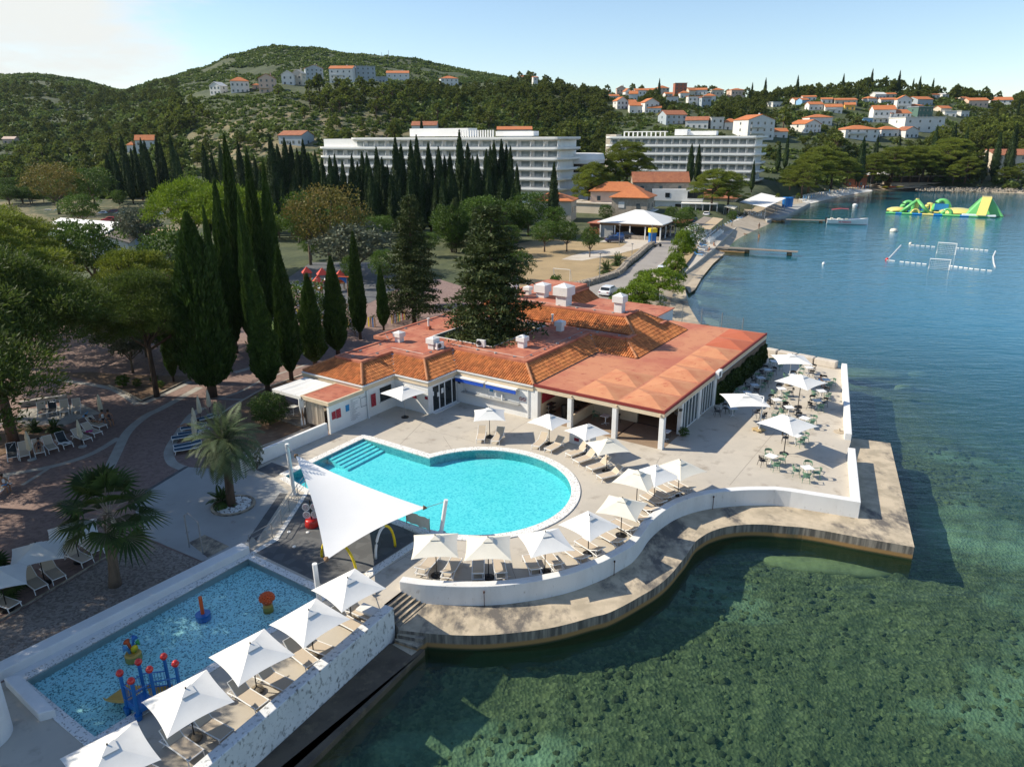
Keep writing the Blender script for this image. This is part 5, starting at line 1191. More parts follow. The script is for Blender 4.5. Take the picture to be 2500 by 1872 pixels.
# ---- splash pad hoops and bucket flower
def hoop(name, parts, label, group):
 t = thing(name, label, 'spray hoop', parts[0][1][0], 0, group); o = parts[0][1][0]
 for nm, pts, m in parts: obj(nm, MB().tube([Vector(q)-o for q in pts], .075, 10), m, t, smooth=True)
def archpts(a, b, h, t0, t1, n=12):
 out = []
 for k in range(n+1):
  t = t0+(t1-t0)*k/n; p = a.lerp(b, .5-.5*math.cos(math.pi*t)); out.append(Vector((p.x, p.y, p.z+h*math.sin(math.pi*t))))
 return out
a_, b_ = at('R2',374,622), at('R2',543,697); hoop('spray_hoop', [('hoop', archpts(a_, b_, 1.55, 0, 1, 22), M['yellow'])], 'yellow water spray hoop at the near corner of the shade sail', 'spray hoops on the splash pad')
a_, b_ = at('R2',640,632), at('R2',735,572); hoop('spray_hoop', [('white_half', archpts(a_, b_, 1.7, 0, .5), M['frame_white']), ('yellow_half', archpts(a_, b_, 1.7, .5, 1), M['yellow'])], 'spray hoop with one white and one yellow leg under the sail', 'spray hoops on the splash pad')
p = at('R2',327,470); bk = thing('bucket_flower', 'red water bucket toy with white target discs on a black stem', 'water toy', p)
obj('bucket', MB().lathe([(.42,0),(.44,.12),(.40,.42),(.36,.5)], 24), M['red'], bk, smooth=True)
obj('stem', MB().tube([(0,0,.5),(0,0,1.75)], .045, 8), M['black'], bk)
for dx, dz in ((-.26,.78),(.24,.82),(-.26,1.3),(.24,1.34)):
 d_ = obj('disc', MB().tube([(dx,-.02,dz),(dx,-.06,dz)], .24, 20), M['table_white'], bk)
 rg = MB()
 for rr in (.07,.15): rg.tube([(dx+rr*math.cos(t*math.pi/8), -.07, dz+rr*math.sin(t*math.pi/8)) for t in range(17)], .012, 4)
 obj('target_rings', rg, M['sign_darkred'], d_)
for x_, y_ in ((238,572),(305,502),(213,500)):
 solo('water_jet', MB().lathe([(.11,0),(.11,.03),(.05,.06)], 12, tuple(at('R2',x_,y_,1.505))), M['table_white'], 'small white water jet set in the dark splash pad', 'water jet', 'floor jets in the splash pad')
# ---- railing beside the splash pad
rp_ = [at('R2',*q) for q in ((22,588),(132,528),(177,460),(215,398),(258,335),(296,285))]
rl = thing('railing', 'low steel railing between the concrete pad and the splash pad', 'railing', rp_[0])
R_ = [q-rp_[0] for q in rp_]
for q in R_: obj('post', MB().tube([q, q+Vector((0,0,.95))], .025, 6), M['galv'], rl)
for z in (.35,.65,.95): obj('rail', MB().tube([q+Vector((0,0,z)) for q in R_], .016 if z < .9 else .022, 6), M['galv'], rl)
q0, q1 = R_[0], R_[1]; gp_ = MB(); nb_ = 16
gp_.add([tuple(q0.lerp(q1, k/nb_)+Vector((0,0,z))) for z in (0,1) for k in range(nb_+1)], [(k, k+1, nb_+2+k, nb_+1+k) for k in range(nb_)])
for k in range(nb_+1): gp_.v[nb_+1+k] = (*gp_.v[nb_+1+k][:2], .45+.3*math.sin(k*.75)); gp_.v[k] = (*gp_.v[k][:2], .1)
obj('wave_panel', gp_, M['lead'], rl)
f0, f1 = at('R2',792,462), at('R2',905,505); fn = thing('pool_fence', 'white canvas fence panel between the splash pad and the round pool', 'fence', f0); d_ = f1-f0
for t_ in (0, 1): obj('post', MB().tube([d_*t_, d_*t_+Vector((0,0,1.0))], .03, 6), M['galv'], fn)
fm = MB(); nb_ = 14
fm.add([tuple(d_*(k/nb_)+Vector((.03*math.sin(k*1.3), .03*math.cos(k*1.1), z))) for z in (.2,.95) for k in range(nb_+1)], [(k, k+1, nb_+2+k, nb_+1+k) for k in range(nb_)])
obj('panel', fm, M['canvas_cream'], fn, smooth=True)
# ---- toddler pool toys
ZW = 1.44
p = at('R1',1220,735,1.46); tp = at('R1',1203,632,1.46); ty = thing('spray_post', 'orange spray post on a round blue disc in the toddler pool', 'water toy', p)
h = ztop('R1',1203,632,p.y)-p.z; obj('post', MB().tube([(0,0,0),(0,0,h)], .09, 12), M['orange'], ty); obj('disc', MB().tube([(0,0,-.3),(0,0,.03)], .36, 28), M['blue'], ty)
p = at('R1',1612,690,1.40); ms = thing('coral_toy', 'orange coral shaped spray toy on a tan foot in the toddler pool', 'water toy', p)
obj('foot', MB().lathe([(.26,-.3),(.25,.0),(.22,.22),(.26,.3)], 20), M['sand_yellow'], ms, smooth=True)
cr = MB()
for k in range(60):
 z_ = 1-2*(k+.5)/60*.62; th = k*2.4; rr = math.sqrt(max(0, 1-z_*z_)); cr.lathe([(.0,-.07),(.06,-.04),(.075,0),(.06,.04),(.0,.07)], 8, (.34*rr*math.cos(th), .34*rr*math.sin(th), .50+.26*z_))
cr.lathe([(.24,.2),(.33,.45),(.3,.6),(.15,.75),(.02,.78)], 16); obj('coral', cr, M['orange'], ms, smooth=True)
p = at('R1',800,975,1.44); ft = thing('flower_toy', 'spray toy with blue, yellow, green and orange trumpets in the toddler pool', 'water toy', p)
obj('foot', MB().lathe([(.36,-.3),(.36,.0),(.30,.1)], 22), M['sand_yellow'], ft)
for k, (m_, ang, hh) in enumerate(((M['yellow'],-40,.55),(M['cloth_blue'],-140,.5),(M['orange'],150,.62),(M['green_paint'],30,.6),(M['blue'],90,.75))):
 a_ = math.radians(ang); dx, dy = math.cos(a_), math.sin(a_)
 obj('trumpet', MB().tube([(.1*dx,.1*dy,.05),(.15*dx,.15*dy,hh*.6),(.24*dx,.24*dy,hh*.85),(.34*dx,.34*dy,hh*.88)], [.07,.07,.09,.17], 10), m_, ft, smooth=True)
# ---- play structure
PZ = 2.02; P1, P2, P5, P6 = (at('R1',*q, PZ) for q in ((758,1262),(868,1195),(935,1245),(825,1308))); P3, P4 = at('R1',1020,1170,1.75), at('R1',1088,1212,1.75)
pl = thing('water_play_structure', 'blue water play structure with red ball finials and two yellow slides', 'play structure', (P6.x, P6.y, ZW)); O_ = Vector((P6.x, P6.y, ZW))
for q, (tx_, ty_) in ((P1,(725,1090)),(P2,(842,1023)),(P3,(985,990)),(P4,(1050,1033)),(P5,(900,1068)),(P6,(790,1137))):
 zt = ztop('R1', tx_, ty_, q.y); zb = 1.3 if q in (P3, P4) else PZ-.5
 ps = obj('post', MB().tube([Vector((q.x,q.y,zb))-O_, Vector((q.x,q.y,zt-.1))-O_], .075, 10), M['blue'], pl)
 obj('ball', MB().lathe([(.02,-.15),(.1,-.12),(.15,-.03),(.15,.03),(.1,.12),(.02,.15)], 18, tuple(Vector((q.x,q.y,zt))-O_)), M['red'], ps, smooth=True)
obj('platform', MB().prism([(Vector(q)-O_)[:2] for q in (P1,P2,P5,P6)], PZ-ZW-.28, PZ-ZW), M['blue'], pl, bevel=.03)
for q in (P1, P6, P5): obj('foot', MB().tube([Vector((q.x,q.y,PZ-.25))-O_, Vector((q.x,q.y,1.12))-O_], [.16,.08], 8), M['blue'], pl)
def panel(a, b, za, zb, h):
 mb = MB(); a, b = Vector((a.x,a.y,0))-Vector((O_.x,O_.y,0)), Vector((b.x,b.y,0))-Vector((O_.x,O_.y,0)); n = max(4, int((b-a).length/.11))
 for z in (.12, h): mb.tube([a+Vector((0,0,za+z)), b+Vector((0,0,zb+z))], .028, 6)
 for k in range(1, n): q = a.lerp(b, k/n); z = za+(zb-za)*k/n; mb.tube([q+Vector((0,0,z+.12)), q+Vector((0,0,z+h))], .012, 4)
 obj('guard_rail', mb, M['blue'], pl)
z0 = PZ-ZW
panel(P1, P6, z0, z0, .85); panel(P6, P5, z0, z0, .85); panel(P2, P3, z0, z0-.3, .85); panel(P5, P4, z0, z0-.3, .85); panel(P1, P2, z0, z0, .8)
def slide(a, b, w_, z_0, z_1, nm):
 a, b = Vector((a.x-O_.x,a.y-O_.y,z_0)), Vector((b.x-O_.x,b.y-O_.y,z_1)); t = (b-a); s_ = Vector((-t.y,t.x,0)).normalized()*w_/2; mb = MB(); rows = []
 for k in range(9):
  f = k/8; c = a.lerp(b, f); c.z = z_1+(z_0-z_1)*(1-f)**1.6
  mb.v += [tuple(c+s_*1.15+Vector((0,0,.22))), tuple(c+s_), tuple(c-s_), tuple(c-s_*1.15+Vector((0,0,.22)))]
 mb.f = [(4*k+j, 4*k+j+1, 4*k+5+j, 4*k+4+j) for k in range(8) for j in range(3)]
 obj(nm, mb, M['sand_yellow'], pl)
m12 = (P1+P2)/2; so_ = at('R1',680,1215,1.5); slide(m12, so_, .8, z0, .05, 'slide'); m45 = (P3+P4)/2; slide((P2+P5)/2, m45, 1.0, z0-.05, .0, 'ramp')
# ---- shower frame and its tray on the concrete pad
p = at('R1',1140,332); q = at('R1',1222,374); sh = thing('shower_frame', 'tall bent steel shower frame on the shaded concrete pad', 'shower', p); d_ = q-p
hz = ztop('R1',1107,143,p.y)-p.z
obj('frame', MB().tube([(0,0,0),(0,0,hz),(d_.x*.35,d_.y*.35,hz+.32),d_+Vector((0,0,hz)),d_], .04, 8), M['galv'], sh)
setting('shower_tray', MB().sheet([at2('R1',1135,305), at2('R1',1232,258), at2('R1',1380,328), at2('R1',1250,395)], 1.496), M['quay'])
# ---- palm planter ring
p = at('S2',1800,1215,1.49); rg = MB(); pa = [(p.x+1.38*math.cos(k*math.pi/16), p.y+1.38*math.sin(k*math.pi/16)) for k in range(33)]; pb_ = [(p.x+1.2*math.cos(k*math.pi/16), p.y+1.2*math.sin(k*math.pi/16)) for k in range(33)]
setting('planter_kerb', MB().ribbon(pa, pb_, 1.4, 1.6), M['quay']); setting('planter_soil', MB().sheet(pb_[:-1], 1.53), M['gravel'])
ps = MB()
for k in range(420):
 a_, r_ = rnd.uniform(0, 6.28), 1.15*math.sqrt(rnd.uniform(.08, 1)); s_ = rnd.uniform(.04,.085)
 ps.lathe([(s_*.5,-s_*.4),(s_,0),(s_*.6,s_*.5)], 6, (p.x+r_*math.cos(a_), p.y+r_*math.sin(a_), 1.55))
setting('white_pebbles', ps, M['table_white'], kind='stuff')
# ---------------------------------------------------------------- people: one skinned body each
def person(label, loc, rz, pose, top, low, skin, hair='hair', scale=1.0):
 P = {'stand': dict(hip=(0,0,.92), chest=(0,0,1.32), neck=(0,0,1.48), head=(.02,0,1.62), k=[(.02,.10,.5),(.02,-.10,.5)], f=[(0,.11,.07),(0,-.11,.07)], t=[(.16,.12,.03),(.16,-.12,.03)], e=[(-.02,.27,1.15),(-.02,-.27,1.15)], h=[(.08,.28,.90),(.10,-.28,.92)]),
   'sit': dict(hip=(0,0,.50), chest=(-.04,0,.90), neck=(-.02,0,1.06), head=(.03,0,1.20), k=[(.44,.12,.52),(.44,-.12,.52)], f=[(.40,.12,.07),(.46,-.13,.07)], t=[(.56,.13,.03),(.62,-.14,.03)], e=[(.08,.28,.74),(.08,-.28,.74)], h=[(.34,.16,.74),(.34,-.14,.74)]),
   'lie': dict(hip=(0,0,.44), chest=(.40,0,.62), neck=(.54,0,.74), head=(.66,0,.84), k=[(-.38,.12,.60),(-.42,-.11,.48)], f=[(-.80,.12,.40),(-.86,-.12,.40)], t=[(-.86,.13,.52),(-.92,-.13,.52)], e=[(.22,.28,.52),(.22,-.28,.52)], h=[(.0,.26,.50),(-.02,-.2,.56)]),
   'crouch': dict(hip=(0,0,.34), chest=(.10,0,.72), neck=(.15,0,.86), head=(.22,0,.99), k=[(.36,.15,.50),(.36,-.15,.50)], f=[(.18,.15,.07),(.18,-.15,.07)], t=[(.34,.16,.03),(.34,-.16,.03)], e=[(.30,.25,.62),(.30,-.25,.62)], h=[(.44,.1,.52),(.44,-.1,.52)])}[pose]
 t = thing('person', label, 'person', loc, rz); t.scale = (scale,)*3
 V = Vector; vs = [V(P['hip']), V(P['hip']).lerp(V(P['chest']), .5), V(P['chest']), V(P['neck']), V(P['head'])]; rd = [(.13,.15),(.115,.135),(.12,.16),(.055,.055),(.095,.085)]; es = [(0,1),(1,2),(2,3),(3,4)]
 hd = V(P['head']); vs.append(hd+(hd-V(P['neck'])).normalized()*.10); rd.append((.07,.065)); es.append((4,5))
 for s in (0, 1):
  sg = 1 if s == 0 else -1; n0 = len(vs); hp = V(P['hip'])+V((0,sg*.09,-.03))
  vs += [hp, V(P['k'][s]), V(P['f'][s]), V(P['t'][s])]; rd += [(.09,.09),(.06,.06),(.042,.042),(.032,.036)]; es += [(0,n0),(n0,n0+1),(n0+1,n0+2),(n0+2,n0+3)]
  n0 = len(vs); shd = V(P['chest'])+V((0,sg*.17,.05))
  vs += [shd, V(P['e'][s]), V(P['h'][s]), V(P['h'][s])+(V(P['h'][s])-V(P['e'][s])).normalized()*.10]; rd += [(.058,.058),(.042,.042),(.032,.028),(.026,.02)]; es += [(2,n0),(n0,n0+1),(n0+1,n0+2),(n0+2,n0+3)]
 me = bpy.data.meshes.new('body'); me.from_pydata([tuple(v) for v in vs], es, []); me.materials.append(M[skin]); o = bpy.data.objects.new('body', me); link(o, t)
 sk = o.modifiers.new('skin', 'SKIN');
 for i, r_ in enumerate(rd): me.skin_vertices[0].data[i].radius = r_
 me.skin_vertices[0].data[0].use_root = True; sk.use_smooth_shade = True
 sb_ = o.modifiers.new('sub', 'SUBSURF'); sb_.levels = 1; sb_.render_levels = 2
 d_ = (hd-V(P['neck'])).normalized(); hc = hd+d_*.05-V((.02,0,0)); hm = MB()
 hm.lathe([(.075,-.09),(.108,-.01),(.10,.06),(.06,.105),(.01,.115)], 14, tuple(hc)); obj('hair', hm, M[hair], t, smooth=True)
 def cloth(nm, chain, rr, m):
  me = bpy.data.meshes.new(nm); me.from_pydata([tuple(v) for v in chain], [(i, i+1) for i in range(len(chain)-1)], []); me.materials.append(M[m]); q = bpy.data.objects.new(nm, me); link(q, t)
  s_ = q.modifiers.new('skin', 'SKIN'); s_.use_smooth_shade = True
  for i, r_ in enumerate(rr): me.skin_vertices[0].data[i].radius = r_
  me.skin_vertices[0].data[0].use_root = True; q.modifiers.new('sub', 'SUBSURF').render_levels = 2
 if top: cloth('shirt', [vs[0].lerp(vs[1], .4), vs[1], vs[2], vs[2].lerp(vs[3], .5)], [(.145,.165),(.135,.155),(.14,.19),(.08,.10)], top)
 if low: cloth('shorts', [V(P['k'][0]).lerp(V(P['hip']), .45), V(P['hip'])+V((0,.06,-.02)), V(P['hip'])+V((0,-.06,-.02)), V(P['k'][1]).lerp(V(P['hip']), .45)], [(.095,.095),(.14,.13),(.14,.13),(.095,.095)], low)
 return t
q = at('S1',1108,500,1.95); person('person in a light blue shirt sitting at a grey terrace table', (q.x, q.y, 1.5), math.radians(20), 'sit', 'shirt_blue', 'cloth_dark', 'skin')
q = at('W2',305,560,1.75); person('person with long dark hair sunbathing on the tan lounger by the pine', (q.x, q.y, 1.47), math.radians(120), 'lie', 'cloth_dark', 'cloth_dark', 'skin_tan')
q = at('W2',720,350,1.85); person('person in dark swimwear reclining under a pale towel beside the folded parasol', (q.x, q.y, 1.50), math.radians(160), 'lie', 'cloth_dark', 'cloth_dark', 'skin_tan')
q = at('W2',800,330,1.9); person('person in a white top sitting at the plaza corner among loungers', (q.x, q.y, 1.45), math.radians(-60), 'sit', 'cloth_white', 'cloth_dark', 'skin_tan')
q = at('W2',845,330,1.9); person('person in black sitting rightmost at the plaza corner', (q.x, q.y, 1.45), math.radians(-40), 'sit', 'cloth_dark', 'cloth_dark', 'skin_tan')
q = at('S2',30,1065,1.8); person('person in denim shorts sitting on a white lounger at the left edge', (q.x, q.y, 1.40), math.radians(-20), 'sit', 'cloth_white', 'cloth_blue', 'skin_tan')
q = at('W3',265,500,1.85); person('person lying on the fifth navy lounger near the big cypress', (q.x, q.y, 1.36), math.radians(10), 'lie', None, 'cloth_dark', 'skin_tan')
def towel(r, x, y, z, sx, sy, rz, m, lab, tilt=0):
 q = at(r, x, y, z); n = 8; mb = MB(); mb.add([(sx*(i/n-.5), sy*(j/n-.5), .02*math.sin(i*1.7+j)) for j in range(n+1) for i in range(n+1)], [(j*(n+1)+i, j*(n+1)+i+1, (j+1)*(n+1)+i+1, (j+1)*(n+1)+i) for j in range(n) for i in range(n)])
 o = solo('towel', mb, M[m], lab, 'towel'); o.location = q; o.rotation_euler = (0, tilt, rz)
towel('W2',690,420,1.9,.5,.4,.3,'cloth_pink','pink bag like towel on a pale lounger'); towel('W2',92,530,2.2,.4,.5,.2,'cloth_white','white towel over the charcoal lounger beside the pine',-.9); towel('W2',500,510,1.86,.9,.5,.4,'cloth_white','white towel on the charcoal lounger by the folded parasol')
towel('W2',345,250,2.0,.6,.5,.1,'cloth_dark','dark towel bundle on the leftmost of four loungers'); towel('W2',312,275,1.86,.25,.2,.1,'red','small red bag on the leftmost of four loungers'); towel('W2',660,290,2.1,.6,.5,.5,'cloth_blue','light blue towel over a lounger back at the plaza corner',-.7); towel('W2',405,192,2.3,.45,.3,.2,'cloth_white','white striped cushion on the charcoal lounger under the pine'); towel('W3',375,535,1.9,.8,.5,.2,'cloth_white','patterned white towel beside the navy loungers')
LF = dict(
 cypress=leafmat('cypress_leaf', (.022,.048,.010), (.072,.125,.022), .18, .2, .9),
 cypress_far=leafmat('cypress_leaf_far', (.016,.032,.010), (.048,.078,.020), .12, .3, .7),
 pine=leafmat('pine_needles', (.075,.115,.014), (.24,.27,.035), .4, .18, .35),
 pine_dark=leafmat('pine_needles_dark', (.032,.060,.012), (.105,.145,.026), .4, .15, .35),
 stone=leafmat('stone_pine_needles', (.085,.150,.010), (.23,.32,.025), .35, .1, .5),
 cedar=leafmat('cedar_needles', (.022,.042,.012), (.085,.110,.030), .15, .15, .6),
 broad=leafmat('broad_leaf', (.030,.070,.010), (.11,.175,.026), .3, .22, .6),
 autumn=leafmat('turning_leaf', (.10,.12,.02), (.24,.17,.05), .3, .1, .5),
 olive=leafmat('olive_leaf', (.060,.075,.045), (.155,.170,.110), .2, .2, .8),
 palm=leafmat('palm_frond', (.022,.045,.012), (.080,.125,.030), .25, .1, 1.0),
 palm2=leafmat('palm_frond_grey', (.045,.075,.030), (.12,.16,.075), .25, .1, 1.0),
 scrub=leafmat('hill_scrub', (.050,.085,.020), (.135,.175,.040), .35, .3, .05),
 hillpine=leafmat('hill_pine', (.065,.100,.016), (.21,.235,.040), .4, .28, .25),
 ivy=leafmat('ivy_leaf', (.018,.040,.008), (.055,.090,.018), .2, .1, 1.2))
def cloud(P, D, ln, wd, seed=0):
 "leaf faces: points P, long axes D, lengths, widths -> verts, faces"
 rs = np.random.RandomState(seed); n = len(P)
 D = D/np.linalg.norm(D, axis=1, keepdims=True); R = rs.normal(size=(n,3)); S = np.cross(D, R); S /= np.linalg.norm(S, axis=1, keepdims=True)+1e-9
 ln = np.broadcast_to(ln, n)[:,None]*rs.uniform(.7,1.3,(n,1)); wd = np.broadcast_to(wd, n)[:,None]*rs.uniform(.7,1.3,(n,1))
 V = np.stack([P-D*ln*.5, P+S*wd*.5, P+D*ln*.5, P-S*wd*.5], 1).reshape(-1,3)
 return V.tolist(), np.arange(4*n).reshape(n,4).tolist()
def crown_mesh(name, P, D, ln, wd, seed=0, core=None):
 v, f = cloud(np.asarray(P), np.asarray(D), ln, wd, seed); mb = MB(); mb.v = [tuple(q) for q in v]; mb.f = [tuple(q) for q in f]
 if core: core(mb)
 me = bpy.data.meshes.new(name); me.from_pydata(mb.v, [], mb.f); me.update(); return me
def tree(name, label, cat, crown, trunk, leaf, bark='bark', h=1.0):
 t = thing(name, label, cat)
 if trunk is not None: obj('trunk', trunk, M[bark], t, smooth=True)
 c = obj('crown', crown, leaf, t); t['h'] = h; return t
def mk_cypress(h, r, n, seed, leaf, low=.07):
 rs = np.random.RandomState(seed)
 def prof(t): return np.clip(np.minimum((t/.16)**.55, 1)*(1-np.clip((t-.22)/.78, 0, 1)**1.55)**.85, .03, 1)
 t = rs.beta(1.05, 1.25, n); th = rs.uniform(0, 2*np.pi, n)
 ph = rs.uniform(0, 6.28, 6)
 def lump(t, th): return 1+.10*np.sin(3*th+ph[0]+5*t)+.09*np.sin(5*th+ph[1]-9*t)+.08*np.sin(7*th+17*t+ph[2])+.06*np.sin(2*th+31*t+ph[3])
 R = r*prof(t)*lump(t, th)*(1-.28*rs.uniform(0,1,n)**2); R *= np.where(rs.uniform(size=n) < .05, 1.12, 1)
 z = h*(low+(1-low)*t); P = np.stack([R*np.cos(th), R*np.sin(th), z], 1)
 D = np.stack([.42*np.cos(th), .42*np.sin(th), np.full(n, 1.0)], 1)+rs.normal(scale=.22, size=(n,3))
 def core(mb):
  rows = 14; k = 12; n0 = len(mb.v)
  for i in range(rows+1):
   tt = max(.004, i/rows*.97)
   for j in range(k):
    a = 2*math.pi*j/k; rr = r*float(prof(tt))*float(lump(tt, a))*.80; mb.v.append((rr*math.cos(a), rr*math.sin(a), h*(low+(1-low)*tt)))
  mb.f += [(n0+i*k+j, n0+i*k+(j+1) % k, n0+(i+1)*k+(j+1) % k, n0+(i+1)*k+j) for i in range(rows) for j in range(k)]
 s = h/14
 cm = crown_mesh('crown', P, D, .46*s**.5, .15*s**.5, seed, core)
 return tree('cypress_tree', 'x', 'tree', cm, MB().tube([(0,0,-.3),(0,0,h*.3)], [r*.16+.06, r*.12+.04], 8), leaf, h=h)
def clumps(cs, per, seed, ln, wd, up=.3):
 rs = np.random.RandomState(seed); P = []; D = []
 for c, rad in cs:
  n = per; q = rs.normal(size=(n,3)); q /= np.linalg.norm(q, axis=1, keepdims=True); q[:,2] = np.where(q[:,2] < -.25, -q[:,2]*.6, q[:,2])
  rr = rs.uniform(.62, 1.05, (n,1)); P.append(np.asarray(c)+q*rr*np.asarray(rad)); D.append(q+rs.normal(scale=.55, size=(n,3))+np.array([0,0,up]))
 return np.concatenate(P), np.concatenate(D)
def limbs(h0, ends, r0, bend=0.0):
 mb = MB(); mb.tube([(0,0,-.3),(bend*.3,0,h0*.5),(bend,0,h0)], [r0*1.25, r0, r0*.8], 10)
 for e in ends:
  e = Vector(e); s = Vector((bend*.8, 0, h0*(.75+.25*rnd.random()))); m_ = s.lerp(e, .5)+Vector((0,0,-.06*(e-s).length)); mb.tube([s, m_, e], [r0*.5, r0*.32, r0*.12], 6, cap=False)
 return mb
def mk_pine(h, sp, n, per, seed, leaf, name='pine_tree', flat=.42, ln=.5, wd=.13, base=.42, bark='bark', cr=.22):
 rs = random.Random(seed); cs = []
 for k in range(n):
  a = k*2.399+rs.uniform(-.3,.3); rr = sp*math.sqrt((k+.5)/n); zt = h*(1-.06-(rr/sp)**2*(.98-base)*rs.uniform(.55,1.0)) - rs.uniform(0, .06)*h
  q = sp*cr*rs.uniform(.75,1.35); cs.append(((rr*math.cos(a), rr*math.sin(a), zt), (q, q, q*flat*1.3)))
 for k in range(n//3):
  a = rs.uniform(0, 6.28); rr = sp*rs.uniform(.2,.75); cs.append(((rr*math.cos(a), rr*math.sin(a), h*rs.uniform(base, .72)), (sp*cr, sp*cr, sp*cr*flat)))
 P, D = clumps(cs, per, seed, ln, wd)
 ends = [c[0] for c in cs[::max(1, len(cs)//14)]]
 return tree(name, 'x', 'tree', crown_mesh('crown', P, D, ln, wd, seed), limbs(h*.5, ends, h*.022), leaf, bark, h)
def mk_cedar(h, sp, seed, leaf):
 rs = random.Random(seed); cs = []; ends = []
 for k in range(150):
  t = .12+.86*(k/150); L_ = sp*(1-t)**.72*rs.uniform(.55,1.05)+.25; a = k*2.399+rs.uniform(-.4,.4); z = h*t-.10*L_
  for f in ((.98,.72,.42) if L_ > 1.8 else (.85,)):
   q = .55+.16*L_; cs.append(((L_*f*math.cos(a), L_*f*math.sin(a), z-.05*L_*f+rs.uniform(-.15,.15)), (q*rs.uniform(.8,1.2), q*rs.uniform(.8,1.2), q*.42)))
  if k % 4 == 0: ends.append((L_*.8*math.cos(a), L_*.8*math.sin(a), z))
 P, D = clumps(cs, 62, seed, .4, .12, .0)
 tr_ = MB().tube([(0,0,-.3),(0,0,h*.95)], [h*.022, .05], 10)
 for e in ends: tr_.tube([(0,0,e[2]+.1), e], [.08,.03], 5, cap=False)
 return tree('cedar_tree', 'x', 'tree', crown_mesh('crown', P, D, .46, .15, seed), tr_, leaf, 'bark', h)
def mk_broad(h, sp, n, per, seed, leaf, name='broadleaf_tree', cat='tree', ln=.30, wd=.2, z0=.3, flowers=None):
 rs = random.Random(seed); cs = []
 for k in range(n):
  a = k*2.399; v_ = 1-2*(k+.5)/n; rr = math.sqrt(max(0,1-v_*v_)); f = rs.uniform(.5,.85)
  q = sp*.36*rs.uniform(.7,1.25); cs.append(((sp*f*rr*math.cos(a), sp*f*rr*math.sin(a), h*(z0+(1-z0)*(.5+.42*v_*rs.uniform(.8,1.05)))), (q,q,q*.8)))
 P, D = clumps(cs, per, seed, ln, wd, .1); ends = [c[0] for c in cs[::max(1, n//8)]]
 t = tree(name, 'x', cat, crown_mesh('crown', P, D, ln, wd, seed), limbs(h*max(z0, .12), ends, h*.02+.03), leaf, 'bark_grey', h)
 if flowers:
  r_ = np.random.RandomState(seed+5); i = r_.choice(len(P), len(P)//7, replace=False); c0 = P.mean(0); q = P[i]+(P[i]-c0)*.06
  o_ = obj('flowers', crown_mesh('flowers', q, r_.normal(size=(len(i),3)), .16, .16, seed), M[flowers], t)
 return t
def mk_palm(h, nf, L_, seed, leaf, spiky=False, lean=(0,0)):
 rs = random.Random(seed); mb = MB(); st_ = MB()
 for k in range(nf):
  a = k*2.399+rs.uniform(-.2,.2); el = math.radians(85-125*(k+.5)/nf+rs.uniform(-8,8)); d_ = Vector((math.cos(a)*math.cos(el), math.sin(a)*math.cos(el), math.sin(el)))
  pl_ = L_*(.55 if not spiky else .42)*rs.uniform(.85,1.1); c = Vector((0,0,h))+d_*pl_; c.z -= .10*pl_*(1 if el < .6 else 0)
  st_.tube([(0,0,h-.1), Vector((0,0,h))+d_*pl_*.5+Vector((0,0,.05)), c], [.03,.022,.016], 4, cap=False)
  side = d_.cross(Vector((0,0,1))); side = side.normalized() if side.length > .05 else Vector((1,0,0)); nrm = side.cross(d_).normalized()
  if spiky:
   # pinnate frond: an arched rib with narrow leaflets on both sides
   q = Vector((0,0,h)); dd = d_.copy(); ns = 20; seg = L_*1.05/ns
   for i in range(ns):
    q2 = q+dd*seg; dd = (dd+Vector((0,0,-.062-.022*math.cos(el)))).normalized(); sd = dd.cross(Vector((0,0,1))); sd = sd.normalized() if sd.length > .05 else side
    ll = L_*.30*math.sin(math.pi*(.18+.78*i/ns))
    for sg in (-1, 1):
     t_ = q2+sd*sg*ll*.8+dd*ll*.55+Vector((0,0,-.18*ll)); m_ = q2.lerp(t_, .5); w_ = dd*.05
     mb.add([q2, m_+w_, t_, m_-w_], [(0,1,2,3)])
    q = q2
   continue
  nl = 20 if spiky else 17; R_ = L_*(.62 if spiky else .60)*rs.uniform(.85,1.1)
  for i in range(nl):
   f = (i/(nl-1)-.5)*2; th = f*(math.radians(105) if spiky else math.radians(100)); dr = (d_*math.cos(th)+side*math.sin(th)+nrm*(.22*abs(f)-.05)).normalized()
   w_ = .028 if spiky else .085; s_ = (dr.cross(nrm)).normalized()*w_; ll = R_*(1-.22*abs(f)); m_ = c+dr*ll*.55; tip = c+dr*ll+Vector((0,0,-(.10 if spiky else .24)*ll))
   mb.add([c, m_+s_+nrm*.01, tip, m_-s_], [(0,1,2,3)])
 t = thing('palm_tree', 'x', 'palm'); tr_ = MB(); lx, ly = lean
 tr_.tube([(lx,ly,-.1),(lx*.8,ly*.8,h*.2),(lx*.35,ly*.35,h*.6),(0,0,h)], [.34,.26,.22,.2] if not spiky else [.30,.27,.25,.27], 12)
 obj('trunk', tr_, M['bark_grey'] if not spiky else M['bark'], t, smooth=True)
 sk = MB()
 for k in range(36):
  a = k*2.399; z = h-.3-rs.uniform(0,1.1 if not spiky else .5); sk.add([(.2*math.cos(a),.2*math.sin(a),z),(.24*math.cos(a+.2),.24*math.sin(a+.2),z),(.42*math.cos(a+.1),.42*math.sin(a+.1),z-.7)], [(0,1,2)])
 obj('dead_fronds', sk, M['drape'] if not spiky else M['wood_grey'], t); obj('petioles', st_, M['wood_grey'], t); obj('crown', mb, leaf, t); t['h'] = h
 return t
def plant(proto, x, y, z, h, rz, label, group=None, wide=1.0):
 s = h/proto['h']; o = place(proto, (x, y, z), rz, label, group, (s*wide, s*wide, s)); return o
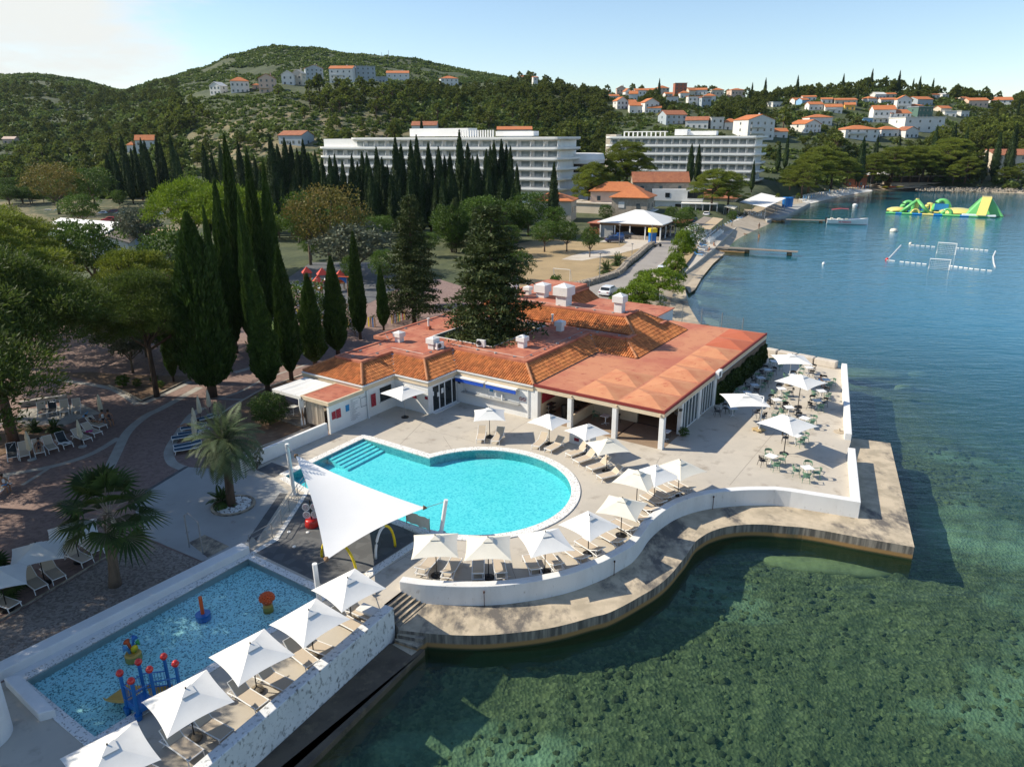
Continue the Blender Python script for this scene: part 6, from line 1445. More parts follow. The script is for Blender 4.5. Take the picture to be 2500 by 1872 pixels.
def byfoot(proto, r, bx, by, tx, ty, label, group=None, wide=1.0, z=1.46):
 b = at(r, bx, by, z); h = atd(r, tx, ty, b.y).z-z; return plant(proto, b.x, b.y, z, h, rnd.uniform(0,6), label, group, wide)
def bytop(proto, r, tx, ty, dep, label, group=None, wide=1.0, rz=None, dz=0):
 t = atd(r, tx, ty, dep); z = ground(t.x, t.y)-.1+dz; return plant(proto, t.x, t.y, z, t.z-z, rnd.uniform(0,6) if rz is None else rz, label, group, wide)
# ---- cypresses by the pool garden
CY = [mk_cypress(14, 1.15, 9000, s, LF['cypress']) for s in (1, 2, 3)]; CYF = mk_cypress(14, 2.05, 16000, 4, LF['cypress'])
GC = 'cypress trees in the pool garden'
byfoot(CYF, 'N', 520,968, 497,520, 'broad cypress with bare trunk beside the navy loungers, largest in the garden', GC, .98)
for k, (bx, by, tx, ty, wd, lab) in enumerate([(655,958,640,662,1.0,'short cypress with exposed trunk nearest the pergola bed'),(712,928,695,600,.78,'slender cypress left of the restaurant roof, second from the pergola'),
   (770,897,768,668,1.12,'stout cypress touching the left roof corner of the restaurant'),(826,870,818,628,1.02,'cypress behind the left tile skirt, fourth from the pergola'),(880,828,880,566,.68,'thin tall cypress beside the coloured picket fence'),
   (937,806,930,648,.82,'short dark cypress nearest the courtyard cedar'),(424,932,410,722,.62,'thin young cypress in the triangular bed')]):
 byfoot(CY[k % 3], 'N', bx, by, tx, ty, lab, GC, wd*1.3)
for k, (bx, by, tx, ty, wd, lab) in enumerate([(578,862,555,440,.75,'tall cypress just behind the broad cypress'),(612,850,627,332,.62,'tallest dark cypress in the clump behind the garden'),(655,838,655,380,.7,'dark cypress right of the tallest one in the clump'),
   (690,835,700,395,.6,'dark cypress at the right edge of the clump'),(548,880,520,505,.6,'dark cypress half hidden behind the broad cypress'),(630,870,600,480,.7,'dark cypress at the front of the clump')]):
 byfoot(CY[(k+1) % 3], 'N', bx, by, tx, ty, lab, 'tall cypresses in the dark clump', wd*.9)
# ---- belt of cypresses in front of the hotel
CF = [mk_cypress(20, 1.5, 2600, s, LF['cypress_far']) for s in (11, 12, 13)]; GB = 'cypress belt in front of the hotel'
tops = [(258,372,255),(267,350,258),(276,369,250),(294,328,258),(305,372,250),(318,362,262),(326,350,255),(342,337,262),(351,342,252),(362,375,262),(380,334,265),(389,345,258),(414,328,262),(430,368,250)]
tops += [(494,350,240),(515,372,235),(535,350,240),(557,365,235),(579,345,232),(601,362,228),(620,380,225),(658,330,205),(676,352,215),(693,336,210),(708,345,215),(724,362,208),(738,340,205),(752,372,212)]
tops += [(768,367,200),(785,385,205),(804,380,198),(816,376,204),(835,392,198),(858,375,200),(872,395,195),(883,370,203),(895,373,198),(918,359,200),(932,384,192),(945,402,198),(964,331,200),(978,350,206),(1002,343,199),(1016,330,204),(1030,395,190),(1045,348,202),(1070,358,196),(1085,380,200),(1098,372,204),(1121,317,206),(1141,349,200),(1154,380,194),(1165,378,200),(1187,364,204),(1197,354,210),(1206,343,206),(1224,340,212),(1236,352,205),(1246,356,210),(1262,400,200)]
for k, (tx, ty, d_) in enumerate(tops):
 lab = 'narrow dark cypress in the group beside the car park' if d_ > 245 else 'narrow dark cypress in the belt in front of the white hotel'
 bytop(CF[k % 3], 'N', tx, ty, d_+rnd.uniform(-5,5), lab, GB if d_ < 245 else 'cypresses beside the car park', .95+.25*rnd.random())
for k in range(46):
 x = 500+k*17+rnd.uniform(-6,6); bytop(CF[k % 3], 'N', x, rnd.uniform(405,450), rnd.uniform(176,192), 'narrow dark cypress in the belt in front of the white hotel', GB, 1.3)
# ---- big conifers at the restaurant
CE = [mk_cedar(17, 5.6, s, LF['cedar']) for s in (21, 22)]
q = bw(-21.8, 8.6); c = atd('N',1136,494,q[1]); plant(CE[0], q[0], q[1], 1.5, c.z-1.5, 0, 'huge dark cedar rising out of the restaurant courtyard', 'cedars beside the restaurant', 1.12)
byfoot(CE[1], 'N', 1012,790, 1020,472, 'tall dark cedar behind the restaurant roof, left of the courtyard cedar', 'cedars beside the restaurant', .85)
# ---- pines on the left
PN = [mk_pine(14, 7.0, 84, 620, 31, LF['pine_dark'], base=.52, flat=.5, cr=.22, ln=.30, wd=.075), mk_pine(14, 6.5, 60, 430, 32, LF['pine'], base=.3, ln=.36, wd=.09), mk_pine(13, 6.0, 56, 430, 33, LF['pine'], base=.3, ln=.36, wd=.09)]
def pine(p_, x, y, h, lab, group='big pines on the left', wide=1.0): return plant(p_, x, y, 1.4, h, rnd.uniform(0,6), lab, group, wide)
q = at('W2',112,530,1.47); pine(PN[0], q.x, q.y, 15.5, 'huge dark pine with a thick trunk rising between the loungers', wide=1.02)
for dx, dy, h, k, w_, lab in ((-6,6,13.5,0,1.0,'dark pine crown at the left edge behind the thick pine trunk'),(6,11,12.0,0,.85,'dark pine crown spreading over the plaza, right of the thick trunk'),(-14,20,16,1,1.1,'sunlit yellow green pine at the left edge, halfway up'),
 (-1,24,12.5,2,.9,'green pine with bright upper tufts behind the dark pine'),(-21,34,15,1,1.1,'bright yellow green pine at the left edge below the car park'),(-32,48,15,2,1.2,'pine with golden crown at the left edge near the white tent'),(8,30,9.5,2,.75,'small pine with a lemon green top above the magnolia')):
 pine(PN[k], q.x+dx, q.y+dy, h, lab, wide=w_)
for x, y, h in ((-34,24,15),(-32.5,33,16),(-39,42,17),(-44,54,17),(-33,12,14)):
 plant(PN[0], x, y, 1.4, h, rnd.uniform(0,6), 'pine standing just outside the left edge, shading the toddler pool', 'shade pines outside the frame', 1.0)
# ---- other garden trees
ST = mk_pine(13, 7.5, 60, 170, 41, LF['stone'], 'stone_pine', .5, .42, .15, .60)
bytop(ST, 'N', 446, 432, 128, 'broad bright green umbrella pine, left one of two', 'umbrella pines by the car park', .72); bytop(ST, 'N', 548, 445, 124, 'bright green umbrella pine, right one of two', 'umbrella pines by the car park', .82)
BR = [mk_broad(9, 4.2, 34, 150, 51, LF['broad']), mk_broad(8, 4, 30, 150, 52, LF['broad'])]; OL = mk_broad(6, 3.4, 30, 150, 53, LF['olive'], 'olive_tree'); ATR = mk_broad(10, 5, 34, 140, 54, LF['autumn'], 'turning_tree')
SHB = mk_broad(2.2, 1.3, 18, 110, 55, LF['broad'], 'shrub', 'shrub', .18, .12, .05); OLS = mk_broad(2.4, 1.4, 18, 110, 56, LF['olive'], 'grey_shrub', 'shrub', .16, .08, .05)
WO = mk_broad(3.6, 2.2, 24, 130, 57, LF['broad'], 'oleander', 'shrub', .2, .09, .08, flowers='table_white'); PO = mk_broad(3.2, 1.7, 22, 120, 58, LF['broad'], 'oleander', 'shrub', .2, .09, .08, flowers='cloth_pink')
RB = mk_broad(2.7, 1.62, 60, 120, 59, LF['cypress'], 'clipped_shrub', 'shrub', .13, .08, .02)
q = at('W3',868,520,1.47); plant(RB, q.x, q.y+.6, 1.4, 2.75, 0, 'round clipped dark shrub in the bed beside the pergola', None, 1.0)
for (p_, tx, ty, d_, w_, lab) in [(BR[0],415,560,96,.95,'leafy green tree behind the broad cypress'),(BR[1],400,735,72,.9,'glossy dark magnolia like tree left of the broad cypress'),(OL,255,690,78,.8,'grey green olive tree above the dark pine'),(OL,330,508,150,.9,'olive tree with leaning trunk at the car park edge'),
   (BR[1],188,475,190,1.1,'round dark tree between the parked cars'),(ATR,790,458,128,1.0,'yellow and rust coloured tree left of the cedars'),(OL,860,555,122,1.5,'wide grey olive tree at the end of the cypress belt'),(BR[0],742,470,135,.8,'green tree beside the yellow one'),
   (ATR,120,400,225,1.1,'olive brown tree at the car park fence'),(BR[0],215,410,235,1.2,'broad dark tree at the end of the blue fence'),(BR[1],150,540,118,.9,'dark leafy tree before the white tent'),(BR[1],205,545,108,.9,'loose leafy tree hiding the shed roof'),(BR[0],60,640,92,.9,'green tree top below the golden pine'),
   (OL,300,775,70,.8,'grey green olive shrub above the dark plaza'),(BR[0],300,610,92,.7,'green shrub before the brick shed'),
   (BR[0],1265,612,112,.9,'bright green bush behind the roof chimneys'),(BR[1],1220,600,118,.9,'green bush left of the dry field'),(BR[0],1330,540,150,1.1,'dark leafy tree at the corner of the dry field'),(BR[1],1385,540,150,.9,'leafy tree beside the round lime tree'),(BR[1],1442,555,143,.72,'small round citrus tree in front of the white tent roof'),
   (BR[0],1175,480,165,1.1,'dark green tree in front of the cypress belt end'),(BR[1],1225,490,165,1.1,'dark green tree beside the villa roof'),(BR[0],1290,470,175,1.2,'dense green tree below the villa'),(BR[0],1350,505,170,1.0,'green tree left of the stone house'),(BR[1],1100,500,150,.9,'dark conifer like tree between the cedars and the belt'),(CE[1],1110,480,150,.7,'cedar at the foot of the cypress belt'),(CE[0],1160,505,140,.7,'smaller cedar behind the courtyard cedar'),
   (BR[0],1480,500,195,.8,'bushy tree in front of the stone house'),(BR[1],1640,505,185,.7,'bushy tree at the white villa wall'),(OL,1010,640,100,.7,'feathery green tree behind the playground'),(BR[0],930,610,112,.7,'light green tree over the playground'),(BR[0],850,625,112,.5,'dark purple leaved shrub in the playground')]:
 bytop(p_, 'N', tx, ty, d_, lab, 'garden trees', w_)
for (p_, tx, ty, d_, w_, lab) in [(WO,728,690,84,1.0,'white flowering oleander left of the picket fence'),(WO,800,720,86,.8,'white flowering oleander behind the roof edge cypresses'),(WO,862,748,84,.6,'small white oleander beside the thin cypress'),(PO,350,650,88,.9,'pink flowering oleander near the shed'),(OLS,618,1075,47,.45,'silvery shrub at the tip of the round bed'),
   (SHB,1356,672,106,.6,'low green shrub beside the goal frame')]:
 bytop(p_, 'N', tx, ty, d_, lab, 'garden shrubs', w_, dz=.1)
for k, (r, x, y, h) in enumerate([('S5',885,835,2.6),('S5',972,775,2.4)]):
 q = at(r, x, y, 1.6); cyc = mk_palm(.4, 46, 1.9, 80+k, LF['palm'], True) if k == 0 else cyc; place(cyc, (q.x, q.y, 1.5), k, ['dark cycad beside the stone wall, nearer one','dark cycad beside the stone wall, farther one'][k], 'cycads by the road')
for (bx, ty, by, lab) in ((955,208,300,'dark shrub in the triangular bed, leftmost and largest'),(1062,238,300,'small dark shrub in the middle of the triangular bed'),(1195,215,272,'small dark shrub in the triangular bed by the young cypress'),(1240,252,312,'small dark shrub nearest the tip of the triangular bed')): byfoot(SHB, 'S2', bx, by, bx, ty, lab, 'shrubs of the triangular bed', 1.0)
# light pine between restaurant and road
LP = mk_pine(6.5, 3.6, 34, 190, 61, LF['stone'], 'pine_tree', .8, .4, .1, .2)
for (tx, ty, d_, w_, lab) in [(1560,690,96,1.0,'light green young pine right behind the roof chimneys'),(1610,655,104,1.0,'light green young pine nearest the sea wall'),(1650,618,116,.7,'thin young pine beside the promenade'),(1670,560,128,.55,'slim young pine on the planting strip')]:
 bytop(LP, 'N', tx, ty, d_, lab, 'young pines beside the road', w_*1.5 if w_ >= 1 else w_)
for (tx, ty, d_, lab) in [(1680,560,150,'flowering oleander beside the promenade stairs'),(1700,548,156,'tall oleander before the white chairs'),(1572,660,108,'round dark shrub in the young pines'),(1790,515,195,'round green shrub at the end of the canopy'),(1680,505,178,'flowering shrub at the villa terrace'),(1665,520,172,'shrub behind the parked white van')]:
 bytop(WO if 'oleander' in lab else BR[1], 'N', tx, ty, d_, lab, 'shrubs along the road', .8)
# ---- palms
q = at('S2',1800,1205,1.52); c = atd('N',548,1078,q.y-.3); pz = mk_palm(c.z-1.5, 58, 2.5, 71, LF['palm2'], True, (q.x-c.x, q.y-c.y)); pz.name = 'palm_tree'; place(pz, (c.x, c.y, 1.5), .4, 'date like palm with spiky grey fronds in the white pebble ring')
q = at('R1',668,545,1.47); c = atd('N',262,1250,q.y+.2); pz2 = mk_palm(c.z-1.47, 25, 2.7, 72, LF['palm'], False, (q.x-c.x, q.y-c.y)); place(pz2, (c.x, c.y, 1.47), 1.0, 'fan palm with rough trunk beside the gravel bed')
cy2 = mk_palm(.35, 30, 1.0, 73, LF['palm'], True); q = at('S2',1715,1215,1.5); place(cy2, (q.x, q.y, 1.52), 0, 'small cycad beside the palm trunk in the pebble ring')
p3 = mk_palm(.5, 24, 1.8, 74, LF['palm'], False); q = at('R1',-30,620,1.47); place(p3, (q.x, q.y, 1.47), 0, 'low fan palm cut by the left edge')
for k, (x, y) in enumerate(((270,640),(425,640))):
 q = at('S2', x, y, 1.47); place(cy2, (q.x, q.y, 1.47), k+1, ['spiky yellow green plant beside the sunbather','spiky yellow green plant behind the charcoal lounger'][k], 'spiky plants in the pine bed', .8)
# ivy wall
iv = thing('ivy_hedge', 'dense green ivy wall covering the restaurant side by the terrace tables', 'hedge', (*bw(0,0), DZ), YAW)
rs = np.random.RandomState(9); n = 9000; P = np.stack([rs.uniform(.02,.34,n), rs.uniform(11.9,26.8,n), rs.uniform(0,2.2,n)], 1); P[:,2] = np.minimum(P[:,2], 1.95+.2*np.sin(P[:,1]*1.3)+.12*np.sin(P[:,1]*4.1)); P[:,0] *= 1+.3*np.sin(P[:,1]*2.1+P[:,2]*3)
obj('leaves', crown_mesh('leaves', P, rs.normal(size=(n,3))+[.6,0,.2], .22, .16, 9), LF['ivy'], iv); obj('backing', MB().bb(.0,.14,11.9,26.8,0,1.85), LF['ivy'], iv); obj('bare_stems', MB().bb(.0,.05,11.9,26.8,1.85,2.5), M['bark_grey'], iv)
q = bw(.35, 3.5); place(SHB, (q[0], q[1], 1.45), 0, 'small green plant at the foot of the glass doors', 'garden shrubs', .35)
GZ = 1.4
def gs(name, region, pts, z, m): return setting(name, MB().sheet([at2(region, *p) for p in pts], z), m)
gs('dry_field', 'S5', [(60,640),(400,575),(700,600),(1230,620),(1010,840),(830,925),(620,965),(350,930),(150,960)], 1.43, M['drygrass'])
gs('gravel_path', 'S5', [(540,735),(620,705),(720,680),(1000,640),(1060,600),(1300,575),(1240,625),(1180,640),(950,700),(700,745)], 1.445, M['dust'])
gs('road', 'N', [(1380,722),(1400,712),(1505,678),(1560,635),(1590,607),(1612,590),(1662,565),(1692,545),(1722,528),(1775,500),(1830,472),(1850,474),(1795,508),(1742,533),(1695,570),(1672,597),(1645,640),(1605,677),(1560,712),(1500,770),(1380,770)], 1.45, M['asphalt'])
gs('car_park', 'N', [(90,480),(150,468),(420,470),(440,560),(250,600),(100,560)], 1.43, M['drygrass'])
gs('yard', 'S5', [(830,600),(1300,620),(1330,560),(1000,540)], 1.44, M['dust'])
gs('garden_path', 'N', [(640,820),(720,800),(800,790),(900,760),(960,740),(960,770),(900,800),(800,840),(700,880),(650,880)], 1.475, M['paving'])
gs('lawn', 'N', [(600,800),(720,760),(730,800),(640,850)], 1.47, mat('lawn_green', (.07,.12,.02), .9, (.10,.14,.03), 1, bump=.3))
gs('playground_floor', 'N', [(700,680),(760,640),(960,640),(980,700),(900,740),(760,740)], 1.47, M['splash_tile'])
setting('promenade', MB().prism([at2('W6',*p, 1.0) for p in ((960,840),(1060,760),(1180,660),(1258,602))]+[at2('W7',*p, 1.0) for p in ((155,480),(250,395),(300,362),(330,330),(290,315),(180,385),(60,500))]+[at2('W6',*p, 1.0) for p in ((1130,560),(1060,680),(985,770),(930,800))], -1.5, 1.0), M['concrete'])
setting('beach_platform', MB().prism([at2('W7',*p, .8) for p in ((425,335),(560,262),(690,238),(708,243),(560,318),(440,352))], -1.5, .8), M['concrete2'])
setting('sea_wall_path', MB().prism([at2('S5',*p, 1.3) for p in ((1455,900),(1480,905),(1520,1090),(1600,1225),(1660,1270),(1560,1290),(1350,1180),(1400,1000))], -1.5, 1.3), M['quay'])
setting('shore_strip', MB().sheet([at2('S5',*p, .35) for p in ((1480,905),(1560,860),(1680,740),(1760,690),(1800,690),(1710,770),(1620,880),(1570,970),(1525,1000))], .36), M['beach'])
gs('planting_strip', 'W6', [(740,800),(900,700),(940,640),(1050,560),(1120,560),(1040,690),(960,790),(880,850)], 1.46, M['drygrass'])
# ---- stone wall along the road
wp = smooth_path([at2('W6',*p) for p in ((30,945),(230,893),(400,832),(480,745),(560,685),(640,612),(705,572))], 5)
sw = thing('stone_wall', 'rough dry stone wall curving between the dry field and the road', 'wall')
mb = MB()
for i in range(len(wp)-1):
 a_, b_ = Vector(wp[i]), Vector(wp[i+1]); n_ = max(1, int((b_-a_).length/.45)); ang = math.atan2((b_-a_).y, (b_-a_).x)
 for k in range(n_):
  for lay in range(3):
   for s_ in (-.28, .28):
    q = a_.lerp(b_, (k+rnd.random()*.5)/n_); nx, ny = -math.sin(ang)*s_, math.cos(ang)*s_
    mb.box((q.x+nx, q.y+ny, 1.4+.16+lay*.27), (rnd.uniform(.35,.6), rnd.uniform(.4,.6), rnd.uniform(.24,.34)), ang+rnd.uniform(-.25,.25), rnd.uniform(.75,.95))
obj('stones', mb, M['stone'], sw)
lw_ = [at2('W6',*p) for p in ((745,800),(890,690),(950,620))]; solo('road_wall', MB().ribbon(lw_, offset_path(lw_, .3), 1.2, 2.1), M['concrete'], 'low concrete wall between the road and the planting strip', 'wall')
lw_ = [at2('W6',*p, 1.8) for p in ((1115,560),(1180,500),(1272,430))]; solo('promenade_wall', MB().ribbon(lw_, offset_path(lw_, .3), 1.0, 1.9), M['white'], 'white wall behind the promenade chairs', 'wall')
# ---- generic building
def openings(t, nm, w, d, h, cols, rows, m, fh=None, face='f', frame=None, ww=1.0, wh=1.3, z0=.9):
 fh = fh or h/rows
 for r_ in range(rows):
  for c_ in range(cols):
   u_ = (c_+.5)/cols-.5; z = r_*fh+z0+wh/2
   if z+wh/2 > h: continue
   if face == 'f': mb = MB().box((u_*w, -d/2-.02, z), (ww, .1, wh))
   elif face == 'r': mb = MB().box((w/2+.02, u_*d, z), (.1, ww, wh))
   elif face == 'l': mb = MB().box((-w/2-.02, u_*d, z), (.1, ww, wh))
   obj(nm, mb, m, t)
def roof_mb(w, d, h, kind, rh, ov=.4, ax='x'):
 mb = MB(); W, D = w/2+ov, d/2+ov; th = .18
 if kind == 'flat': return mb.bb(-W, W, -D, D, h, h+.3)
 if kind == 'gable':
  pr = [(-D, 0), (0, rh), (D, 0), (D, -th), (0, rh-th), (-D, -th)]; L_ = W
  if ax == 'y': pr = [(-W, 0), (0, rh), (W, 0), (W, -th), (0, rh-th), (-W, -th)]; L_ = D
  vs = [((s*L_, p, h+q+.1) if ax == 'x' else (p, s*L_, h+q+.1)) for s in (-1, 1) for p, q in pr]
  fs = [(i, (i+1) % 6, 6+(i+1) % 6, 6+i) for i in range(6)]+[(5,4,1,0),(4,3,2,1),(6,7,10,11),(7,8,9,10)]
  return mb.add(vs, fs)
 e = min(W, D)*.98; r_ = [(-W+e, 0), (W-e, 0)] if W >= D else [(0, -D+e), (0, D-e)]
 vs = [(-W,-D,h),(W,-D,h),(W,D,h),(-W,D,h),(-W,-D,h+th),(W,-D,h+th),(W,D,h+th),(-W,D,h+th),(*r_[0],h+rh),(*r_[1],h+rh)]
 fs = [(3,2,1,0),(0,1,5,4),(1,2,6,5),(2,3,7,6),(3,0,4,7)]
 fs += [(4,5,9,8),(5,6,9),(6,7,8,9),(7,4,8)] if W >= D else [(4,5,8),(5,6,9,8),(6,7,9),(7,4,8,9)]
 return mb.add(vs, fs)
def gable_wall(w, d, h, rh, ax):
 mb = MB().bb(-w/2, w/2, -d/2, d/2, -4, h)
 for s in (-1, 1):
  if ax == 'x': mb.add([(s*(w/2-.01),-d/2,h),(s*(w/2-.01),d/2,h),(s*(w/2-.01),0,h+rh),(s*(w/2-.25),-d/2,h),(s*(w/2-.25),d/2,h),(s*(w/2-.25),0,h+rh)], [(0,1,2),(5,4,3),(0,2,5,3),(1,4,5,2)])
  else: mb.add([(-w/2,s*(d/2-.01),h),(w/2,s*(d/2-.01),h),(0,s*(d/2-.01),h+rh),(-w/2,s*(d/2-.25),h),(w/2,s*(d/2-.25),h),(0,s*(d/2-.25),h+rh)], [(0,1,2),(5,4,3),(0,2,5,3),(1,4,5,2)])
 return mb
M['roof_tile_far'] = mat('far_roof_tile', (.50,.17,.06), .85, (.42,.13,.05), .7, .4, .7, .4, 3, (.55,.22,.09), 2.0, .55, .7)
M['roof_tile_old'] = mat('old_roof_tile', (.36,.135,.065), .85, (.26,.09,.05), .6, .4, .7, .4, 3, (.45,.2,.1), 2, .55, .7)
M['house_white'] = mat('house_white', (.70,.685,.65), .8, (.62,.60,.56), .4); M['house_cream'] = mat('house_cream', (.62,.54,.43), .8, (.55,.47,.37), .4); M['house_grey'] = mat('house_grey', (.36,.41,.44), .8, (.32,.36,.39), .4)
M['house_pink'] = mat('house_pink', (.62,.46,.36), .8, (.56,.41,.32), .4); M['brick'] = mat('brick_red', (.36,.13,.075), .85, (.28,.10,.06), 2, .4, .7); M['hotel_white'] = mat('hotel_white', (.80,.785,.75), .75, (.72,.71,.68), .25, .4, .7)
M['house_yellow'] = mat('house_yellow', (.70,.42,.10), .8); M['house_blue'] = mat('house_blue', (.22,.40,.58), .8); M['house_green'] = mat('house_green', (.09,.16,.13), .8)
def house(name, label, cat, loc, rz, w, d, h, roof='gable', rh=2.0, wm='house_white', rm='roof_tile_far', ax='x', win=((3,2,'f'),), group=None, chim=False, ov=.4, balcony=False, wz=(1.0,1.3)):
 t = thing(name, label, cat, loc, rz, group)
 obj('wall', gable_wall(w, d, h, rh, ax) if roof == 'gable' else MB().bb(-w/2, w/2, -d/2, d/2, -4, h), M[wm], t)
 r_ = obj('roof', roof_mb(w, d, h, roof, rh, ov, ax), M[rm], t)
 if chim: obj('chimney', MB().bb(w*.18, w*.18+.7, .2, .8, h, h+rh+.9), M[wm], r_)
 for c_, n_, f_ in win: openings(t, 'window', w, d, h, c_, n_, M['glass_blue'], face=f_, ww=wz[0], wh=wz[1])
 if balcony:
  for k in range(1, max(2, int(h/3))): obj('balcony', MB().bb(-w*.42, w*.1, -d/2-1.2, -d/2-.02, k*3-.15, k*3).bb(-w*.42, w*.1, -d/2-1.2, -d/2-1.1, k*3, k*3+.9), M[wm], t)
 return t
def base3(r, fl, fr, br, z=GZ):
 a, b, c = at(r, *fl, z), at(r, *fr, z), at(r, *br, z); u_ = (b-a); w = u_.length; rz = math.atan2(u_.y, u_.x); d = abs((c-b).dot(Vector((-math.sin(rz), math.cos(rz), 0))))
 cen = (a+b)/2+Vector((-math.sin(rz), math.cos(rz), 0))*d/2; return (cen.x, cen.y, z), rz, w, d
# white tent roofed restaurant
loc, rz, w, d = base3('W6', (240,505), (778,537), (945,487)); d = max(d, 13); fr_ = at('W6',778,537,GZ); h = atd('W6',785,398,fr_.y).z-GZ
te = thing('tent_restaurant', 'open restaurant under a big white hipped canvas roof beside the road', 'restaurant', loc, rz)
obj('roof', roof_mb(w, d, h, 'hip', 2.6, .5), M['canvas'], te); obj('fascia', MB().ribbon([(-w/2,-d/2),(w/2,-d/2),(w/2,d/2),(-w/2,d/2),(-w/2,-d/2)], [(-w/2+.1,-d/2+.1),(w/2-.1,-d/2+.1),(w/2-.1,d/2-.1),(-w/2+.1,d/2-.1),(-w/2+.1,-d/2+.1)], h-.55, h-.02), M['wood'], te)
for k in range(5): obj('post', MB().bb(-w/2+w*k/4-.13+(.13 if k == 0 else -.13 if k == 4 else 0), -w/2+w*k/4+.13+(.13 if k == 0 else -.13 if k == 4 else 0), -d/2, -d/2+.25, 0, h-.5), M['white'], te)
for k in range(1, 4): obj('post', MB().bb(w/2-.25, w/2, -d/2+d*k/3-.13, -d/2+d*k/3+.13, 0, h-.5), M['white'], te)
obj('low_wall', MB().bb(-w/2+4, w/2-.3, -d/2+.05, -d/2+.3, 0, .9), M['stone'], te); obj('inner_wall', MB().bb(-w/2, w/2-.3, 1, 1.2, 0, h-.4), M['dark'], te); obj('side_wall', MB().bb(-w/2-.02, -w/2+3.2, -d/2+.3, -d/2+.4, 0, h-.5), M['concrete2'], te); obj('floor', MB().bb(-w/2, w/2, -d/2, d/2, -.2, .06), M['wood_grey'], te)
obj('red_annex_roof', MB().bb(w/2-1, w/2+3.5, 1.5, d/2+3, h-.2, h), M['roof_red'], te); obj('red_annex_wall', MB().bb(-w/2-4.5, -w/2-.05, -1.5, 4, 0, 2.6), M['brick'], te); obj('red_annex_roof', MB().bb(-w/2-5, -w/2-.02, -2, 4.3, 2.6, 2.75), M['roof_red'], te)
for k in range(8): obj('window', MB().box((w/2-.15, -d/2+1.2+k*1.4, 1.7), (.05,1.2,1.6)), M['glass'], te)
q = at('W6',340,330,GZ); house('flat_building', 'low building with a pale flat roof behind the tent restaurant', 'building', (q.x, q.y+6, GZ), rz, 22, 9, 3.6, 'flat', 0, 'house_cream', 'dust', win=())
q = at('N',1580,552,GZ); t_ = house('stone_house', 'stone house with a hipped orange tile roof and balcony behind the tent restaurant', 'house', (q.x-3.2, q.y+5, GZ), math.radians(-22), 9.5, 9, 7.2, 'hip', 2.6, 'stone', 'roof_tile_far', win=((2,2,'f'),(2,2,'r')), ov=.7)
obj('shutters', MB().bb(-2.9,-1.3,-4.62,-4.55,4.6,6.2), M['house_white'], t_); obj('balcony', MB().bb(4.76,6.2,-4,4,3.6,3.8).bb(6.1,6.2,-4,4,4.6,4.7), M['house_white'], t_)
q = at('N',1480,530,GZ); house('villa', 'pinkish house with a wide orange hipped roof behind the stone house', 'house', (q.x+4, q.y+8, GZ), math.radians(-12), 15, 9, 7.0, 'hip', 2.6, 'house_pink', 'roof_tile_far', win=((3,2,'f'),), ov=.6)
q = at('N',1640,520,GZ); wv = thing('white_villa', 'white cubic villa with a dark corner window strip', 'house', (q.x+4, q.y+8, GZ), math.radians(-16))
obj('wall', MB().bb(-8,7,-5,5,-1,3.3).bb(-8.3,7.3,-5.6,5.2,3.32,6.9).bb(-6,-1,-2,3,6.9,7.5), M['white'], wv, bevel=.05); obj('window', MB().bb(2.6,7.25,-5.66,-5.5,4.2,6.3).bb(7.25,7.36,-5.5,3,4.2,6.3), M['glass'], wv)
for k in range(4): obj('mullion', MB().bb(3.0+k*1.3,3.1+k*1.3,-5.72,-5.6,4.2,6.3), M['black'], wv)
obj('window', MB().bb(-4.2,-2.8,-5.68,-5.58,4.4,5.8), M['glass'], wv); obj('canopy', MB().bb(1,12,-10.5,-5.2,2.9,3.1), M['canvas'], wv)
for k in range(6): obj('post', MB().bb(1.2+k*2.1,1.4+k*2.1,-10.4,-10.2,0,2.9), M['white'], wv)
obj('door', MB().bb(-1,1.2,-5.08,-4.98,0,2.4), M['glass'], wv)
q = at('N',1755,507,GZ); house('cafe_house', 'low house with spread orange hipped roofs behind the white villa', 'house', (q.x, q.y+6, GZ), math.radians(-25), 15, 10, 3.0, 'hip', 2.4, 'house_cream', 'roof_tile_old', win=((4,1,'f'),), ov=.8)
q = atd('N',1610,452,238); house('stone_barn', 'long stone barn with a rusty red tile roof in front of the right hotel', 'building', (q.x, q.y, 7), math.radians(-4), 17.5, 8, 3.2, 'gable', 3.0, 'stone', 'roof_tile_old', win=((3,1,'f'),), ov=.2)
q = atd('N',1352,478,208); house('villa', 'beige villa with a low orange roof and veranda beside the cypress belt', 'house', (q.x, q.y, 3.2), math.radians(-14), 11.5, 9, 4.0, 'hip', 2.0, 'house_cream', 'roof_tile_far', win=((2,1,'f'),(2,1,'r')), ov=.6)
q = at('W5',800,540,GZ); t_ = house('shed', 'white gabled shed with a brick side wall behind the dark pines', 'shed', (q.x-1.5, q.y+2.5, GZ), math.radians(18), 6.5, 8.5, 3.2, 'gable', 1.5, 'house_white', 'wood_grey', 'y', win=((1,1,'f'),), ov=.45)
obj('brick_face', MB().bb(-3.3,-3.24,-4.2,4.2,0,3.1), M['brick'], t_); obj('door', MB().bb(-3.36,-3.3,-3.8,-2.9,0,2.2), M['house_white'], t_)
q = at('W5',560,330,GZ+4); tn = thing('marquee', 'long white marquee roof behind the loose leafy tree', 'marquee', (q.x, q.y+4, GZ), math.radians(-28)); obj('roof', roof_mb(22, 9, 3.4, 'gable', 1.9, .2), M['canvas'], tn); obj('wall', MB().bb(-11,11,-4.5,4.5,0,3.4), M['house_grey'], tn)
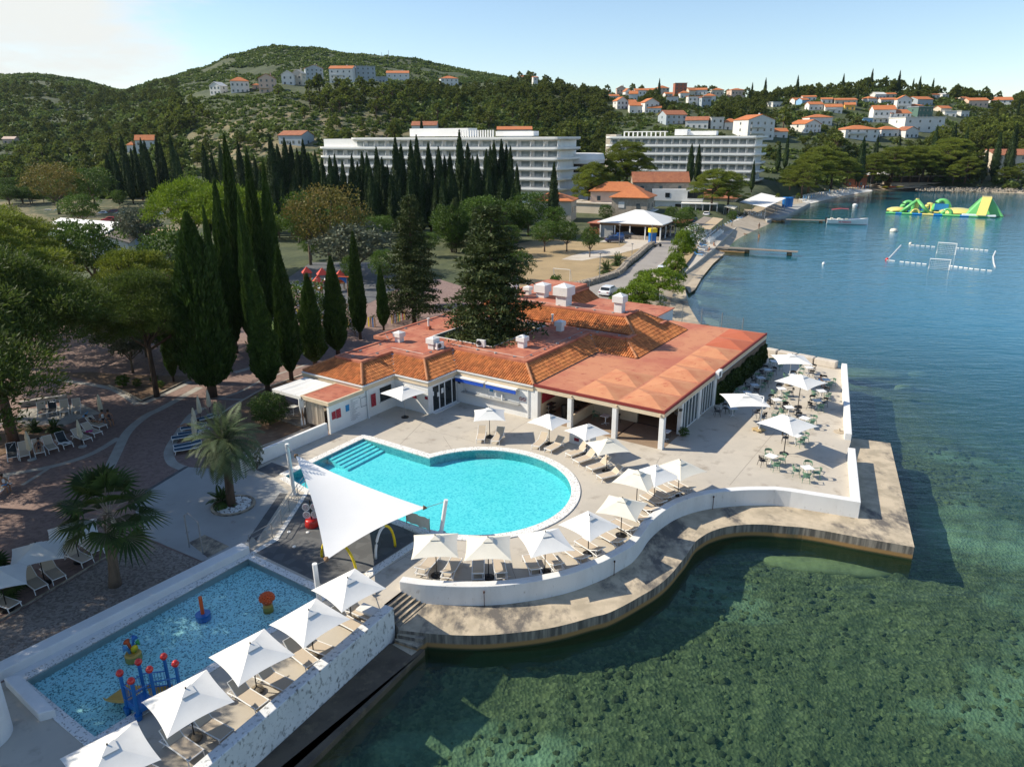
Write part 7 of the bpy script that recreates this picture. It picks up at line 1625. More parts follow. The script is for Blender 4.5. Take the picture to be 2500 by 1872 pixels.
# ---- hotels
def hotel(name, label, p0, p1, zroof, fl, fh, dep, bays, step=None, zbase=2.0):
 a, b = Vector(p0), Vector(p1); u_ = b-a; w = u_.length; rz = math.atan2(u_.y, u_.x); c = (a+b)/2+Vector((-math.sin(rz), math.cos(rz)))*dep/2
 t = thing(name, label, 'hotel', (c.x, c.y, zroof), rz)
 def rr(w_, d_, r_, n=6):
  out = []
  for cx_, cy_, s in ((w_/2-r_,-d_/2+r_,-90),(w_/2-r_,d_/2-r_,0),(-w_/2+r_,d_/2-r_,90),(-w_/2+r_,-d_/2+r_,180)):
   for k in range(n+1): th = math.radians(s+90*k/n); out.append((cx_+r_*math.cos(th), cy_+r_*math.sin(th)))
  return out
 obj('core', MB().bb(-w/2+2.0, w/2-2.2, -dep/2+2.0, dep/2-1, zbase-zroof, -.4), M['hotel_white'], t)
 wm_ = MB().box((0,0,0), (w/bays*.60, .12, fh*.52)).mesh('window'); wm_.materials.append(mat('hotel_glass', (.16,.20,.21), .2, (.40,.42,.41), .35, .45, .6) if 'hotel_glass' not in bpy.data.materials else bpy.data.materials['hotel_glass']); fm_ = MB().box((0,0,0), (.16, 1.5, fh*.62), 0, .55).mesh('balcony_divider'); fm_.materials.append(M['hotel_white'])
 for k in range(fl+1):
  z = -k*fh; x0 = 0
  if step and k == 0: x0 = step
  ou = rr(w-x0, dep, 3.2); mb = MB(); o2 = [(p[0]+x0/2, p[1]) for p in ou]; o3 = [(p[0]*.985+x0/2, p[1]*.985) for p in rr(w-x0, dep, 3.4)]
  n_ = len(ou); mb.add([(p[0],p[1],z-.95) for p in o3]+[(p[0],p[1],z-.6) for p in o2]+[(p[0],p[1],z) for p in o2], [(i,(i+1) % n_,n_+(i+1) % n_,n_+i) for i in range(n_)]+[(n_+i,n_+(i+1) % n_,2*n_+(i+1) % n_,2*n_+i) for i in range(n_)]+[tuple(range(n_))[::-1]]+([tuple(range(2*n_,3*n_))] if k == 0 or (step and k == 1) else []))
  if not (k == 0 or (step and k == 1)): mb.add([(p[0]*.99+x0*.005,p[1]*.97,z) for p in o2]+[(p[0]*.99+x0*.005,p[1]*.97,z-.9) for p in o2], [(i,n_+i,n_+(i+1) % n_,(i+1) % n_) for i in range(n_)]+[tuple(range(n_,2*n_))])
  obj('balcony_band' if k else 'roof', mb, M['hotel_white'], t)
  if k < fl:
   for j in range(bays):
    x = -w/2+2.5+(w-5)*(j+.5)/bays
    if step and k == 0 and x < -w/2+step+2: continue
    o = bpy.data.objects.new('window', wm_); link(o, t); o.location = (x, -dep/2+1.95, z-.95-fh*.36)
 nd_ = 0
 for k in range(fl):
  for j in range(bays+1):
   x = -w/2+2.5+(w-5)*j/bays
   if step and k == 0 and x < -w/2+step+2: continue
   nd_ += 1
   if nd_ < 101: o = bpy.data.objects.new('balcony_divider', fm_); link(o, t); o.location = (x, -dep/2+1.2, -k*fh-.95-fh*.33)
 return t, w
hp1 = atd('N',1378,334,236); hp0 = atd('N',772,354,282)
t_, w_ = hotel('hotel', 'long white hotel with curved balcony bands behind the cypress belt, left one', (hp0.x, hp0.y), (hp1.x, hp1.y), 23.9, 5, 3.1, 16, 20, step=15)
obj('roof_terrace', MB().bb(-w_*.12,w_*.12,-2,4,.3,2.9).bb(w_*.22,w_*.36,-1,3,.3,1.8).bb(-w_*.46,-w_*.40,-3,2,-3,-.9), M['hotel_white'], t_);
for k in range(14): obj('roof_pier', MB().bb(w_*.1+k*.95, w_*.1+k*.95+.4, -4, -3.6, .0, 2.2), M['hotel_white'], t_)
hp0 = atd('N',1475,334,314); hp1 = atd('N',1862,334,286)
t_, w_ = hotel('hotel', 'white five storey hotel with curved balcony bands above the beach, right one', (hp0.x, hp0.y), (hp1.x, hp1.y), 23.9, 5, 3.15, 17, 18)
obj('roof_terrace', MB().bb(-w_*.06,w_*.02,-2,4,.3,2.6).bb(w_*.02,w_*.2,-1,3,.3,1.9).bb(-w_*.40,-w_*.12,-2,2,1.6,1.9), M['hotel_white'], t_)
for k in range(10): obj('roof_pier', MB().bb(-w_*.40+k*1.9, -w_*.40+k*1.9+.5, -2.2, -1.9, 0, 1.6), M['hotel_white'], t_)
obj('stair_tower', MB().bb(-w_/2-1.5, -w_/2+3, -2, 5, -20, .8), M['house_cream'], t_)
q = atd('N',1412,425,252); wg = thing('hotel_wing', 'low curved glazed wing between the two white hotels', 'building', (q.x, q.y+5, q.z)); obj('wall', MB().lathe([(8.5,-9),(8.5,0),(8.5,.6)], 28), M['hotel_white'], wg); obj('glass_band', MB().lathe([(8.55,.6),(8.55,3.4)], 28), M['glass'], wg); obj('roof', MB().lathe([(9.2,3.4),(9.4,4.6),(8.8,6.4),(8.4,6.5)], 28), M['hotel_white'], wg)
# ---- terrain hit
def hit(px, py, d0=210, d1=1000):
 last = None
 for d_ in np.arange(d0, d1, 3.0):
  p = atd('N', px, py, d_)
  if ground(p.x, p.y) >= p.z: return p
 return atd('N', px, py, 620)
HOUSES = []
def hh(r, x0, x1, yt, yb, desc, roof='gable', wm='house_white', rm='roof_tile_far', ax='x', rz=None, d0=215, balcony=False, win=None, dd=.8):
 o = REG[r]; px = o[0]+(x0+x1)/2/o[2]; pb = o[1]+yb/o[2]; p = hit(px, pb, d0); k = math.hypot(p.y, 24-p.z)/1762.0
 w = (x1-x0)/o[2]*k; H = (yb-yt)/o[2]*k; rh = 0 if roof == 'flat' else min(.34*H, 2.6); h = max(2.4, H-rh); fl = max(1, int(round(h/3.0))); c = max(1, min(4, int(w/3)))
 rz = rnd.uniform(-.35, .35) if rz is None else rz; wd = w/(abs(math.cos(rz))+.55*abs(math.sin(rz)))
 house('house', desc, 'house', (p.x, p.y+3, p.z-.6), rz, wd*.94, max(6, wd*dd), h+.6, roof, rh, wm, rm, ax, ((c, fl, 'f'),)+(((1, fl, 'r' if rz < 0 else 'l'),) if w > 7 else ()), 'houses on the hills', H > 9, .35, balcony)
 HOUSES.append((p.x, p.y, wd*.75+2))
for a in [('T5',200,310,330,412,'white gabled house, leftmost on the hill ridge','gable','house_white','house_white','y'),('T5',345,495,295,400,'white house with hipped tile roof, second from left on the ridge','hip','house_white'),('T5',515,580,335,375,'small red roofed house beside a pink terraced house on the ridge','hip','house_pink'),
 ('T5',572,705,275,400,'pinkish house with stacked balconies and a long terrace wall on the ridge','gable','house_pink','roof_tile_far','y',.2,215,True),('T5',750,845,245,340,'white terraced house left of the blue grey gable on the ridge','gable','house_white','house_white','y'),('T5',838,925,238,340,'white twin gabled house touching the blue grey gable on the ridge','gable','house_cream','house_cream','y'),
 ('T5',925,1070,208,330,'large blue grey gabled house with orange roof side on the ridge','gable','house_grey','roof_tile_far','y',.35),('T5',1135,1310,212,330,'wide white house with tile roof and three balconies on the ridge','gable','house_white','roof_tile_far','x',.0,215,True),('T5',1315,1475,220,330,'blue grey stepped modern house on the ridge','flat','house_grey','house_grey'),
 ('T5',1475,1560,285,322,'low blue grey house right of the stepped one on the ridge','flat','house_grey','house_grey'),('T5',1560,1735,243,318,'white house with tile roof at the right end of the ridge','gable','house_white','roof_tile_far','x',.1),('T5',1965,2110,280,345,'white house with orange roof alone among hillside pines','hip','house_white'),
 ('T4',20,112,745,795,'small pink roofed house alone in the forest at the far left','gable','house_pink','house_pink'),('T4',1040,1190,740,862,'white three storey house with red roof behind the left cypresses','gable','house_white','roof_tile_far','x',.3),('T4',982,1040,785,862,'small white house with red roof beside a taller one behind the cypresses','hip','house_white'),
 ('T1',-50,180,230,325,'grey gabled house with red roof behind the dark conifers','gable','house_grey','roof_tile_old','x',-.3),('T1',970,1160,158,245,'white house with red roof just above the left hotel','gable','house_white','roof_tile_old','x',0,285),('T1',1625,1890,195,262,'white house with orange roof and dormers above the left hotel end','gable','house_white','roof_tile_far','x',0,285),
 ('T2',0,40,140,160,'tiny white house on the wooded skyline, left one','gable'),('T2',-105,-60,120,150,'tiny white house on the wooded skyline above the hotel','gable'),('T2',-60,-20,140,160,'tiny pink house on the wooded skyline above the hotel','gable','house_pink'),
 ('T2',560,650,243,290,'house with orange hip roof at the left edge of the hill village','hip','house_cream'),('T2',635,720,280,322,'small white house below the left end of the village','gable'),('T2',698,775,215,290,'tall pinkish apartment house at the left of the village','gable','house_pink','roof_tile_far','y',0,215,True),('T2',760,815,235,302,'white house between apartment house and lower gables','gable','house_white','roof_tile_far','y'),
 ('T2',805,880,255,328,'white house with steep orange roof in the village middle row','gable'),('T2',850,945,232,276,'white house with flat orange roof in the village top row','gable'),('T2',880,985,272,322,'white house with shallow roof in the village middle row','gable'),('T2',945,1030,230,280,'white house with scaffolded side in the village top row','gable','house_cream'),('T2',1025,1130,210,272,'tall cream house with orange roof left of the brick tower','hip','house_cream'),
 ('T2',1095,1180,262,302,'white house with bright orange roof below the brick tower','gable'),('T2',1180,1277,195,268,'unfinished red brick house, tallest on the village skyline','flat','brick','house_cream'),('T2',1225,1300,252,306,'white house with orange hip roof right of the brick tower','hip'),('T2',1285,1350,228,292,'cream house with gable roof right of the brick tower','gable','house_cream'),('T2',1345,1460,228,276,'white house with broad orange roof on the village skyline','gable'),
 ('T2',1490,1590,228,278,'cream house with hip roof before the skyline cypresses','hip','house_cream'),('T2',1635,1760,230,275,'pink house with wide low roof at the right of the skyline','hip','house_pink'),('T2',680,790,308,398,'white house with orange gable, lower left of the village','gable','house_white','roof_tile_far','y',.3),('T2',755,860,328,392,'white house with bright orange roof, lower village row','gable'),
 ('T2',805,910,350,430,'white house at the lower edge of the village with two windows','gable'),('T2',905,1045,322,428,'large white gabled house at the lower edge of the village','gable','house_white','roof_tile_far','y',.25),('T2',960,1078,375,430,'low white house right of the large gable in the lower village','gable'),('T2',1115,1220,300,342,'low white house with brown roof in the village centre','flat','house_white','roof_tile_old'),
 ('T2',1290,1395,303,378,'white apartment block with balconies right of the village centre','flat','house_white','roof_tile_far','x',0,215,True),('T2',1395,1480,312,386,'grey white apartment block beside the balconied one','flat','house_grey','roof_tile_far'),('T2',1420,1525,275,336,'white house with orange hip roof behind the apartment blocks','hip'),('T2',1065,1270,420,522,'big house with a bright red roof standing alone below the village','gable','house_grey','roof_tile_old','x',.25),
 ('T2',1275,1480,470,556,'pale blue gabled house with dark red roof above the right hotel','gable','house_white','roof_tile_old','x',-.3,300),('T2',1480,1585,480,566,'white modern flat roofed house above the right hotel','flat','house_white','house_white','x',0,300),('T2',1592,1705,485,572,'white house with orange roofs behind a cypress above the hotel','hip','house_white','roof_tile_far','x',0,300),('T2',1700,1985,465,640,'large white multi gabled guest house right above the hotel','gable','house_white','roof_tile_far','y',.3,310,True),
 ('T2',1985,2115,565,640,'white house with orange roof at the right shoulder of the hotel','gable','house_white','roof_tile_far','x',0,310),('T2',1970,2075,345,382,'low flat white house in the woods right of the village','flat','house_white','house_grey'),
 ('T3',290,345,208,255,'blue house with orange roof in the right hand woods','gable','house_white'),('T3',345,420,208,258,'pale blue house side beside an orange roof in the right woods','gable','house_blue'),('T3',375,490,192,226,'white house with low roof on the right wooded skyline','gable'),('T3',420,535,242,302,'white house with two floors in the right woods','gable'),('T3',535,630,208,246,'white house with orange roof in the middle right skyline','gable'),
 ('T3',560,705,262,330,'white arcaded house with orange roof in the right woods','gable','house_white','roof_tile_far','x',-.2,215,True),('T3',630,815,210,256,'long orange roofed house on the right slope','gable','house_cream'),('T3',730,820,247,302,'yellow house on the right slope','gable','house_yellow'),('T3',410,600,347,422,'white house with broad orange roof half hidden by trees on the right','hip'),('T3',300,515,395,492,'white gabled house with orange roof above the shore pines','gable','house_white','roof_tile_far','y',.5),
 ('T3',885,990,195,250,'white house with orange roof left of the skyline knoll','hip'),('T3',960,1060,162,212,'white gabled house highest on the right hill','gable','house_white','house_white'),('T3',1060,1150,168,200,'small cream house on the right hill top','gable','house_cream'),('T3',1020,1150,207,252,'long white house below the right hill top','gable'),('T3',1155,1275,195,300,'tall white house with balconies on the right hill','gable','house_white','roof_tile_far','y',-.2,215,True),
 ('T3',1265,1440,200,266,'house with two orange roofs and a grey gable on the right hill','gable','house_grey'),('T3',1220,1380,257,302,'orange roofed house above the dark green block','hip','house_pink'),('T3',1280,1440,290,365,'dark green clad block on the right hill','flat','house_green','house_grey'),('T3',1490,1605,275,332,'cream gabled house right of the dark green block','gable','house_cream'),('T3',1560,1660,318,360,'white modern box house, left of a pair','flat','house_white','house_white'),('T3',1660,1757,320,360,'white modern box house, right of a pair','flat','house_white','house_white'),
 ('T3',950,1135,280,405,'big white stepped apartment house on the right hill','gable','house_white','roof_tile_far','x',-.2,215,True),('T3',1060,1250,310,400,'white apartment house with orange roof beside the stepped one','gable'),('T3',870,1000,375,412,'blue glazed flat house below the stepped apartment house','flat','house_blue','house_white'),('T3',1165,1490,378,468,'white small hotel with rows of blue windows on the right hill','flat','house_white','house_white','x',0),('T3',690,970,440,537,'white villa with orange hipped roof above the shore pines','hip','house_white','roof_tile_far','x',0,215,True),
 ('T3',870,1010,480,527,'low annex with orange roof right of the white villa','hip'),('T3',1000,1160,445,522,'white house with hipped roof right of the villa annex','hip'),('T3',1180,1330,450,532,'white gabled house with red roof edge above the shore pines','gable','house_white','roof_tile_old','y',.3),('T3',1445,1510,180,206,'tiny house on the right skyline, left one','gable'),('T3',1515,1585,175,202,'tiny white gabled house on the right skyline','gable','house_white','house_white'),
 ('T3',1680,1750,205,232,'small cream house on the far right skyline','gable','house_cream'),('T3',1740,1900,210,272,'pink house with long roof on the far right skyline','gable','house_pink'),('T3',1935,2110,205,278,'white house with orange roof at the far right skyline','gable'),('T3',1890,2250,645,812,'old cream house with tiled roof behind shore pines at the right edge','gable','house_cream','roof_tile_old','x',0,300)]: hh(*a)
# ---- cars
def make_car(name, body, suv=False):
 t = thing(name, 'x', 'car'); k = 1.18 if suv else 1.0; L_ = 2.15
 prof = [(-L_,.35),(-L_,.78*k),(-1.75,.92*k),(-1.35,1.38*k) if not suv else (-1.95,1.42*k),(-.9,1.46*k),(.25,1.45*k),(.95,.95*k),(1.95,.82*k),(L_,.62*k),(L_,.35)]
 mb = MB(); n = len(prof); wd = .88
 mb.add([(x, s*wd*(.82 if z > 1.1*k else 1), z) for s in (-1, 1) for x, z in prof], [tuple(range(n))[::-1], tuple(range(n, 2*n))]+[(i, (i+1) % n, n+(i+1) % n, n+i) for i in range(n)])
 obj('body', mb, body, t, bevel=.06)
 gw = MB()
 for s in (-1, 1): gw.quad((-1.2 if not suv else -1.7, s*.80, 1.02*k),(.75, s*.80, 1.02*k),(.28, s*.735, 1.38*k),(-1.05 if not suv else -1.6, s*.735, 1.38*k))
 gw.quad((.93,-.72,1.0*k),(.93,.72,1.0*k),(.32,.66,1.42*k),(.32,-.66,1.42*k)); gw.quad((-1.72,.7,1.0*k),(-1.72,-.7,1.0*k),(-1.40,-.66,1.36*k),(-1.40,.66,1.36*k)) if not suv else gw.quad((-2.16,.7,1.0*k),(-2.16,-.7,1.0*k),(-2.0,-.66,1.36*k),(-2.0,.66,1.36*k))
 for v in range(len(gw.v)): x, y, z = gw.v[v]; gw.v[v] = (x+(.03 if x > .3 else -.03 if x < -1.3 else 0), y*1.03 if abs(y) > .7 else y, z+.01)
 obj('glass', gw, M['glass'], t)
 for sx in (-1.32, 1.36):
  for s in (-1, 1):
   w_ = obj('wheel', MB().tube([(sx, s*.70, .33),(sx, s*.90, .33)], .33, 16), M['black'], t); obj('rim', MB().tube([(sx, s*.89, .33),(sx, s*.915, .33)], .2, 10), M['galv'], w_)
 for s in (-1, 1): obj('headlight', MB().box((2.13, s*.62, .68*k), (.06,.36,.14)), M['table_white'], t); obj('tail_light', MB().box((-2.14, s*.65, .75*k), (.05,.3,.14)), M['sign_darkred'], t)
 return t
CB = {k: mat('car_'+k, c, .3, coat=.6, spec=.5) for k, c in dict(white=(.72,.72,.72), silver=(.40,.41,.42), dark=(.025,.028,.035), navy=(.02,.045,.12), red=(.55,.025,.02), maroon=(.16,.015,.02), sky=(.28,.48,.62), blue=(.03,.12,.35)).items()}
CARS = {k: make_car('car', CB[k], k in ('dark','maroon')) for k in CB}
for (x, y, c_, rz, lab) in [(365,150,'dark',200,'dark car at the left end of the rear parking row'),(412,150,'white',200,'white car behind the round dark tree in the rear row'),(655,175,'navy',205,'navy car right of the round dark tree in the rear row'),(700,178,'silver',205,'silver car between two dark cars in the rear row'),(745,180,'dark',205,'dark high car in the middle of the rear parking row'),
   (798,188,'silver',190,'silver estate car seen from the side in the rear row'),(845,190,'silver',190,'grey car right of the estate car in the rear row'),(900,192,'dark',190,'dark green grey car before the cypresses'),(955,192,'white',190,'white car half behind the umbrella pine'),(698,237,'white',200,'white car at the left of the middle parking row'),(768,232,'maroon',200,'dark red high car in the middle parking row'),(822,236,'sky',195,'light blue car in the middle parking row'),
   (748,278,'red',195,'bright red car in the front parking row'),(790,292,'maroon',195,'maroon car right of the red car in front'),(812,272,'white',195,'white car behind the maroon car'),(1038,252,'navy',190,'navy car under the umbrella pine'),(1068,242,'white',190,'white car under the umbrella pine'),(320,225,'white',200,'white car at the left edge of the car park'),(392,225,'sky',200,'pale car just above the marquee roof'),(470,230,'white',200,'white car behind the round dark tree, front side')]:
 p = at('W5', x, y, GZ+.3); place(CARS[c_], (p.x, p.y, GZ), math.radians(rz), lab, 'cars in the car park')
for (r, x, y, c_, rz, lab) in [('W6',365,552,'navy',5,'dark blue saloon parked before the tent restaurant'),('W6',430,520,'blue',10,'blue hatchback between saloon and dark off roader'),('W6',500,520,'dark',-5,'dark off roader parked against the tent restaurant'),('W6',785,830,'white',75,'white car half hidden by young pines on the road'),('W6',1180,322,'white',70,'white car on the road by the reed canopy'),('W6',1072,378,'navy',70,'dark car in the shade below the white villa'),('W6',955,265,'white',90,'white van at the white villa corner'),('S5',905,1010,'white',60,'white car behind the restaurant chimneys'),('W7',255,235,'sky',30,'pale blue car beside the beach canopy')]:
 p = at(r, x, y, GZ); place(CARS[c_], (p.x, p.y, GZ), math.radians(rz), lab, 'cars along the road')
p = at('W6',748,592,GZ); mc = thing('motorcycle', 'black motorcycle parked at the end of the stone wall', 'motorcycle', p, .5)
for x in (-.7, .7): obj('wheel', MB().tube([(x,-.06,.31),(x,.06,.31)], .31, 16), M['black'], mc)
obj('frame', MB().tube([(-.7,0,.31),(-.2,0,.5),(.4,0,.55),(.7,0,.31)], .09, 8).tube([(.7,0,.31),(.5,0,1.0)], .04), M['black'], mc); obj('tank', MB().lathe([(.05,0),(.2,.06),(.2,.2),(.05,.26)], 12, (.2,0,.62)), M['galv'], mc); obj('seat', MB().bb(-.7,.0,-.14,.14,.7,.8), M['black'], mc); obj('handlebar', MB().tube([(.5,-.35,1.02),(.45,0,1.0),(.5,.35,1.02)], .025), M['galv'], mc)
p = at('W6',697,560,GZ); kb_ = thing('vending_box', 'blue box kiosk with a yellow top sign at the road bend', 'kiosk', p, .2); obj('box', MB().bb(-.7,.7,-.6,.6,0,2.4), M['blue'], kb_); obj('sign', MB().bb(-.8,.8,-.7,.7,2.4,3.3), M['yellow'], kb_)
# ---- lamp posts
lp = thing('street_lamp', 'x', 'lamp'); obj('post', MB().tube([(0,0,0),(0,0,4.6)], [.07,.05], 8), M['galv'], lp); obj('lantern', MB().lathe([(.08,0),(.3,.12),(.34,.2),(.05,.3)], 12, (0,0,4.6)), M['galv'], lp); lp['h'] = 4.9
for (r, x0, y0, y1, lab) in [('W6',230,905,640,'grey street lamp beside the dry field wall'),('W6',515,735,560,'grey lamp post by the small palm on the stone wall'),('W6',690,590,395,'grey lamp post in front of the tent restaurant'),('W6',405,580,395,'white pole beside the parked saloon'),('T1',556,985,855,'white globe lamp at the foot of the cypress belt'),('W7',575,165,80,'tall lamp post left of the beach bar'),('S5',752,1035,900,'thin lamp post behind the roof edge')]:
 b = at(r, x0, y0, GZ); h_ = atd(r, x0, y1, b.y).z-GZ; s_ = h_/4.9; place(lp, (b.x, b.y, GZ), 0, lab, 'street lamps', s_)
# ---- wire fence behind the terrace roof
fp0 = [at('V2',*q, 1.3) for q in ((380,330),(630,400),(885,470),(1155,540),(1435,600))]; wf = thing('wire_fence', 'tall wire mesh fence on the sea wall behind the terrace roof', 'fence', fp0[0])
for q, (x, y) in zip(fp0, ((370,90),(630,140),(888,190),(1160,240),(1438,310))): zt = atd('V2',x,y,q.y).z; obj('post', MB().tube([q-fp0[0], Vector((q.x,q.y,zt))-fp0[0]], .05, 6), M['galv'], wf)
wm = MB(); z_t = atd('V2',630,150,fp0[1].y).z-1.3
for i in range(4):
 a_, b_ = fp0[i]-fp0[0], fp0[i+1]-fp0[0]
 for k in range(14): wm.tube([a_+Vector((0,0,z_t*k/13)), b_+Vector((0,0,z_t*k/13))], .008, 3, cap=False)
 for k in range(16): q = a_.lerp(b_, k/16); wm.tube([q, q+Vector((0,0,z_t))], .007, 3, cap=False)
obj('mesh', wm, M['galv'], wf)
# ---- playground
pg2 = thing('playground_tower', 'x', 'play tower')
for sx in (-.6,.6):
 for sy in (-.6,.6): obj('post', MB().tube([(sx,sy,0),(sx,sy,2.9)], .07, 6), M['wood'], pg2)
obj('roof', MB().add([(-.9,-.9,2.8),(.9,-.9,2.8),(.9,.9,2.8),(-.9,.9,2.8),(0,0,3.9)], [(0,1,4),(1,2,4),(2,3,4),(3,0,4),(3,2,1,0)]), mat('tower_red', (.50,.06,.04), .6), pg2); obj('floor', MB().bb(-.65,.65,-.65,.65,1.2,1.32), M['wood'], pg2); obj('side_panel', MB().bb(-.6,.6,-.62,-.56,1.4,2.0), M['orange'], pg2)
pg2['h'] = 3.9
for (x, y0, y1, lab) in [(232,262,97,'play tower with a pointed red roof, leftmost behind the cypresses'),(352,290,105,'play tower with a red roof between two cypresses'),(316,330,165,'lower play tower with a pink red roof behind a cypress'),(487,275,122,'play tower with a red roof right of the broad roof cypress')]:
 b = at('W4', x, y0, 1.47); h_ = atd('W4', x, y1, b.y).z-1.47; place(pg2, (b.x, b.y, 1.47), .4, lab, 'red roofed play towers', h_/3.9)
b = at('W4',545,330,1.47); cf = thing('climbing_frame', 'wooden climbing frame with a blue panel and orange beam', 'climbing frame', b, -.2)
for x in (-2.2,-.1,1.3): obj('post', MB().tube([(x,0,0),(x,0,3.0)], .08, 6), M['wood'], cf)
obj('beam', MB().tube([(-2.6,0,2.95),(1.6,0,2.95)], .09, 6), M['orange'], cf); obj('panel', MB().quad((-1.4,-.05,2.85),(-.1,-.05,2.85),(-.1,-.05,1.9)), M['blue'], cf)
for k in range(6): obj('rung', MB().tube([(-.1,0,.4+k*.42),(1.3,0,.4+k*.42)], .04, 5), M['wood'], cf)
b = at('W4',372,320,1.47); slide_ = thing('playground_slide', 'blue playground slide between the play towers', 'slide', b, -.9); obj('chute', MB().add([(0,-.3,2.0),(0,.3,2.0),(2.6,.3,.2),(2.6,-.3,.2)], [(0,1,2,3)]), M['blue'], slide_); obj('side', MB().tube([(0,-.32,2.1),(2.6,-.32,.3)], .06, 5).tube([(0,.32,2.1),(2.6,.32,.3)], .06, 5), M['blue'], slide_)
def picket(r, pts, lab):
 P_ = [at(r, *p, 1.47) for p in pts]; t = thing('picket_fence', lab, 'fence', P_[0], 0, 'coloured picket fences round the playground'); ms = [M['red'], M['yellow'], M['wood'], M['blue'], M['wood'], M['green_paint'], M['yellow'], M['frame_white']]; cnt = 0; by = {}
 for i in range(len(P_)-1):
  a_, b_ = P_[i]-P_[0], P_[i+1]-P_[0]; n_ = int((b_-a_).length/.30); ang = math.atan2((b_-a_).y, (b_-a_).x)
  for z in (.3,.8): by.setdefault('rail', MB()).tube([a_+Vector((0,0,z)), b_+Vector((0,0,z))], .035, 4)
  for k in range(n_):
   q = a_.lerp(b_, k/max(1, n_)); cnt += 1
   if cnt <= 60: obj('picket', MB().box((q.x, q.y, .6), (.16,.05,1.2), ang), ms[cnt % 8], t)
 obj('rail', by['rail'], M['wood'], t)
picket('W4', [(150,495),(215,520)], 'coloured picket fence left of the second roof edge cypress'); picket('W4', [(340,520),(400,555)], 'coloured picket fence between two cypresses, red and yellow slats'); picket('W4', [(545,575),(610,600)], 'coloured picket fence right of the stout cypress'); picket('W4', [(700,562),(765,570)], 'red and dark picket fence beside the short cypress'); picket('W4', [(880,540),(1000,500)], 'wooden picket fence beside the restaurant roof'); picket('W5', [(820,575),(905,545)], 'coloured picket fence in front of the white shed')
# low things around the field
b = at('S5',540,905,GZ); gf = thing('football_goal', 'small white goal frame at the edge of the dry field', 'goal', b, -.5); obj('frame', MB().tube([(-1.5,0,0),(-1.5,0,2),(1.5,0,2),(1.5,0,0)], .05, 6).tube([(-1.5,0,2),(-1.5,.9,0)], .04, 5).tube([(1.5,0,2),(1.5,.9,0)], .04, 5), M['frame_white'], gf)
for k, (x0, y0, x1, y1) in enumerate(((240,95,372,90),(450,85,600,82))):
 a_, b_ = at('W5',x0,y0,1.5), at('W5',x1,y1,1.5); t_ = thing('court_fence', ['blue screen fence at the left of the car park','blue screen fence behind the round trees of the car park'][k], 'fence', a_); d_ = b_-a_
 obj('screen', MB().quad((0,0,.1), d_+Vector((0,0,.1)), d_+Vector((0,0,4.2)), (0,0,4.2)), M['cloth_blue'], t_)
 for j in range(6): obj('post', MB().tube([d_*(j/5), d_*(j/5)+Vector((0,0,4.4))], .06, 5), M['galv'], t_)
for k in range(11):
 p = at('N',330+k*6.2,577+k*1.0,GZ); bo = solo('bollard', MB().lathe([(.16,0),(.16,.8),(.08,.9)], 8, (p.x,p.y,GZ)), M['table_white'], 'white bollard in the row at the car park exit', 'bollard', 'white bollards at the car park exit')
# ---------------------------------------------------------------- shore, beach, water
def near_ground(x, y): return ground(x, y)
cnp = at('W7',430,275,1.0)
def slat_canopy(name, lab, region, q, z, m, n, sag=0.0, posts=True, th=.08, group=None):
 P_ = [at(region, *p, z) for p in q]; c = (P_[0]+P_[1]+P_[2]+P_[3])/4; t = thing(name, lab, 'canopy', (c.x, c.y, GZ), 0, group); o = Vector((c.x, c.y, GZ))
 for k in range(n):
  f0, f1 = k/n+.01, (k+1)/n-.01; a, b = P_[0].lerp(P_[3], f0)-o, P_[1].lerp(P_[2], f0)-o; c_, d_ = P_[1].lerp(P_[2], f1)-o, P_[0].lerp(P_[3], f1)-o; u_ = Vector((0,0,th))
  obj('roof_panel', MB().add([a,b,c_,d_,a+u_,b+u_,c_+u_,d_+u_], [(3,2,1,0),(4,5,6,7),(0,1,5,4),(1,2,6,5),(2,3,7,6),(3,0,4,7)]), m, t)
 if posts:
  for i in range(4):
   a, b = P_[i], P_[(i+1) % 4]
   for f in (0, .5):
    p = a.lerp(b, f)-o; obj('post', MB().tube([(p.x*.97,p.y*.97,-.6),(p.x*.97,p.y*.97,p.z)], .08, 6), M['galv'], t)
 return t
slat_canopy('beach_canopy', 'large white slatted awning on steel posts above the beach bar tables', 'W7', [(268,240),(432,272),(558,215),(405,182)], 4.6, M['canvas'], 5)
slat_canopy('beach_canopy', 'small pale awning beside the round shrub', 'W7', [(172,268),(236,282),(258,266),(200,254)], 3.8, M['canvas_cream'], 1)
slat_canopy('reed_canopy', 'dark reed canopy over the terrace beside the road', 'W6', [(1025,412),(1112,428),(1232,335),(1160,322)], 3.6, M['wood_grey'], 3)
slat_canopy('reed_canopy', 'beige reed canopy beside the dark one', 'W6', [(1118,428),(1215,440),(1330,345),(1240,330)], 3.6, mat('reed', (.50,.39,.26), .9, (.42,.32,.2), 3), 2)
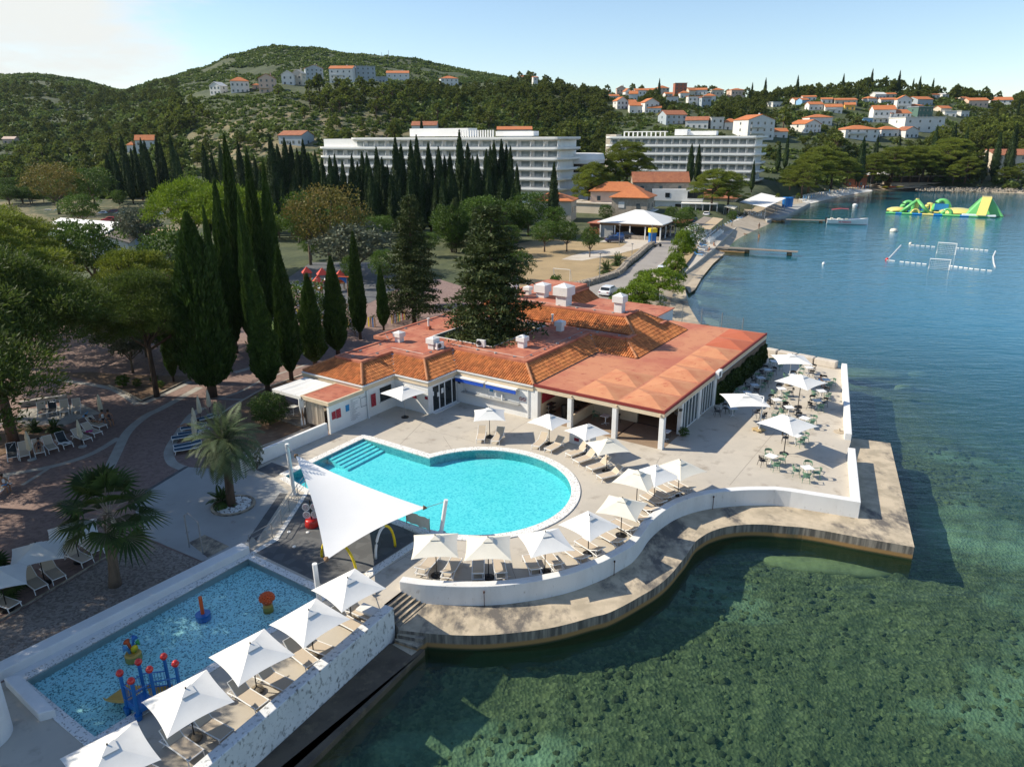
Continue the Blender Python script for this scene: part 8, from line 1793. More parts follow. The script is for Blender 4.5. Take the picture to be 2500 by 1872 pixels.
# jetties
def jetty(lab, pts, zt, wd, posts, root=None):
 a, b = at('W7', *pts[0], zt), at('W7', *pts[1], zt); t = thing('jetty', lab, 'jetty', (a.x, a.y, 0)); u_ = b-a; n_ = Vector((-u_.y, u_.x, 0)).normalized()*wd/2; o = Vector((a.x, a.y, 0)); mb = MB(); k_ = int(u_.length/.3)
 for k in range(k_):
  p, q = a.lerp(b, k/k_)-o, a.lerp(b, (k+.85)/k_)-o; d_ = Vector((0,0,.14)); mb.add([p-n_-d_,q-n_-d_,q+n_-d_,p+n_-d_,p-n_,q-n_,q+n_,p+n_], [(3,2,1,0),(4,5,6,7),(0,1,5,4),(1,2,6,5),(2,3,7,6),(3,0,4,7)])
 obj('deck', mb, M['wood_grey'], t)
 for f in posts: p = a.lerp(b, f)-o; obj('pillar', MB().tube([(p.x,p.y,-3),(p.x,p.y,zt-.14)], [.7,.5], 12), M['quay'], t)
 if root: p = a.lerp(b, root/2)-o; obj('root', MB().box((p.x,p.y,-.55), (u_.length*root, wd*1.2, zt+1.0), math.atan2(u_.y, u_.x)), M['quay'], t)
jetty('long plank jetty with a concrete root, nearest the camera', ((132,515),(632,545)), .95, 2.0, (.38,.90), .36)
jetty('low plank jetty leading to the white motorboat', ((440,341),(800,351)), .8, 1.8, (.28,.93), .25)
# boat
b0, b1 = at('W7',808,372,0), at('W7',1062,380,0); bt = thing('motorboat', 'white motorboat with a red sun canopy at the end of the far jetty', 'boat', (b0+b1)/2, math.atan2((b1-b0).y, (b1-b0).x)); Lb = (b1-b0).length; bt.scale = (1,1.3,1.7)
hl = MB(); secs = []
for k in range(13):
 f = k/12; x = -Lb/2+Lb*f; wd = 1.25*(1-max(0,(f-.45)/.55)**2.2)+.02; zt = .75+.35*f*f; secs.append([(x,-wd,zt),(x+.1*f,-wd*.75,.1),(x+.3*f,0,-.35+.3*f**3),(x+.1*f,wd*.75,.1),(x,wd,zt)])
hl.v = [p for s in secs for p in s]; hl.f = [(5*i+j, 5*i+5+j, 5*i+6+j, 5*i+1+j) for i in range(12) for j in range(4)]+[(4,3,2,1,0)]
hl.add([(secs[k][0][0], secs[k][s][1]*.98, secs[k][s][2]-.02) for s in (0,4) for k in range(6,13)], [(i,i+1,8+i,7+i) for i in range(6)])
hl.add([(secs[k][0][0], secs[k][s][1]*.9, .35) for s in (0,4) for k in range(0,7)], [(i,i+1,8+i,7+i) for i in range(6)])
obj('hull', hl, M['frame_white'], bt, smooth=False); obj('windscreen', MB().quad((.6,-.95,1.0),(.6,.95,1.0),(.1,.8,1.55),(.1,-.8,1.55)), M['glass'], bt)
for x in (-Lb*.38,-Lb*.20,-.2): obj('seat', MB().bb(x-.4,x+.3,-.8,.8,.35,.95), M['canvas_cream'], bt)
obj('canopy', MB().add([(-Lb*.42,-1,2.35),(0,-1,2.5),(0,1,2.5),(-Lb*.42,1,2.35),(-Lb*.21,-1.02,2.55),(-Lb*.21,1.02,2.55)], [(0,4,5,3),(4,1,2,5)]), M['red'], bt)
for x in (-Lb*.42,0):
 for s in (-1,1): obj('canopy_pole', MB().tube([(x+.2,s*1.0,.8),(x,s,2.4)], .03, 5), M['steel'], bt)
obj('engine', MB().box((-Lb/2-.25,0,.6), (.4,.5,.9)), M['black'], bt, bevel=.08)
tc_ = bpy.data.curves.new('lettering', 'FONT'); tc_.body = 'Sea Adventure'; tc_.size = .55; tc_.extrude = .01
try:
 dg_ = bpy.data.objects.new('lettering', tc_); COL.objects.link(dg_); dgp = bpy.context.evaluated_depsgraph_get(); me_ = bpy.data.meshes.new_from_object(dg_.evaluated_get(dgp)); bpy.data.objects.remove(dg_)
 o_ = obj('lettering', me_, None, bt); me_.materials.clear(); me_.materials.append(M['sign_darkred']); o_.location = (-Lb*.22,-1.23,.32); o_.rotation_euler = (math.radians(75),0,0)
except Exception as ex: print('text', ex)
# inflatable water park
wg0, wg1 = at('T3',1135,1170,0), at('T3',1835,1200,0); rzp = math.atan2((wg1-wg0).y, (wg1-wg0).x); c = at('T3',1500,1165,0); wpk = thing('inflatable_park', 'green, yellow and blue inflatable water park floating off the beach', 'water park', c, rzp); wpk.scale = (1,1,.55); kk = math.hypot(c.y, 24)/1762/3.403
GPn = mat('inflatable_green', (.16,.52,.16), .35, coat=.3); YPn = mat('inflatable_yellow', (.75,.62,.18), .35, coat=.3); BPn = mat('inflatable_blue', (.02,.20,.50), .35, coat=.3); WPn = mat('inflatable_white', (.65,.72,.72), .35)
def P3(u_, v_): return ((u_-1500)*kk, v_)
for (u0, u1, v, m, nm) in [(1130,1200,-6,GPn,'float'),(1200,1245,-6,BPn,'float'),(1245,1320,-6,GPn,'float'),(1320,1390,-6,BPn,'float'),(1390,1470,-6,YPn,'float'),(1470,1530,-6,BPn,'float'),(1530,1650,-6,GPn,'float'),(1650,1710,-6,BPn,'float'),(1710,1835,-6,GPn,'float'),
 (1150,1230,2,GPn,'float'),(1230,1300,2,BPn,'float'),(1300,1420,2,GPn,'float'),(1420,1500,2,YPn,'float'),(1500,1600,2,GPn,'float'),(1600,1680,2,BPn,'float'),(1200,1320,9,GPn,'float'),(1320,1400,9,BPn,'float'),(1400,1560,9,GPn,'float')]:
 x0, x1 = (u0-1500)*kk, (u1-1500)*kk; obj(nm, MB().tube([(x0,v,.35),(x1,v,.35)], .62, 10), m, wpk, smooth=False)
for u_ in (1160,1300,1440,1560,1680): x = (u_-1500)*kk; obj('cross_float', MB().tube([(x,-6,.35),(x,9,.35)], .6, 10), GPn if u_ != 1440 else YPn, wpk)
x0 = (1335-1500)*kk;
for dx, dy in ((-4,-3),(4,-3),(0,4)): obj('pyramid_leg', MB().tube([(x0+dx,dy,.5),(x0,0,7.6)], [.75,.55], 10), GPn, wpk, smooth=True)
obj('pyramid_post', MB().tube([(x0,0,.5),(x0,0,8.3)], [.6,.55], 10), YPn, wpk)
def arch_(u0, u1, v, h, m, r_=.7): a, b = (u0-1500)*kk, (u1-1500)*kk; obj('arch', MB().tube([((a+b)/2-(b-a)/2*math.cos(math.pi*k/14), v, .4+h*math.sin(math.pi*k/14)) for k in range(15)], r_, 10), m, wpk, smooth=True)
arch_(1460,1568,6,6.8,GPn,.9); arch_(1220,1310,8,5.0,GPn,.8); arch_(1310,1372,-6,2.6,YPn,.35); arch_(1530,1590,-4,3.0,GPn,.6); arch_(1400,1450,8,4.2,YPn,.7)
obj('dome', MB().lathe([(5.6,.3),(5.2,1.4),(3.6,2.6),(1.6,3.2),(.05,3.4)], 24, ((1635-1500)*kk,4,0)), YPn, wpk, smooth=True); obj('dome', MB().lathe([(3.2,.3),(2.9,1.6),(1.8,2.5),(.05,2.9)], 20, ((1195-1500)*kk,2,0)), YPn, wpk, smooth=True); obj('plunge_panel', MB().box(((1512-1500)*kk,5,3.2), (4,.4,3.6)), BPn, wpk)
xs0, xs1, xt0, xt1 = ((q-1500)*kk for q in (1680,1945,1780,1845)); th_ = 10.0
obj('slide_tower', MB().add([(xs0,-2,.2),(xs1,-2,.2),(xs1,8,.2),(xs0,8,.2),(xt0,0,th_),(xt1,0,th_),(xt1,5,th_),(xt0,5,th_)], [(0,1,5,4),(1,2,6,5),(2,3,7,6),(3,0,4,7),(4,5,6,7)]), GPn, wpk, bevel=.5)
obj('slide', MB().add([(xt0,-.1,th_+.25),(xt1,-.1,th_+.25),(xt1,5,th_+.25),(xt0,5,th_+.25),(xt0-1,-7,1.2),(xt1-1,-7,1.2)], [(0,1,2,3),(1,0,4,5)]), YPn, wpk); obj('landing_mat', MB().box(((1775-1500)*kk,-5,.9), (9,3,.9)), WPn, wpk, bevel=.2); obj('outrigger', MB().tube([((1117-1500)*kk,4,.4),((1165-1500)*kk,4,.4)], .6, 8), mat('inflatable_orange', (.75,.35,.05), .4), wpk)
# water polo goals, float lines, buoys
for (x0_, x1_, y0, y1, lab) in [(1485,1640,1495,1405,'far white floating water polo goal'),(1420,1590,1620,1540,'near white floating water polo goal')]:
 a, b = at('T3',x0_,y0,.05), at('T3',x1_,y0+12,.05); t = thing('polo_goal', lab, 'goal', a, 0, 'floating water polo goals'); d_ = b-a; h_ = atd('T3',x0_,y1,a.y).z
 obj('frame', MB().tube([(0,0,0),(0,0,h_),(d_.x,d_.y,h_),(d_.x,d_.y,0)], .12, 8), M['frame_white'], t); nt_ = MB()
 for k in range(13): p = d_*(k/12); nt_.tube([(p.x,p.y,0.05),(p.x,p.y,h_)], .018, 3, cap=False)
 for k in range(6): nt_.tube([(0,0,h_*k/6+.05),(d_.x,d_.y,h_*k/6+.05)], .018, 3, cap=False)
 obj('net', nt_, M['frame_white'], t)
def floatline(pts, lab):
 P_ = [at('T3',*p,.06) for p in pts]; t = thing('float_line', lab, 'float line', P_[0], 0, 'float lines of the water polo field'); mb = MB()
 for i in range(len(P_)-1):
  a, b = P_[i]-P_[0], P_[i+1]-P_[0]; n_ = max(1, int((b-a).length/.9))
  for k in range(n_): mb.tube([a.lerp(b, k/n_), a.lerp(b, (k+.72)/n_)], .14, 6)
 obj('floats', mb, M['frame_white'], t)
floatline([(1270,1425),(1485,1440)],'white float line left of the far goal'); floatline([(1645,1448),(1925,1470)],'white float line right of the far goal'); floatline([(1075,1550),(1190,1425)],'white float line at the left end of the field'); floatline([(1085,1552),(1160,1558)],'short white float line at the near left corner'); floatline([(1180,1562),(1415,1585)],'white float line left of the near goal'); floatline([(1975,1475),(1955,1520),(1960,1570),(1972,1610)],'white float line at the right end of the field'); floatline([(1590,1597),(1800,1625),(1960,1640)],'white float line right of the near goal')
def buoy(r, x, y, s_, m, lab, nm='buoy'): p = at(r, x, y, 0); solo(nm, MB().lathe([(.02,-.3),(s_*.8,-.2),(s_,.1),(s_*.8,.45*s_+.2),(.05,.5*s_+.35)], 12, (p.x,p.y,0)), m, lab, 'buoy', 'buoys in the bay', smooth=True)
buoy('T3',1073,1550,.35,M['red'],'small red buoy at the near left corner of the polo field'); buoy('T3',1268,1418,.35,M['canvas_cream'],'pale buoy at the far left corner of the polo field'); buoy('T3',1130,1312,1.0,M['canvas_cream'],'yellow white buoy below the motorboat'); buoy('T3',808,1098,.9,M['frame_white'],'white square buoy in front of the far beach'); buoy('W7',790,625,.3,M['frame_white'],'tiny white float off the near jetty'); buoy('V2',1990,-0+2,.2,M['frame_white'],'tiny white float off the terrace roof') if False else None
for (r, x, y, pose, top, low, lab, z) in [('W7',388,408,'stand',None,'cloth_dark','person in dark trunks standing at the water edge by the beach',.1),('W7',388,462,'stand',None,'sand_yellow','person wading in front of the near jetty',-.6),('W7',78,552,'sit',None,'cloth_dark','person sitting on the promenade edge before the loungers',.75),('W7',107,520,'sit',None,'red','person sitting on the promenade edge above the jetty',.75),('T3',1060,1033,'stand',None,'cloth_dark','person swimming left of the water park',-1.25),('T3',1205,1060,'stand',None,'cloth_dark','person swimming just behind the water park',-1.25),('T3',920,1022,'stand',None,'cloth_blue','person standing in the shallows of the far beach',-.6),('T3',555,985,'stand','cloth_white','cloth_dark','person in white walking on the far beach behind the loungers',1.0),('T3',1625,990,'stand',None,'cloth_dark','person in the shallows below the shore rocks',-.8)]:
 p = at(r, x, y, max(z, 0)); person(lab, (p.x, p.y, z), rnd.uniform(0, 6), pose, top, low, 'skin_tan')
p = at('W7',305,447,.15); dg = thing('dog', 'small brown dog standing at the water edge', 'dog', p, 2.6)
body = MB().tube([(-.32,0,.36),(-.1,0,.38),(.18,0,.40),(.32,0,.50),(.42,0,.58),(.56,0,.54)], [.10,.12,.14,.09,.09,.04], 8)
for sx in (-.26,.2):
 for s in (-1,1): body.tube([(sx,s*.07,.36),(sx+(.04 if sx < 0 else 0),s*.08,.18),(sx,s*.08,0)], [.06,.035,.03], 6)
body.tube([(-.32,0,.40),(-.46,0,.52),(-.5,0,.62)], [.03,.025,.012], 5); obj('body', body, M['wood'], dg, smooth=True)
# ---- small beach loungers, chairs and folded beach umbrellas
bl = MB().bb(-.95,.35,-.3,.3,.26,.34).add([(.35,-.3,.34),(.35,.3,.34),(.9,.3,.72),(.9,-.3,.72),(.35,-.3,.26),(.35,.3,.26),(.9,.3,.64),(.9,-.3,.64)], [(0,1,2,3),(7,6,5,4),(0,3,7,4),(1,5,6,2)])
for sx in (-.8,.6):
 for s in (-.26,.26): bl.bb(sx-.03,sx+.03,s-.03,s+.03,0,.28)
bl = bl.mesh('beach_lounger'); bl.materials.append(M['frame_white']); bl2 = bl.copy(); bl2.materials.clear(); bl2.materials.append(M['cloth_blue'])
def small(nm, me, p, rz, lab, cat, grp, s=1.0):
 o = bpy.data.objects.new(nm, me); link(o); o.location = p; o.rotation_euler = (0,0,rz); o.scale = (s,s,s); return tag(o, lab, cat, grp)
e0, e1, e2 = at('W7',560,255,.62), at('W7',1105,172,.62), at('W7',720,248,.62); n_ = 46
for row in range(4):
 for k in range(n_):
  f = (k+.5)/n_; p = at('W7', lerp(690+row*-22,1085,f), lerp(242-row*9,165-row*2.2,f)-7*math.sin(f*3.1), .9); p.z = max(.3, zshore(p.x, p.y)+.03); small('beach_lounger', bl, p, 2.2+rnd.uniform(-.12,.12), 'white plastic lounger in the dense rows on the far beach', 'sun lounger', 'white loungers on the far beach')
um = MB().tube([(0,0,0),(0,0,2.3)], .04, 5).lathe([(.05,1.0),(.16,1.2),(.13,1.9),(.02,2.3)], 8).mesh('beach_umbrella'); um.materials.append(M['cloth_blue']); um2 = um.copy(); um2.materials.clear(); um2.materials.append(M['cloth_white'])
for k in range(28):
 f = (k+.5)/28; p = at('W7', lerp(640,1090,f), lerp(238,158,f)-6*math.sin(f*3.1)-rnd.uniform(0,9), .9); p.z = max(.3, zshore(p.x, p.y)); small('beach_umbrella', um if k % 3 else um2, p, 0, 'folded pale blue umbrella between the far beach loungers' if k % 3 else 'folded white umbrella between the far beach loungers', 'umbrella', 'folded blue umbrellas on the far beach' if k % 3 else 'folded white umbrellas on the far beach')
for k, (x, y) in enumerate([(18,552),(30,538),(48,528),(12,570),(150,412),(165,402),(182,397),(196,388),(212,378),(228,368),(240,360),(252,352),(264,343),(272,336),(20,518),(40,512),(318,362),(330,357),(342,352),(354,348),(366,344),(378,340),(326,350),(340,344),(354,340)]):
 p = at('W7', x, y, 1.02 if k < 16 else .5); small('beach_lounger', bl if k % 3 else bl2, p, 2.4+rnd.uniform(-.2,.2), ('white lounger stacked on the near promenade' if k % 3 else 'blue lounger on the near promenade') if k < 16 else ('upturned white lounger in the row beside the beach canopy' if k % 3 else 'blue lounger in the row beside the beach canopy'), 'sun lounger', ('white' if k % 3 else 'blue')+(' loungers on the promenade' if k < 16 else ' loungers beside the canopy'), 1.0)
wc = MB().bb(-.25,.25,-.25,.25,.40,.45).bb(-.27,-.22,-.25,.25,.45,.9).bb(-.25,.2,-.28,-.24,.6,.65).bb(-.25,.2,.24,.28,.6,.65)
for sx in (-.22,.22):
 for s in (-.22,.22): wc.bb(sx-.025,sx+.025,s-.025,s+.025,0,.42)
wc = wc.mesh('white_chair'); wc.materials.append(M['frame_white'])
for r_ in range(3):
 for k in range(11): p = at('W7', 62+k*8+r_*9, 488-k*6.2+r_*5, 1.02); small('white_chair', wc, p, 2.3+rnd.uniform(-.3,.3), 'white plastic chair in the rows on the promenade', 'chair', 'white chairs on the promenade')
for r_ in range(3):
 for k in range(9): p = at('W7', 5+k*8+r_*8, 462-k*5.6+r_*6, 1.5); small('white_chair', wc, p, 2.3+rnd.uniform(-.3,.3), 'white plastic chair under the reed canopies', 'chair', 'white chairs under the reed canopies')
for k in range(16): p = at('W7', 300+(k % 8)*17, 306+(k//8)*14+(k % 8)*2, .9); small('white_chair', wc, p, rnd.uniform(0,6), 'white chair at the bar tables under the large awning', 'chair', 'white chairs under the beach awning')
for k, (x, y) in enumerate([(552,268),(575,268)]): p = at('W7', x, y, .82); solo('blue_bin', MB().lathe([(1.1,0),(1.25,3.1),(.9,3.3)], 14, tuple(p)), M['blue'], ['blue cylindrical booth on the beach platform, left one','blue cylindrical booth on the beach platform, right one'][k], 'booth', 'blue booths on the platform')
# far beach buildings, kayaks
q = at('T3',690,935,1.5); house('beach_bar', 'dark brown beach bar with a red brown hipped roof behind the loungers', 'bar', (q.x, q.y+5, 1.0), -.2, 24, 10, 5.0, 'hip', 2.6, 'brick', 'roof_tile_old', win=((5,1,'f'),))
q = at('T3',480,945,1.5); house('beach_bar', 'low dark bar hut left of the brown beach bar', 'bar', (q.x, q.y+3, 1.0), -.2, 16, 6, 3.4, 'flat', 0, 'dark', 'wood_grey', win=((4,1,'f'),))
q = at('T3',640,905,1.5); house('sign_band', 'white signboard building front of the brown beach bar', 'bar', (q.x-3, q.y-2, 1.0), -.2, 15, 4, 4.0, 'flat', 0, 'brick', 'house_white', win=())
q = at('T3',1375,930,1.5); sb2 = thing('shore_tavern', 'long low tavern with a dark flat roof on a stone base', 'tavern', (q.x, q.y+5, 1.2), -.03); obj('roof', MB().bb(-15,15,-5,5,4.2,4.6), M['wood_grey'], sb2); obj('base', MB().bb(-14.5,14.5,-4.8,4.8,-1,1.6), M['stone'], sb2); obj('interior', MB().bb(-14,14,-2,4.5,1.6,4.2), M['dark'], sb2)
for k in range(8): obj('post', MB().bb(-14.5+k*4.1,-14.2+k*4.1,-4.8,-4.5,1.6,4.2), M['wood'], sb2)
for k in range(9):
 p = at('T3', 1060+k*20, 945-(k % 3)*14, 1.0); m_ = [M['yellow'], M['yellow'], M['red'], M['orange'], M['frame_white']][k % 5]
 kz = MB().tube([(-2,0,.25),(-1.2,0,.22),(0,0,.2),(1.2,0,.22),(2,0,.25)], [.03,.32,.4,.32,.03], 8); o = solo('kayak', kz, m_, ['yellow','yellow','red','orange','white'][k % 5]+' kayak in the rental stack on the beach', 'kayak', ['yellow','yellow','red','orange','white'][k % 5]+' kayaks on the beach', smooth=True); o.location = p; o.rotation_euler = (0,0,.15+rnd.uniform(-.2,.2))
for k, (x, y) in enumerate(((940,880),(990,872),(1040,880))): p = at('T3',x,y,4); place(U_T, (p.x, p.y, 1.2), .2*k, ['far white parasol right of the beach bar','far white parasol in the middle before the kayaks','far white parasol nearest the kayaks'][k], 'far white parasols at the bay head', 2.0)
rk = MB();
for k in range(900):
 f = rnd.random(); x = 1320+f*1000; p = at('T3', x, 958+rnd.uniform(-22,14)+f*10, rnd.uniform(.2,1.6)); s_ = rnd.uniform(.25,.85); rk.box((p.x,p.y,p.z), (s_*1.3,s_,s_*.8), rnd.uniform(0,3), rnd.uniform(.5,.8))
setting('shore_rocks', rk, mat('rock', (.29,.25,.20), .9, (.19,.165,.13), 1, bump=.4), kind='stuff')
for (r, x, y, sx, sy, z, lab) in [('S1',1545,370,4.2,1.5,-.75,'pale rock shoal under the water off the terrace'),('S1',2010,385,1.2,.8,-.7,'small pale rock under the water right of the shoal'),('S1',1870,520,.9,.4,-.5,'tiny pale rock under the water below the shoal'),('U3',880,800,4.2,.8,-1.25,'mossy ledge under the water along the quay end')]:
 p = at(r, x, y, -.3); mb = MB().lathe([(.02,.5),(.5,.42),(.85,.2),(1.05,-.5)], 18); mb.v = [(x_*sx*(1+.15*math.sin(i*2.3)), y_*sy*(1+.15*math.cos(i*1.7)), z_*.6) for i, (x_, y_, z_) in enumerate(mb.v)]; o = solo('shoal_rock', mb, mat('shoal', (.33,.32,.18), .9, (.2,.2,.11), 2, bump=.5) if 'shoal' not in bpy.data.materials else bpy.data.materials['shoal'], lab, 'rock', smooth=True); o.location = (p.x, p.y, z); o.rotation_euler = (0,0,-.2 if r != 'U3' else -.22)
# masts on the skyline
for k, (r, x, y0, y1) in enumerate(((('T5'),1578,140,72),('T5',1524,125,88))):
 b = atd(r, x, y0, 930); zt = atd(r, x, y1, 930).z; solo('radio_mast', MB().tube([(b.x,b.y,b.z-8),(b.x,b.y,zt)], [.6,.2], 6), M['galv'], ['tall thin radio mast on the mountain ridge','short thin radio mast on the mountain ridge'][k], 'mast')
# ---------------------------------------------------------------- vegetation of the hills
HP = [mk_pine(9, 3.3, 16, 42, 91, LF['hillpine'], 'hill_pine', 1.0, 1.0, .42, .2), mk_pine(10, 2.6, 15, 42, 92, LF['hillpine'], 'hill_pine', 1.2, 1.0, .42, .15), mk_pine(9, 3.9, 16, 42, 93, LF['hillpine'], 'hill_pine', .8, 1.0, .45, .3)]
HPM = [[c for c in p_.children if c.name.startswith('crown')][0].data for p_ in HP]
def free(x, y, m=0):
 if y < 345:
  px = np.array([[x]]); py = np.array([[y]])
  if inside(sea_poly, px, py)[0,0] or dist_shore(px, py)[0,0] < 6+m: return False
 return all((x-hx)**2+(y-hy+4)**2 > (r_+m)**2 for hx, hy, r_ in HOUSES)
def clear(x, y):
 "keep sight lines to the houses: no tall tree right in front of one"
 return not any(hy-95 < y < hy+2 and abs(x/y-hx/hy)*1890 < r_/hy*1890*.62+4 for hx, hy, r_ in HOUSES)
def pxof(x, y): return 1250+1890*x/y
rr_ = random.Random(5); HOT = [(700,1400,225,300),(1440,1900,285,320),(1480,1800,205,285)]
def okh(px, d_): return not any(a < px < b and c < d_ < e for a, b, c, e in HOT)
cnt = 0; stuffT = []
SP = [(px, d_) for px in range(0, 1) for d_ in range(0, 1)]
zones = [ # px0 px1 d0 d1 n scale label group
 (-60,430,262,420,80,(.7,1.0),'bushy green tree in the dense wood left of the hill','trees of the left wood'),
 (380,1000,405,468,75,(.8,1.15),'olive green pine on the slope just below the ridge houses','pines below the ridge houses'),
 (430,1000,322,400,55,(.45,.75),'low pine scattered on the bare slope above the hotel','pines on the bare slope'),
 (960,1440,305,480,60,(.7,1.1),'dense green pine on the wooded hill behind the left hotel','pines behind the left hotel'),
 (1880,2560,338,450,95,(1.0,1.45),'tall pine in the wood above the right shore','pines above the right shore')]
for (a, b, d0, d1, n, sc_, lab, grp) in zones:
 k = 0; tries = 0
 while k < n and tries < n*12:
  tries += 1; px = rr_.uniform(a, b); d_ = math.sqrt(rr_.uniform(d0*d0, d1*d1)); x = (px-1250)/1890*d_
  if not okh(px, d_) or not free(x, d_, 3) or not clear(x, d_): continue
  z = ground(x, d_)-.3; s_ = rr_.uniform(*sc_); place(HP[k % 3], (x, d_, z), rr_.uniform(0,6), lab, grp, (s_*rr_.uniform(.9,1.2), s_*rr_.uniform(.9,1.2), s_)); k += 1; cnt += 1
# big shore pines of the right bay and pines round the hotels
for (tx, ty, d_, w_, lab) in [(1967,395,262,1.0,'large pine at the head of the beach, left of the bar'),(1985,372,285,1.1,'pine behind the beach head'),(2041,362,300,1.1,'broad pine behind the brown beach bar'),(2075,385,318,.9,'dark pine beside the beach bar'),(2095,400,322,.8,'low pine right of the beach bar'),(2140,372,338,1.1,'large pine above the kayaks'),(2190,352,345,1.2,'tallest pine above the kayak shore'),(2235,350,348,1.2,'broad pine above the dark tavern'),(2265,360,345,1.0,'pine with a leaning bare trunk above the tavern'),(2330,330,352,1.1,'pine on the shore right of the tavern'),(2368,378,338,1.0,'spreading pine over the shore road'),(2335,398,336,.8,'lower pine over the shore road'),(2460,405,336,1.0,'pine in front of the old cream house'),(2495,395,338,.9,'pine at the right edge of the shore'),
  (2210,395,338,.9,'pine leaning over the kayak beach'),(2005,350,300,.9,'pine on the slope above the beach head'),(1935,400,285,.8,'dark pine at the right hotel shoulder'),(1535,335,262,.9,'tall pine before the left end of the right hotel'),(1515,370,258,.8,'bushy pine before the left end of the right hotel'),(1450,392,232,.8,'bright pine below the glazed wing'),(1440,410,228,.7,'second bright pine below the glazed wing'),(1745,405,225,.9,'wide dark pine behind the cafe roofs'),(1785,415,228,.9,'wide bright pine beside the cafe roofs'),(1950,470,250,.5,'round garden shrub at the beach lamp'),(1900,470,245,.45,'round green shrub beside the pergola of the beach')]:
 bytop(PN[1 if 'bright' in lab or 'large' in lab else 2], 'N', tx, ty, d_, lab, 'pines of the bay', w_*1.2)
for (tx, ty, d_, w_, lab) in [(1690,350,280,1.3,'pair of dark cypresses before the right hotel, left one'),(1708,352,282,1.2,'pair of dark cypresses before the right hotel, right one'),(1842,392,268,1.1,'lone cypress at the right hotel corner'),(1353,396,172,1.1,'lone dark cypress beside the beige villa'),(2111,334,320,1.3,'tall cypress among the shore pines'),(2145,330,345,1.0,'cypress behind the shore pines'),(2364,312,352,1.2,'cypress on the slope above the tavern road'),(2446,320,345,1.2,'tall cypress left of the old cream house'),(2414,358,338,1.1,'cypress before the old cream house'),(2485,300,350,1.2,'cypress right of the old cream house'),(2335,300,360,1.2,'cypress high above the tavern'),(2290,305,365,1.0,'cypress between houses and shore wood'),(2480,340,340,1.0,'cypress at the right edge of the picture'),(1925,330,330,1.0,'cypress at the right hotel end, rear'),(1905,345,325,1.2,'dark cypress behind the right hotel end'),(2045,300,400,1.1,'cypress before the white villa'),(2200,330,380,1.0,'cypress above the kayak pines'),(1410,300,300,.9,'cypress just above the glazed wing'),(1028,285,300,.8,'cypress touching the house above the left hotel')]:
 bytop(CF[0], 'N', tx, ty, d_, lab, 'cypresses round the bay', w_)
vc = 0
for k in range(60):
 px = rr_.uniform(1560, 2540); d_ = rr_.uniform(400, 640); x = (px-1250)/1890*d_
 if okh(px, d_) and free(x, d_, 1) and clear(x, d_): plant(CF[k % 3], x, d_, ground(x, d_)-.2, rr_.uniform(9, 17), rr_.uniform(0,6), 'thin dark cypress among the houses of the right hill', 'cypresses among the hill houses', 1.1)
# the far woods and scrub read as one mass
def replicate(name, bases, places, m):
 V = []; F = []; off = 0
 A = [(np.array([v.co[:] for v in me.vertices]), np.array([p.vertices[:] for p in me.polygons])) for me in bases]
 for i, (x, y, z, s, sz, rot) in enumerate(places):
  v, f = A[i % len(A)]; c, sn = math.cos(rot), math.sin(rot); V.append(np.stack([(v[:,0]*c-v[:,1]*sn)*s+x, (v[:,0]*sn+v[:,1]*c)*s+y, v[:,2]*sz+z], 1)); F.append(f+off); off += len(v)
 V = np.concatenate(V); F = np.concatenate(F); me = bpy.data.meshes.new(name); me.vertices.add(len(V)); me.vertices.foreach_set('co', V.reshape(-1)); me.loops.add(F.size); me.loops.foreach_set('vertex_index', F.reshape(-1)); me.polygons.add(len(F)); me.polygons.foreach_set('loop_start', np.arange(0, F.size, 4)); me.polygons.foreach_set('loop_total', np.full(len(F), 4)); me.update(calc_edges=True)
 setting(name, me, m, kind='stuff')
pl_ = []
for (a, b, d0, d1, n, sc_) in [(-80,440,330,800,420,(.6,.95)),(1270,1900,330,560,230,(.7,1.0)),(1270,2560,470,660,520,(.8,1.15)),(1000,1300,460,640,120,(.7,1.0)),(1880,2560,345,470,170,(1.0,1.35))]:
 k = 0; tr_ = 0
 while k < n and tr_ < n*10:
  tr_ += 1; px = rr_.uniform(a, b); d_ = math.sqrt(rr_.uniform(d0*d0, d1*d1)); x = (px-1250)/1890*d_
  if okh(px, d_) and free(x, d_, 2): s_ = rr_.uniform(*sc_)*(1 if clear(x, d_) else .42); pl_.append((x, d_, ground(x, d_)-.8, s_*1.1, s_, rr_.uniform(0,6))); k += 1
replicate('far_wood', HPM, pl_, LF['hillpine'])
bush = []
for sd in (1,2,3):
 rs = np.random.RandomState(sd); q = rs.normal(size=(30,3)); q /= np.linalg.norm(q, axis=1, keepdims=True); q[:,2] = np.abs(q[:,2]); P = q*np.array([1.2,1.2,.95])*rs.uniform(.7,1,(30,1)); bush.append(crown_mesh('bush', P, q+rs.normal(scale=.6,size=(30,3)), 1.05, .75, sd))
pb2 = []
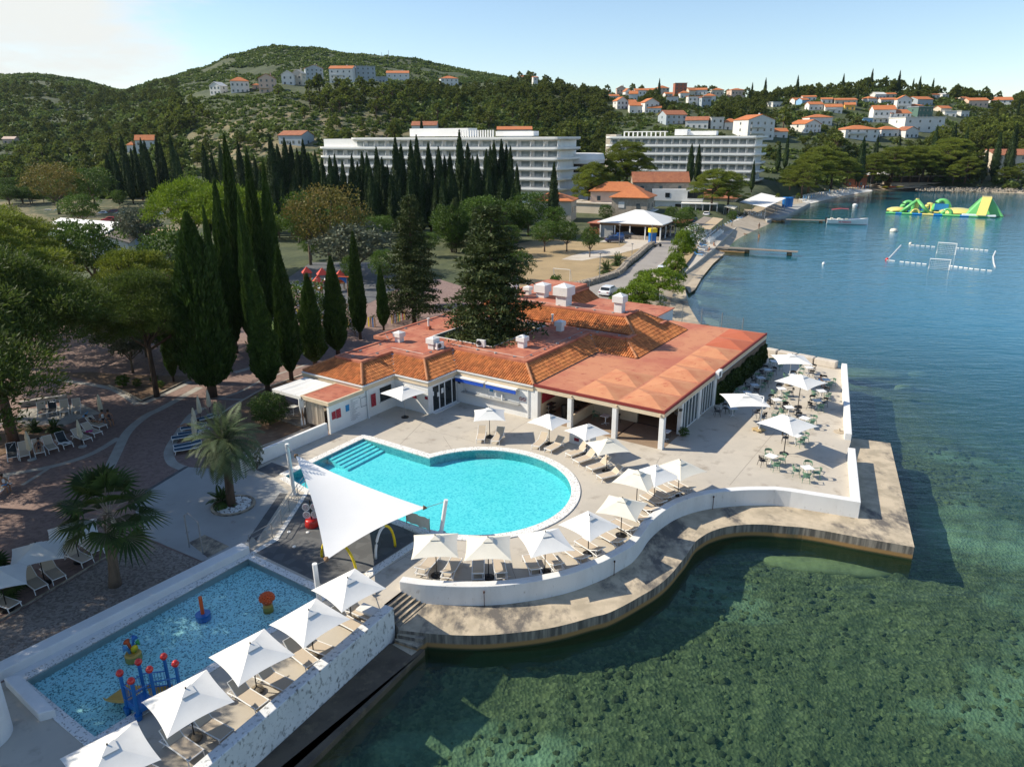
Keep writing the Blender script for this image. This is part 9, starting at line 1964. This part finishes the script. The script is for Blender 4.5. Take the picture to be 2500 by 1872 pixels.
for (a, b, d0, d1, n, s0, s1) in [(-100,1500,560,1000,11000,1.5,2.8),(-100,450,262,600,2600,1.6,3.4),(430,1000,315,480,2000,.7,1.8),(960,1450,300,560,2400,1.2,2.6),(1440,2600,300,660,3600,1.1,2.4),(-200,440,800,1100,2600,1.6,3.0),(250,1500,900,1000,1500,1.2,2.2)]:
 for k in range(n):
  px = rr_.uniform(a, b); d_ = math.sqrt(rr_.uniform(d0*d0, d1*d1)); x = (px-1250)/1890*d_
  if d_ < 345 and (not okh(px, d_) or not free(x, d_)): continue
  if d_ > 345 and d_ < 700 and any((x-hx)**2+(d_-hy)**2 < r_*r_*.7 for hx, hy, r_ in HOUSES): continue
  nv = math.sin(x*.031+d_*.017)+math.sin(x*.013-d_*.041+1)+.6*math.sin(x*.09+d_*.06)
  if nv < -1.5 and d_ > 300: continue
  s_ = rr_.uniform(s0, s1); pb2.append((x, d_, ground(x, d_)-.2*s_, s_, s_*rr_.uniform(.7,1.1), rr_.uniform(0,6)))
replicate('hill_scrub', bush, pb2, LF['scrub'])
# low scrub beside the car park and along the left valley, each a shrub
for k in range(34):
 px = rr_.uniform(-40, 330); d_ = rr_.uniform(238, 300); x = (px-1250)/1850*d_; plant(BR[k % 2], x, d_, ground(x, d_)-.2, rr_.uniform(3.5,7), rr_.uniform(0,6), 'green bushy tree at the wood edge behind the car park', 'trees behind the car park', 1.2)
for k in range(26):
 px = rr_.uniform(420, 1330); d_ = rr_.uniform(268, 300); x = (px-1250)/1850*d_
 if px < 720 or not okh(px, d_): plant(HP[k % 3], x, d_, ground(x, d_)-.2, rr_.uniform(5,9), rr_.uniform(0,6), 'dark pine behind the cypress belt', 'pines behind the cypress belt', 1.1)
for k in range(30):
 px = rr_.uniform(560, 1300); d_ = rr_.uniform(140, 175); x = (px-1250)/1850*d_; plant(BR[k % 2], x, d_, 1.3, rr_.uniform(4,8.5), rr_.uniform(0,6), 'dark leafy undergrowth tree at the foot of the cypress belt', 'undergrowth below the cypress belt', 1.1)
hz = bpy.data.materials.new('haze'); hz.use_nodes = True; nt_ = hz.node_tree; nt_.nodes.remove(nt_.nodes['Principled BSDF'])
pv = nt_.nodes.new('ShaderNodeVolumePrincipled'); pv.inputs['Color'].default_value = (.62,.80,1.0,1); pv.inputs['Density'].default_value = .000028; pv.inputs['Anisotropy'].default_value = .2
nt_.links.new(pv.outputs[0], nt_.nodes['Material Output'].inputs['Volume'])
setting('haze', MB().bb(-2800, 2800, -120, 1720, -6, 190), hz, kind='stuff')
